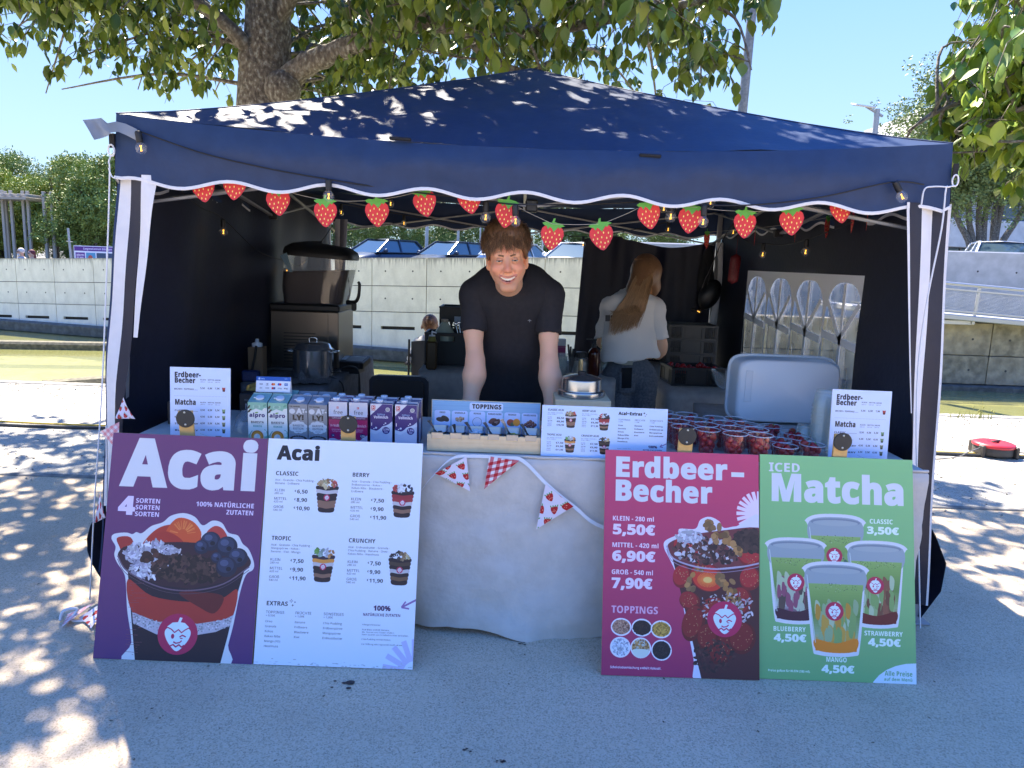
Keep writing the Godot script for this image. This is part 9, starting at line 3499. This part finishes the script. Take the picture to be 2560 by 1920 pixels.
func helper() -> void:
	var o := thing("person", "woman with long hair in white T-shirt and grey jeans seen from behind", "person")
	var skin := func(_p: Vector3) -> Color: return Color(0.72, 0.42, 0.27)
	var m := M.new()
	var f := Field.new()
	f.egg(Vector3(0.775, 1.475, -1.76), Vector3(0.078, 0.105, 0.095), Basis.from_euler(Vector3(-0.5, 0.5, -0.2)), 0.02)
	f.limb(Vector3(0.70, 1.28, -1.66), Vector3(0.755, 1.42, -1.73), 0.055, 0.048, 0.03)
	f.chain([Vector3(0.69, 1.24, -1.66), Vector3(0.70, 0.95, -1.62)], [0.07, 0.08], 0.04)
	for leg in [[0.61, 0.06], [0.77, -0.03]]:
		f.chain([Vector3(leg[0], 0.78, -1.62), Vector3(leg[0] + 0.0, 0.46, -1.60 + leg[1]), Vector3(leg[0] + 0.01, 0.06, -1.62 + leg[1])], [0.07, 0.055, 0.04], 0.03)
	f.chain([Vector3(0.84, 1.24, -1.68), Vector3(0.885, 1.02, -1.66), Vector3(0.885, 0.985, -1.67)], [0.05, 0.042, 0.042], 0.02)
	f.chain([Vector3(0.885, 0.985, -1.67), Vector3(0.90, 0.945, -1.80), Vector3(0.905, 0.925, -1.90)], [0.042, 0.034, 0.027], 0.02)
	f.chain([Vector3(0.545, 1.22, -1.66), Vector3(0.53, 1.02, -1.74), Vector3(0.60, 0.95, -1.92)], [0.05, 0.042, 0.028], 0.02)
	f.mesh_into(m, 0.012, skin)
	for hnd in [[Vector3(0.905, 0.925, -1.90), 1.0], [Vector3(0.60, 0.95, -1.92), -1.0]]:
		var h := Field.new()
		var w: Vector3 = hnd[0]
		var pal := w + Vector3(-hnd[1] * 0.008, -0.012, -0.065)
		h.limb(w, pal, 0.026, 0.020, 0.02)
		h.egg(pal, Vector3(0.036, 0.015, 0.042), Basis(), 0.012)
		for k in 4:
			var x: float = (-0.027 + 0.018 * k) * hnd[1]
			var l: float = [0.055, 0.068, 0.063, 0.048][k]
			var r0 := pal + Vector3(x, 0.0, -0.034)
			h.chain([r0, r0 + Vector3(0, -0.010, -l * 0.5), r0 + Vector3(-x * 0.1, -0.034, -l * 0.85)], [0.009, 0.0082, 0.007], 0.004)
		var tb: Vector3 = pal + Vector3(-hnd[1] * 0.032, 0, 0.006)
		h.chain([tb, tb + Vector3(-hnd[1] * 0.02, -0.012, -0.022), tb + Vector3(-hnd[1] * 0.016, -0.03, -0.044)], [0.0115, 0.010, 0.008], 0.006)
		h.mesh_into(m, 0.006, skin)
	part("body", m, tinted("skin", 0.5), o)
	var t := Field.new()
	for x in [-0.065, 0.0, 0.065]:
		t.chain([Vector3(0.685 + x, 1.24, -1.655 - x * 0.6), Vector3(0.685 + x * 1.05, 1.05, -1.64 - x * 0.6), Vector3(0.69 + x * 1.3, 0.945, -1.625 - x * 0.5)], [0.098, 0.102, 0.106], 0.05)
	t.chain([Vector3(0.555, 1.255, -1.63), Vector3(0.695, 1.29, -1.665), Vector3(0.825, 1.255, -1.70)], [0.062, 0.078, 0.062], 0.05)
	t.cut(Vector3(0.695, 0.925, -1.62), Vector3(0.1, -1, 0), 0.26)
	t.limb(Vector3(0.72, 1.32, -1.69), Vector3(0.76, 1.46, -1.74), 0.062, 0.07, 0.012, -1)
	var tm := M.new()
	var plain_ := func(_p: Vector3) -> Color: return Color.WHITE
	t.mesh_into(tm, 0.0105, plain_)
	for q in [[Vector3(0.79, 1.265, -1.69), Vector3(0.83, 1.25, -1.69), Vector3(0.895, 0.97, -1.66)], [Vector3(0.60, 1.265, -1.645), Vector3(0.555, 1.25, -1.64), Vector3(0.525, 0.97, -1.74)]]:
		var sl := Field.new()
		sl.chain([q[0], q[1], q[2]], [0.062, 0.064, 0.068], 0.035)
		sl.cut(Vector3(q[2].x, 1.055, -1.67), Vector3(0.25, -1, 0.1), 0.2)
		sl.mesh_into(tm, 0.0105, plain_)
	var wr := FastNoiseLite.new()
	wr.seed = 15
	wr.frequency = 5.0
	for k in tm.v.size():
		var p := tm.v[k]
		tm.v[k] = p + tm.n[k] * (wr.get_noise_3d(p.x * 2 + p.y * 1.2, p.y * 1.4 - p.x, p.z) * 0.014 + 0.012 * sin(p.y * 60.0 + p.x * 14.0) * clampf((1.02 - p.y) / 0.09, 0, 1) * 0.6)
	part("tshirt", tm, mat("tee white", Color(0.74, 0.73, 0.71), 0.85), o)
	var pr := M.new()
	var tx := TextMesh.new()
	tx.text = "ETUDIOS"
	tx.font = Paint.fonts[2]
	tx.font_size = 16
	tx.pixel_size = 0.0011
	tx.depth = 0.001
	var po := part("back_print", tx, mat("print dark", Color(0.05, 0.05, 0.055), 0.8), o, Transform3D(Basis.from_euler(Vector3(-0.05, 0.30, 0.02)), Vector3(0.575, 1.165, -1.485)))
	for k in 4:
		pr.box(Vector3(-0.062 + k * 0.036, 0.028, 0.0), Vector3(0.030, 0.036, 0.002), 0.0)
	part("block_letters", pr, mat("print dark", Color.BLACK), po)
	var j := Field.new()
	j.egg(Vector3(0.69, 0.84, -1.625), Vector3(0.165, 0.12, 0.125), Basis.from_euler(Vector3(0, 0.3, 0)), 0.04)
	j.egg(Vector3(0.63, 0.80, -1.56), Vector3(0.085, 0.095, 0.07), Basis(), 0.03)
	j.egg(Vector3(0.76, 0.80, -1.59), Vector3(0.085, 0.095, 0.07), Basis(), 0.03)
	for leg in [[0.61, 0.06], [0.775, -0.03]]:
		j.chain([Vector3(leg[0], 0.80, -1.61), Vector3(leg[0] + 0.005, 0.46, -1.60 + leg[1]), Vector3(leg[0] + 0.01, 0.05, -1.62 + leg[1])], [0.098, 0.085, 0.095], 0.03)
	j.cut(Vector3(0.69, 0.935, -1.62), Vector3.UP, 0.25)
	var jm := M.new()
	j.mesh_into(jm, 0.012, func(_p: Vector3) -> Color: return Color.WHITE)
	for k in jm.v.size():
		var p := jm.v[k]
		jm.v[k] = p + jm.n[k] * wr.get_noise_3d(p.x * 3, p.y * 2.4 + p.x, p.z * 2) * 0.007
	part("jeans", jm, mat("jeans grey", Color(0.17, 0.19, 0.22), 0.9, 0, 0.35, 0.12, 0.3, 0.003), o)
	var pk := M.new()
	pk.slab(v2([-0.055, 0.06, 0.055, 0.06, 0.05, -0.06, 0, -0.075, -0.05, -0.06]), 0.006, turned(0, 0.22, 0, Vector3(0.66, 0.80, -1.492)))
	part("pocket", pk, mat("jeans grey", Color.GRAY), o)
	var ph := M.new()
	ph.box(Vector3.ZERO, Vector3(0.07, 0.13, 0.008), 0.003, turned(0, 0.22, 0.02, Vector3(0.655, 0.825, -1.488)))
	part("phone", ph, mat("phone black", Color(0.012, 0.014, 0.018), 0.2), o)
	var bl := M.new()
	bl.box(Vector3.ZERO, Vector3(0.07, 0.025, 0.004), 0.001, turned(0, 0.2, 0, Vector3(0.655, 0.918, -1.497)))
	part("waist_patch", bl, mat("patch", Color(0.30, 0.30, 0.24), 0.8), o)
	var wa := M.new()
	var wp := []
	for k in 13:
		wp.append(Vector3(0.904 + cos(TAU * k / 12.0) * 0.031, 0.930 + sin(TAU * k / 12.0) * 0.031, -1.875))
	wa.tube(wp, 0.005, 6)
	part("bracelet", wa, mat("black plastic", Color.BLACK), o)
	for leg in [[0.62, 0.06], [0.785, -0.03]]:
		var sh := M.new()
		sh.ball(Vector3(leg[0], 0.04, -1.66 + leg[1]), Vector3(0.042, 0.04, 0.12), 14, 8)
		part("shoe", sh, mat("shoe", Color.BLACK), o)
	var r := RandomNumberGenerator.new()
	r.seed = 71
	var h := M.new()
	var hb := Field.new()
	hb.egg(Vector3(0.775, 1.488, -1.752), Vector3(0.090, 0.108, 0.100), Basis.from_euler(Vector3(-0.5, 0.5, -0.2)), 0.02)
	hb.chain([Vector3(0.76, 1.47, -1.71), Vector3(0.70, 1.36, -1.62), Vector3(0.64, 1.24, -1.565)], [0.085, 0.058, 0.02], 0.03)
	hb.chain([Vector3(0.80, 1.48, -1.76), Vector3(0.832, 1.38, -1.80), Vector3(0.825, 1.29, -1.83)], [0.08, 0.05, 0.022], 0.03)
	hb.mesh_into(h, 0.010, func(p: Vector3) -> Color: return Color(0.22, 0.115, 0.055) * (0.85 + 0.3 * absf(sin(p.x * 300.0))))
	for k in 2000:
		var back := r.randf() < 0.68
		var an := r.randf_range(-1.9, 1.2)
		var root := Vector3(0.772, 1.535, -1.745) + Vector3(sin(an) * 0.07, r.randf_range(-0.02, 0.022), cos(an) * 0.07)
		var c := Color(0.24, 0.125, 0.058).lerp(Color(0.55, 0.33, 0.16), r.randf())
		var pts: Array
		if back:
			var u := r.randf()
			var g := r.randf_range(-0.02, 0.02)
			var end := Vector3(lerpf(0.535, 0.70, u) + g, lerpf(1.24, 1.08, r.randf()) + 0.05 * u, -1.462 - 0.03 * u + r.randf_range(0, 0.01))
			pts = [root, Vector3(lerpf(0.70, 0.80, u), 1.46, -1.625 - 0.02 * r.randf()), Vector3(lerpf(0.625, 0.765, u), 1.33, -1.515 - 0.01 * r.randf()), Vector3(lerpf(0.57, 0.725, u) + g, 1.235, -1.480 - 0.02 * u), end]
			c = c.lerp(Color(0.50, 0.36, 0.22), 0.4 * (1 - u))
		else:
			var u := r.randf()
			pts = [root, Vector3(lerpf(0.80, 0.865, u), 1.49, -1.69 - 0.09 * u), Vector3(lerpf(0.80, 0.868, u), 1.38, -1.71 - 0.09 * u), Vector3(lerpf(0.79, 0.850, u), 1.30 - 0.04 * r.randf(), -1.745 - 0.08 * u)]
			c = c.lerp(Color(0.60, 0.26, 0.09), 0.5)
		h.tint = c
		strand(h, sway(pts, 3), r.randf_range(0.0014, 0.0024))
	part("hair", h, tinted("hair", 0.4), o)

func child() -> void:
	var o := thing("person", "child with a small hair bun sitting with back turned behind the stall", "person")
	var m := M.new()
	var f := Field.new()
	var c := Vector3(-0.845, 0.90, -3.95)
	var hair := Color(0.20, 0.095, 0.045)
	f.egg(c, Vector3(0.076, 0.090, 0.085), Basis(), 0.015)
	for x in [-1.0, 1.0]:
		f.egg(c + Vector3(x * 0.078, -0.035, 0.01), Vector3(0.010, 0.025, 0.016), Basis(), 0.005)
	f.limb(c + Vector3(0, -0.06, 0), c + Vector3(0, -0.17, 0.0), 0.040, 0.044, 0.02)
	f.chain([c + Vector3(0, -0.20, -0.01), c + Vector3(0, -0.48, -0.02)], [0.10, 0.11], 0.04)
	for x in [-1.0, 1.0]:
		f.chain([c + Vector3(x * 0.11, -0.20, 0), c + Vector3(x * 0.165, -0.36, -0.03), c + Vector3(x * 0.12, -0.42, -0.18)], [0.042, 0.034, 0.026], 0.02)
		f.chain([c + Vector3(x * 0.07, -0.50, -0.02), c + Vector3(x * 0.08, -0.50, -0.32), c + Vector3(x * 0.08, -0.86, -0.33)], [0.062, 0.050, 0.036], 0.02)
		f.egg(c + Vector3(x * 0.08, -0.875, -0.38), Vector3(0.036, 0.025, 0.08), Basis(), 0.02)
	f.mesh_into(m, 0.010, func(p: Vector3) -> Color:
		var q := p - c
		return hair if q.y > -0.055 + 0.6 * maxf(0, -q.z) and absf(q.x) < 0.074 and q.y > -0.07 else Color(0.50, 0.27, 0.18))
	part("body", m, tinted("skin", 0.5), o)
	m = M.new()
	m.tint = hair
	m.ball(c + Vector3(0.0, 0.03, 0.085), Vector3(0.03, 0.028, 0.02), 12, 8)
	var r := RandomNumberGenerator.new()
	r.seed = 2
	for k in 160:
		var an := r.randf() * TAU
		var la := r.randf_range(-0.5, 1.3)
		var d := Vector3(sin(an) * cos(la), sin(la), cos(an) * cos(la))
		var p := c + d * Vector3(0.077, 0.091, 0.086)
		m.tint = hair * r.randf_range(0.8, 1.9)
		strand(m, [p, p.lerp(c + Vector3(0, 0.03, 0.088), 0.4) + d * 0.008, p.lerp(c + Vector3(0, 0.03, 0.09), 0.85) + d * 0.004], 0.0018)
	part("hair", m, tinted("hair", 0.4), o)
	var t := Field.new()
	t.chain([c + Vector3(0, -0.21, -0.01), c + Vector3(0, -0.50, -0.02)], [0.115, 0.13], 0.04)
	t.limb(c + Vector3(-0.10, -0.195, 0), c + Vector3(0.10, -0.195, 0), 0.055, 0.055, 0.04)
	for x in [-1.0, 1.0]:
		t.limb(c + Vector3(x * 0.11, -0.20, 0), c + Vector3(x * 0.168, -0.34, -0.02), 0.052, 0.050, 0.02)
	m = M.new()
	t.mesh_into(m, 0.011, func(p: Vector3) -> Color: return Color(0.03, 0.03, 0.035) if absf(p.x - c.x) > 0.10 and fmod(absf(p.y - c.y + 0.02), 0.09) < 0.028 else Color(0.60, 0.60, 0.62))
	part("shirt", m, tinted("shirt cloth", 0.85), o)
	var ch := thing("camping_chair", "dark grey folding camp chair with the child in it", "chair", Vector3(-0.80, 0, -3.80))
	var fab := mat("camp fabric", Color(0.055, 0.06, 0.068), 0.8)
	m = M.new()
	var rows := []
	for j in 8:
		var row := []
		for k in 9:
			var u := k / 8.0 * 2 - 1
			row.append(Vector3(u * 0.20, 0.36 + 0.40 * j / 7.0 - 0.02 * u * u * j / 7.0, 0.02 - 0.05 * u * u + 0.03 * (j / 7.0)))
		rows.append(row)
	m.sheet(rows)
	part("backrest", m, fab, ch)
	m = M.new()
	m.box(Vector3(0, 0.36, -0.20), Vector3(0.42, 0.02, 0.40), 0.006)
	part("seat", m, fab, ch)
	var fr := mat("black plastic", Color.BLACK)
	for x in [-1.0, 1.0]:
		m = M.new()
		m.tube([Vector3(x * 0.22, 0.0, 0.03), Vector3(x * 0.22, 0.76, 0.0)], 0.010, 8)
		part("leg", m, fr, ch)
		m = M.new()
		m.tube([Vector3(x * 0.22, 0.0, -0.40), Vector3(x * 0.22, 0.52, -0.36)], 0.010, 8)
		part("leg", m, fr, ch)
		m = M.new()
		m.box(Vector3(x * 0.23, 0.53, -0.18), Vector3(0.06, 0.022, 0.40), 0.008)
		part("armrest", m, fab, ch)
	m = M.new()
	m.tube([Vector3(-0.22, 0.02, 0.03), Vector3(0.22, 0.34, -0.40)], 0.008, 6)
	m.tube([Vector3(0.22, 0.02, 0.03), Vector3(-0.22, 0.34, -0.40)], 0.008, 6)
	part("cross_bars", m, fr, ch)

func passers() -> void:
	var i := 0
	for q in [[-15.35, "elderly man with white hair and dark glasses beyond the grey wall", Color(0.62, 0.58, 0.54), Color(0.55, 0.45, 0.40)], [-15.02, "woman with dark red hair beside the white-haired man beyond the wall", Color(0.14, 0.02, 0.025), Color(0.50, 0.48, 0.50)]]:
		var o := thing("person", q[1], "person", Vector3(q[0], -0.33 - 0.04 * i, -20.0), -0.6)
		var f := Field.new()
		var hc := Vector3(0, 1.56, 0)
		f.egg(hc, Vector3(0.078, 0.11, 0.095), Basis(), 0.02)
		f.egg(hc + Vector3(0, -0.02, 0.095), Vector3(0.012, 0.02, 0.016), Basis(), 0.01)
		f.limb(Vector3(0, 1.50, -0.02), Vector3(0, 1.36, -0.02), 0.05, 0.058, 0.03)
		f.chain([Vector3(0, 1.30, -0.02), Vector3(0, 0.95, 0)], [0.13, 0.14], 0.05)
		for x in [-1.0, 1.0]:
			f.chain([Vector3(x * 0.17, 1.32, -0.02), Vector3(x * 0.22, 1.05, 0.0), Vector3(x * 0.20, 0.84, 0.1)], [0.05, 0.04, 0.03], 0.03)
			f.egg(Vector3(x * 0.2, 0.76, 0.12), Vector3(0.025, 0.08, 0.04), Basis(), 0.02)
			f.chain([Vector3(x * 0.09, 0.92, 0), Vector3(x * 0.10, 0.48, 0.02), Vector3(x * 0.10, 0.07, 0)], [0.09, 0.06, 0.045], 0.03)
			f.egg(Vector3(x * 0.10, 0.04, 0.06), Vector3(0.045, 0.04, 0.12), Basis(), 0.02)
		var m := M.new()
		f.mesh_into(m, 0.02, func(_p: Vector3) -> Color: return Color(0.52, 0.33, 0.25))
		part("body", m, tinted("skin", 0.5), o)
		m = M.new()
		m.ball(hc + Vector3(0, 0.03, -0.02), Vector3(0.088, 0.10, 0.10), 14, 10)
		if i == 1:
			m.ball(hc + Vector3(0, -0.10, -0.08), Vector3(0.07, 0.12, 0.05), 12, 8)
		else:
			m.ball(hc + Vector3(0, -0.085, 0.055), Vector3(0.055, 0.05, 0.045), 12, 8)
		part("hair", m, mat("passer hair %d" % i, q[2], 0.7), o)
		m = M.new()
		m.box(hc + Vector3(0, 0.015, 0.092), Vector3(0.14, 0.035, 0.02), 0.008)
		part("glasses", m, mat("black plastic", Color.BLACK), o)
		var t := Field.new()
		t.chain([Vector3(0, 1.29, -0.02), Vector3(0, 0.90, 0)], [0.15, 0.165], 0.05)
		t.limb(Vector3(-0.17, 1.32, -0.02), Vector3(0.17, 1.32, -0.02), 0.065, 0.065, 0.05)
		m = M.new()
		t.mesh_into(m, 0.022, func(_p: Vector3) -> Color: return Color.WHITE)
		part("top", m, mat("passer top %d" % i, q[3], 0.85), o)
		i += 1
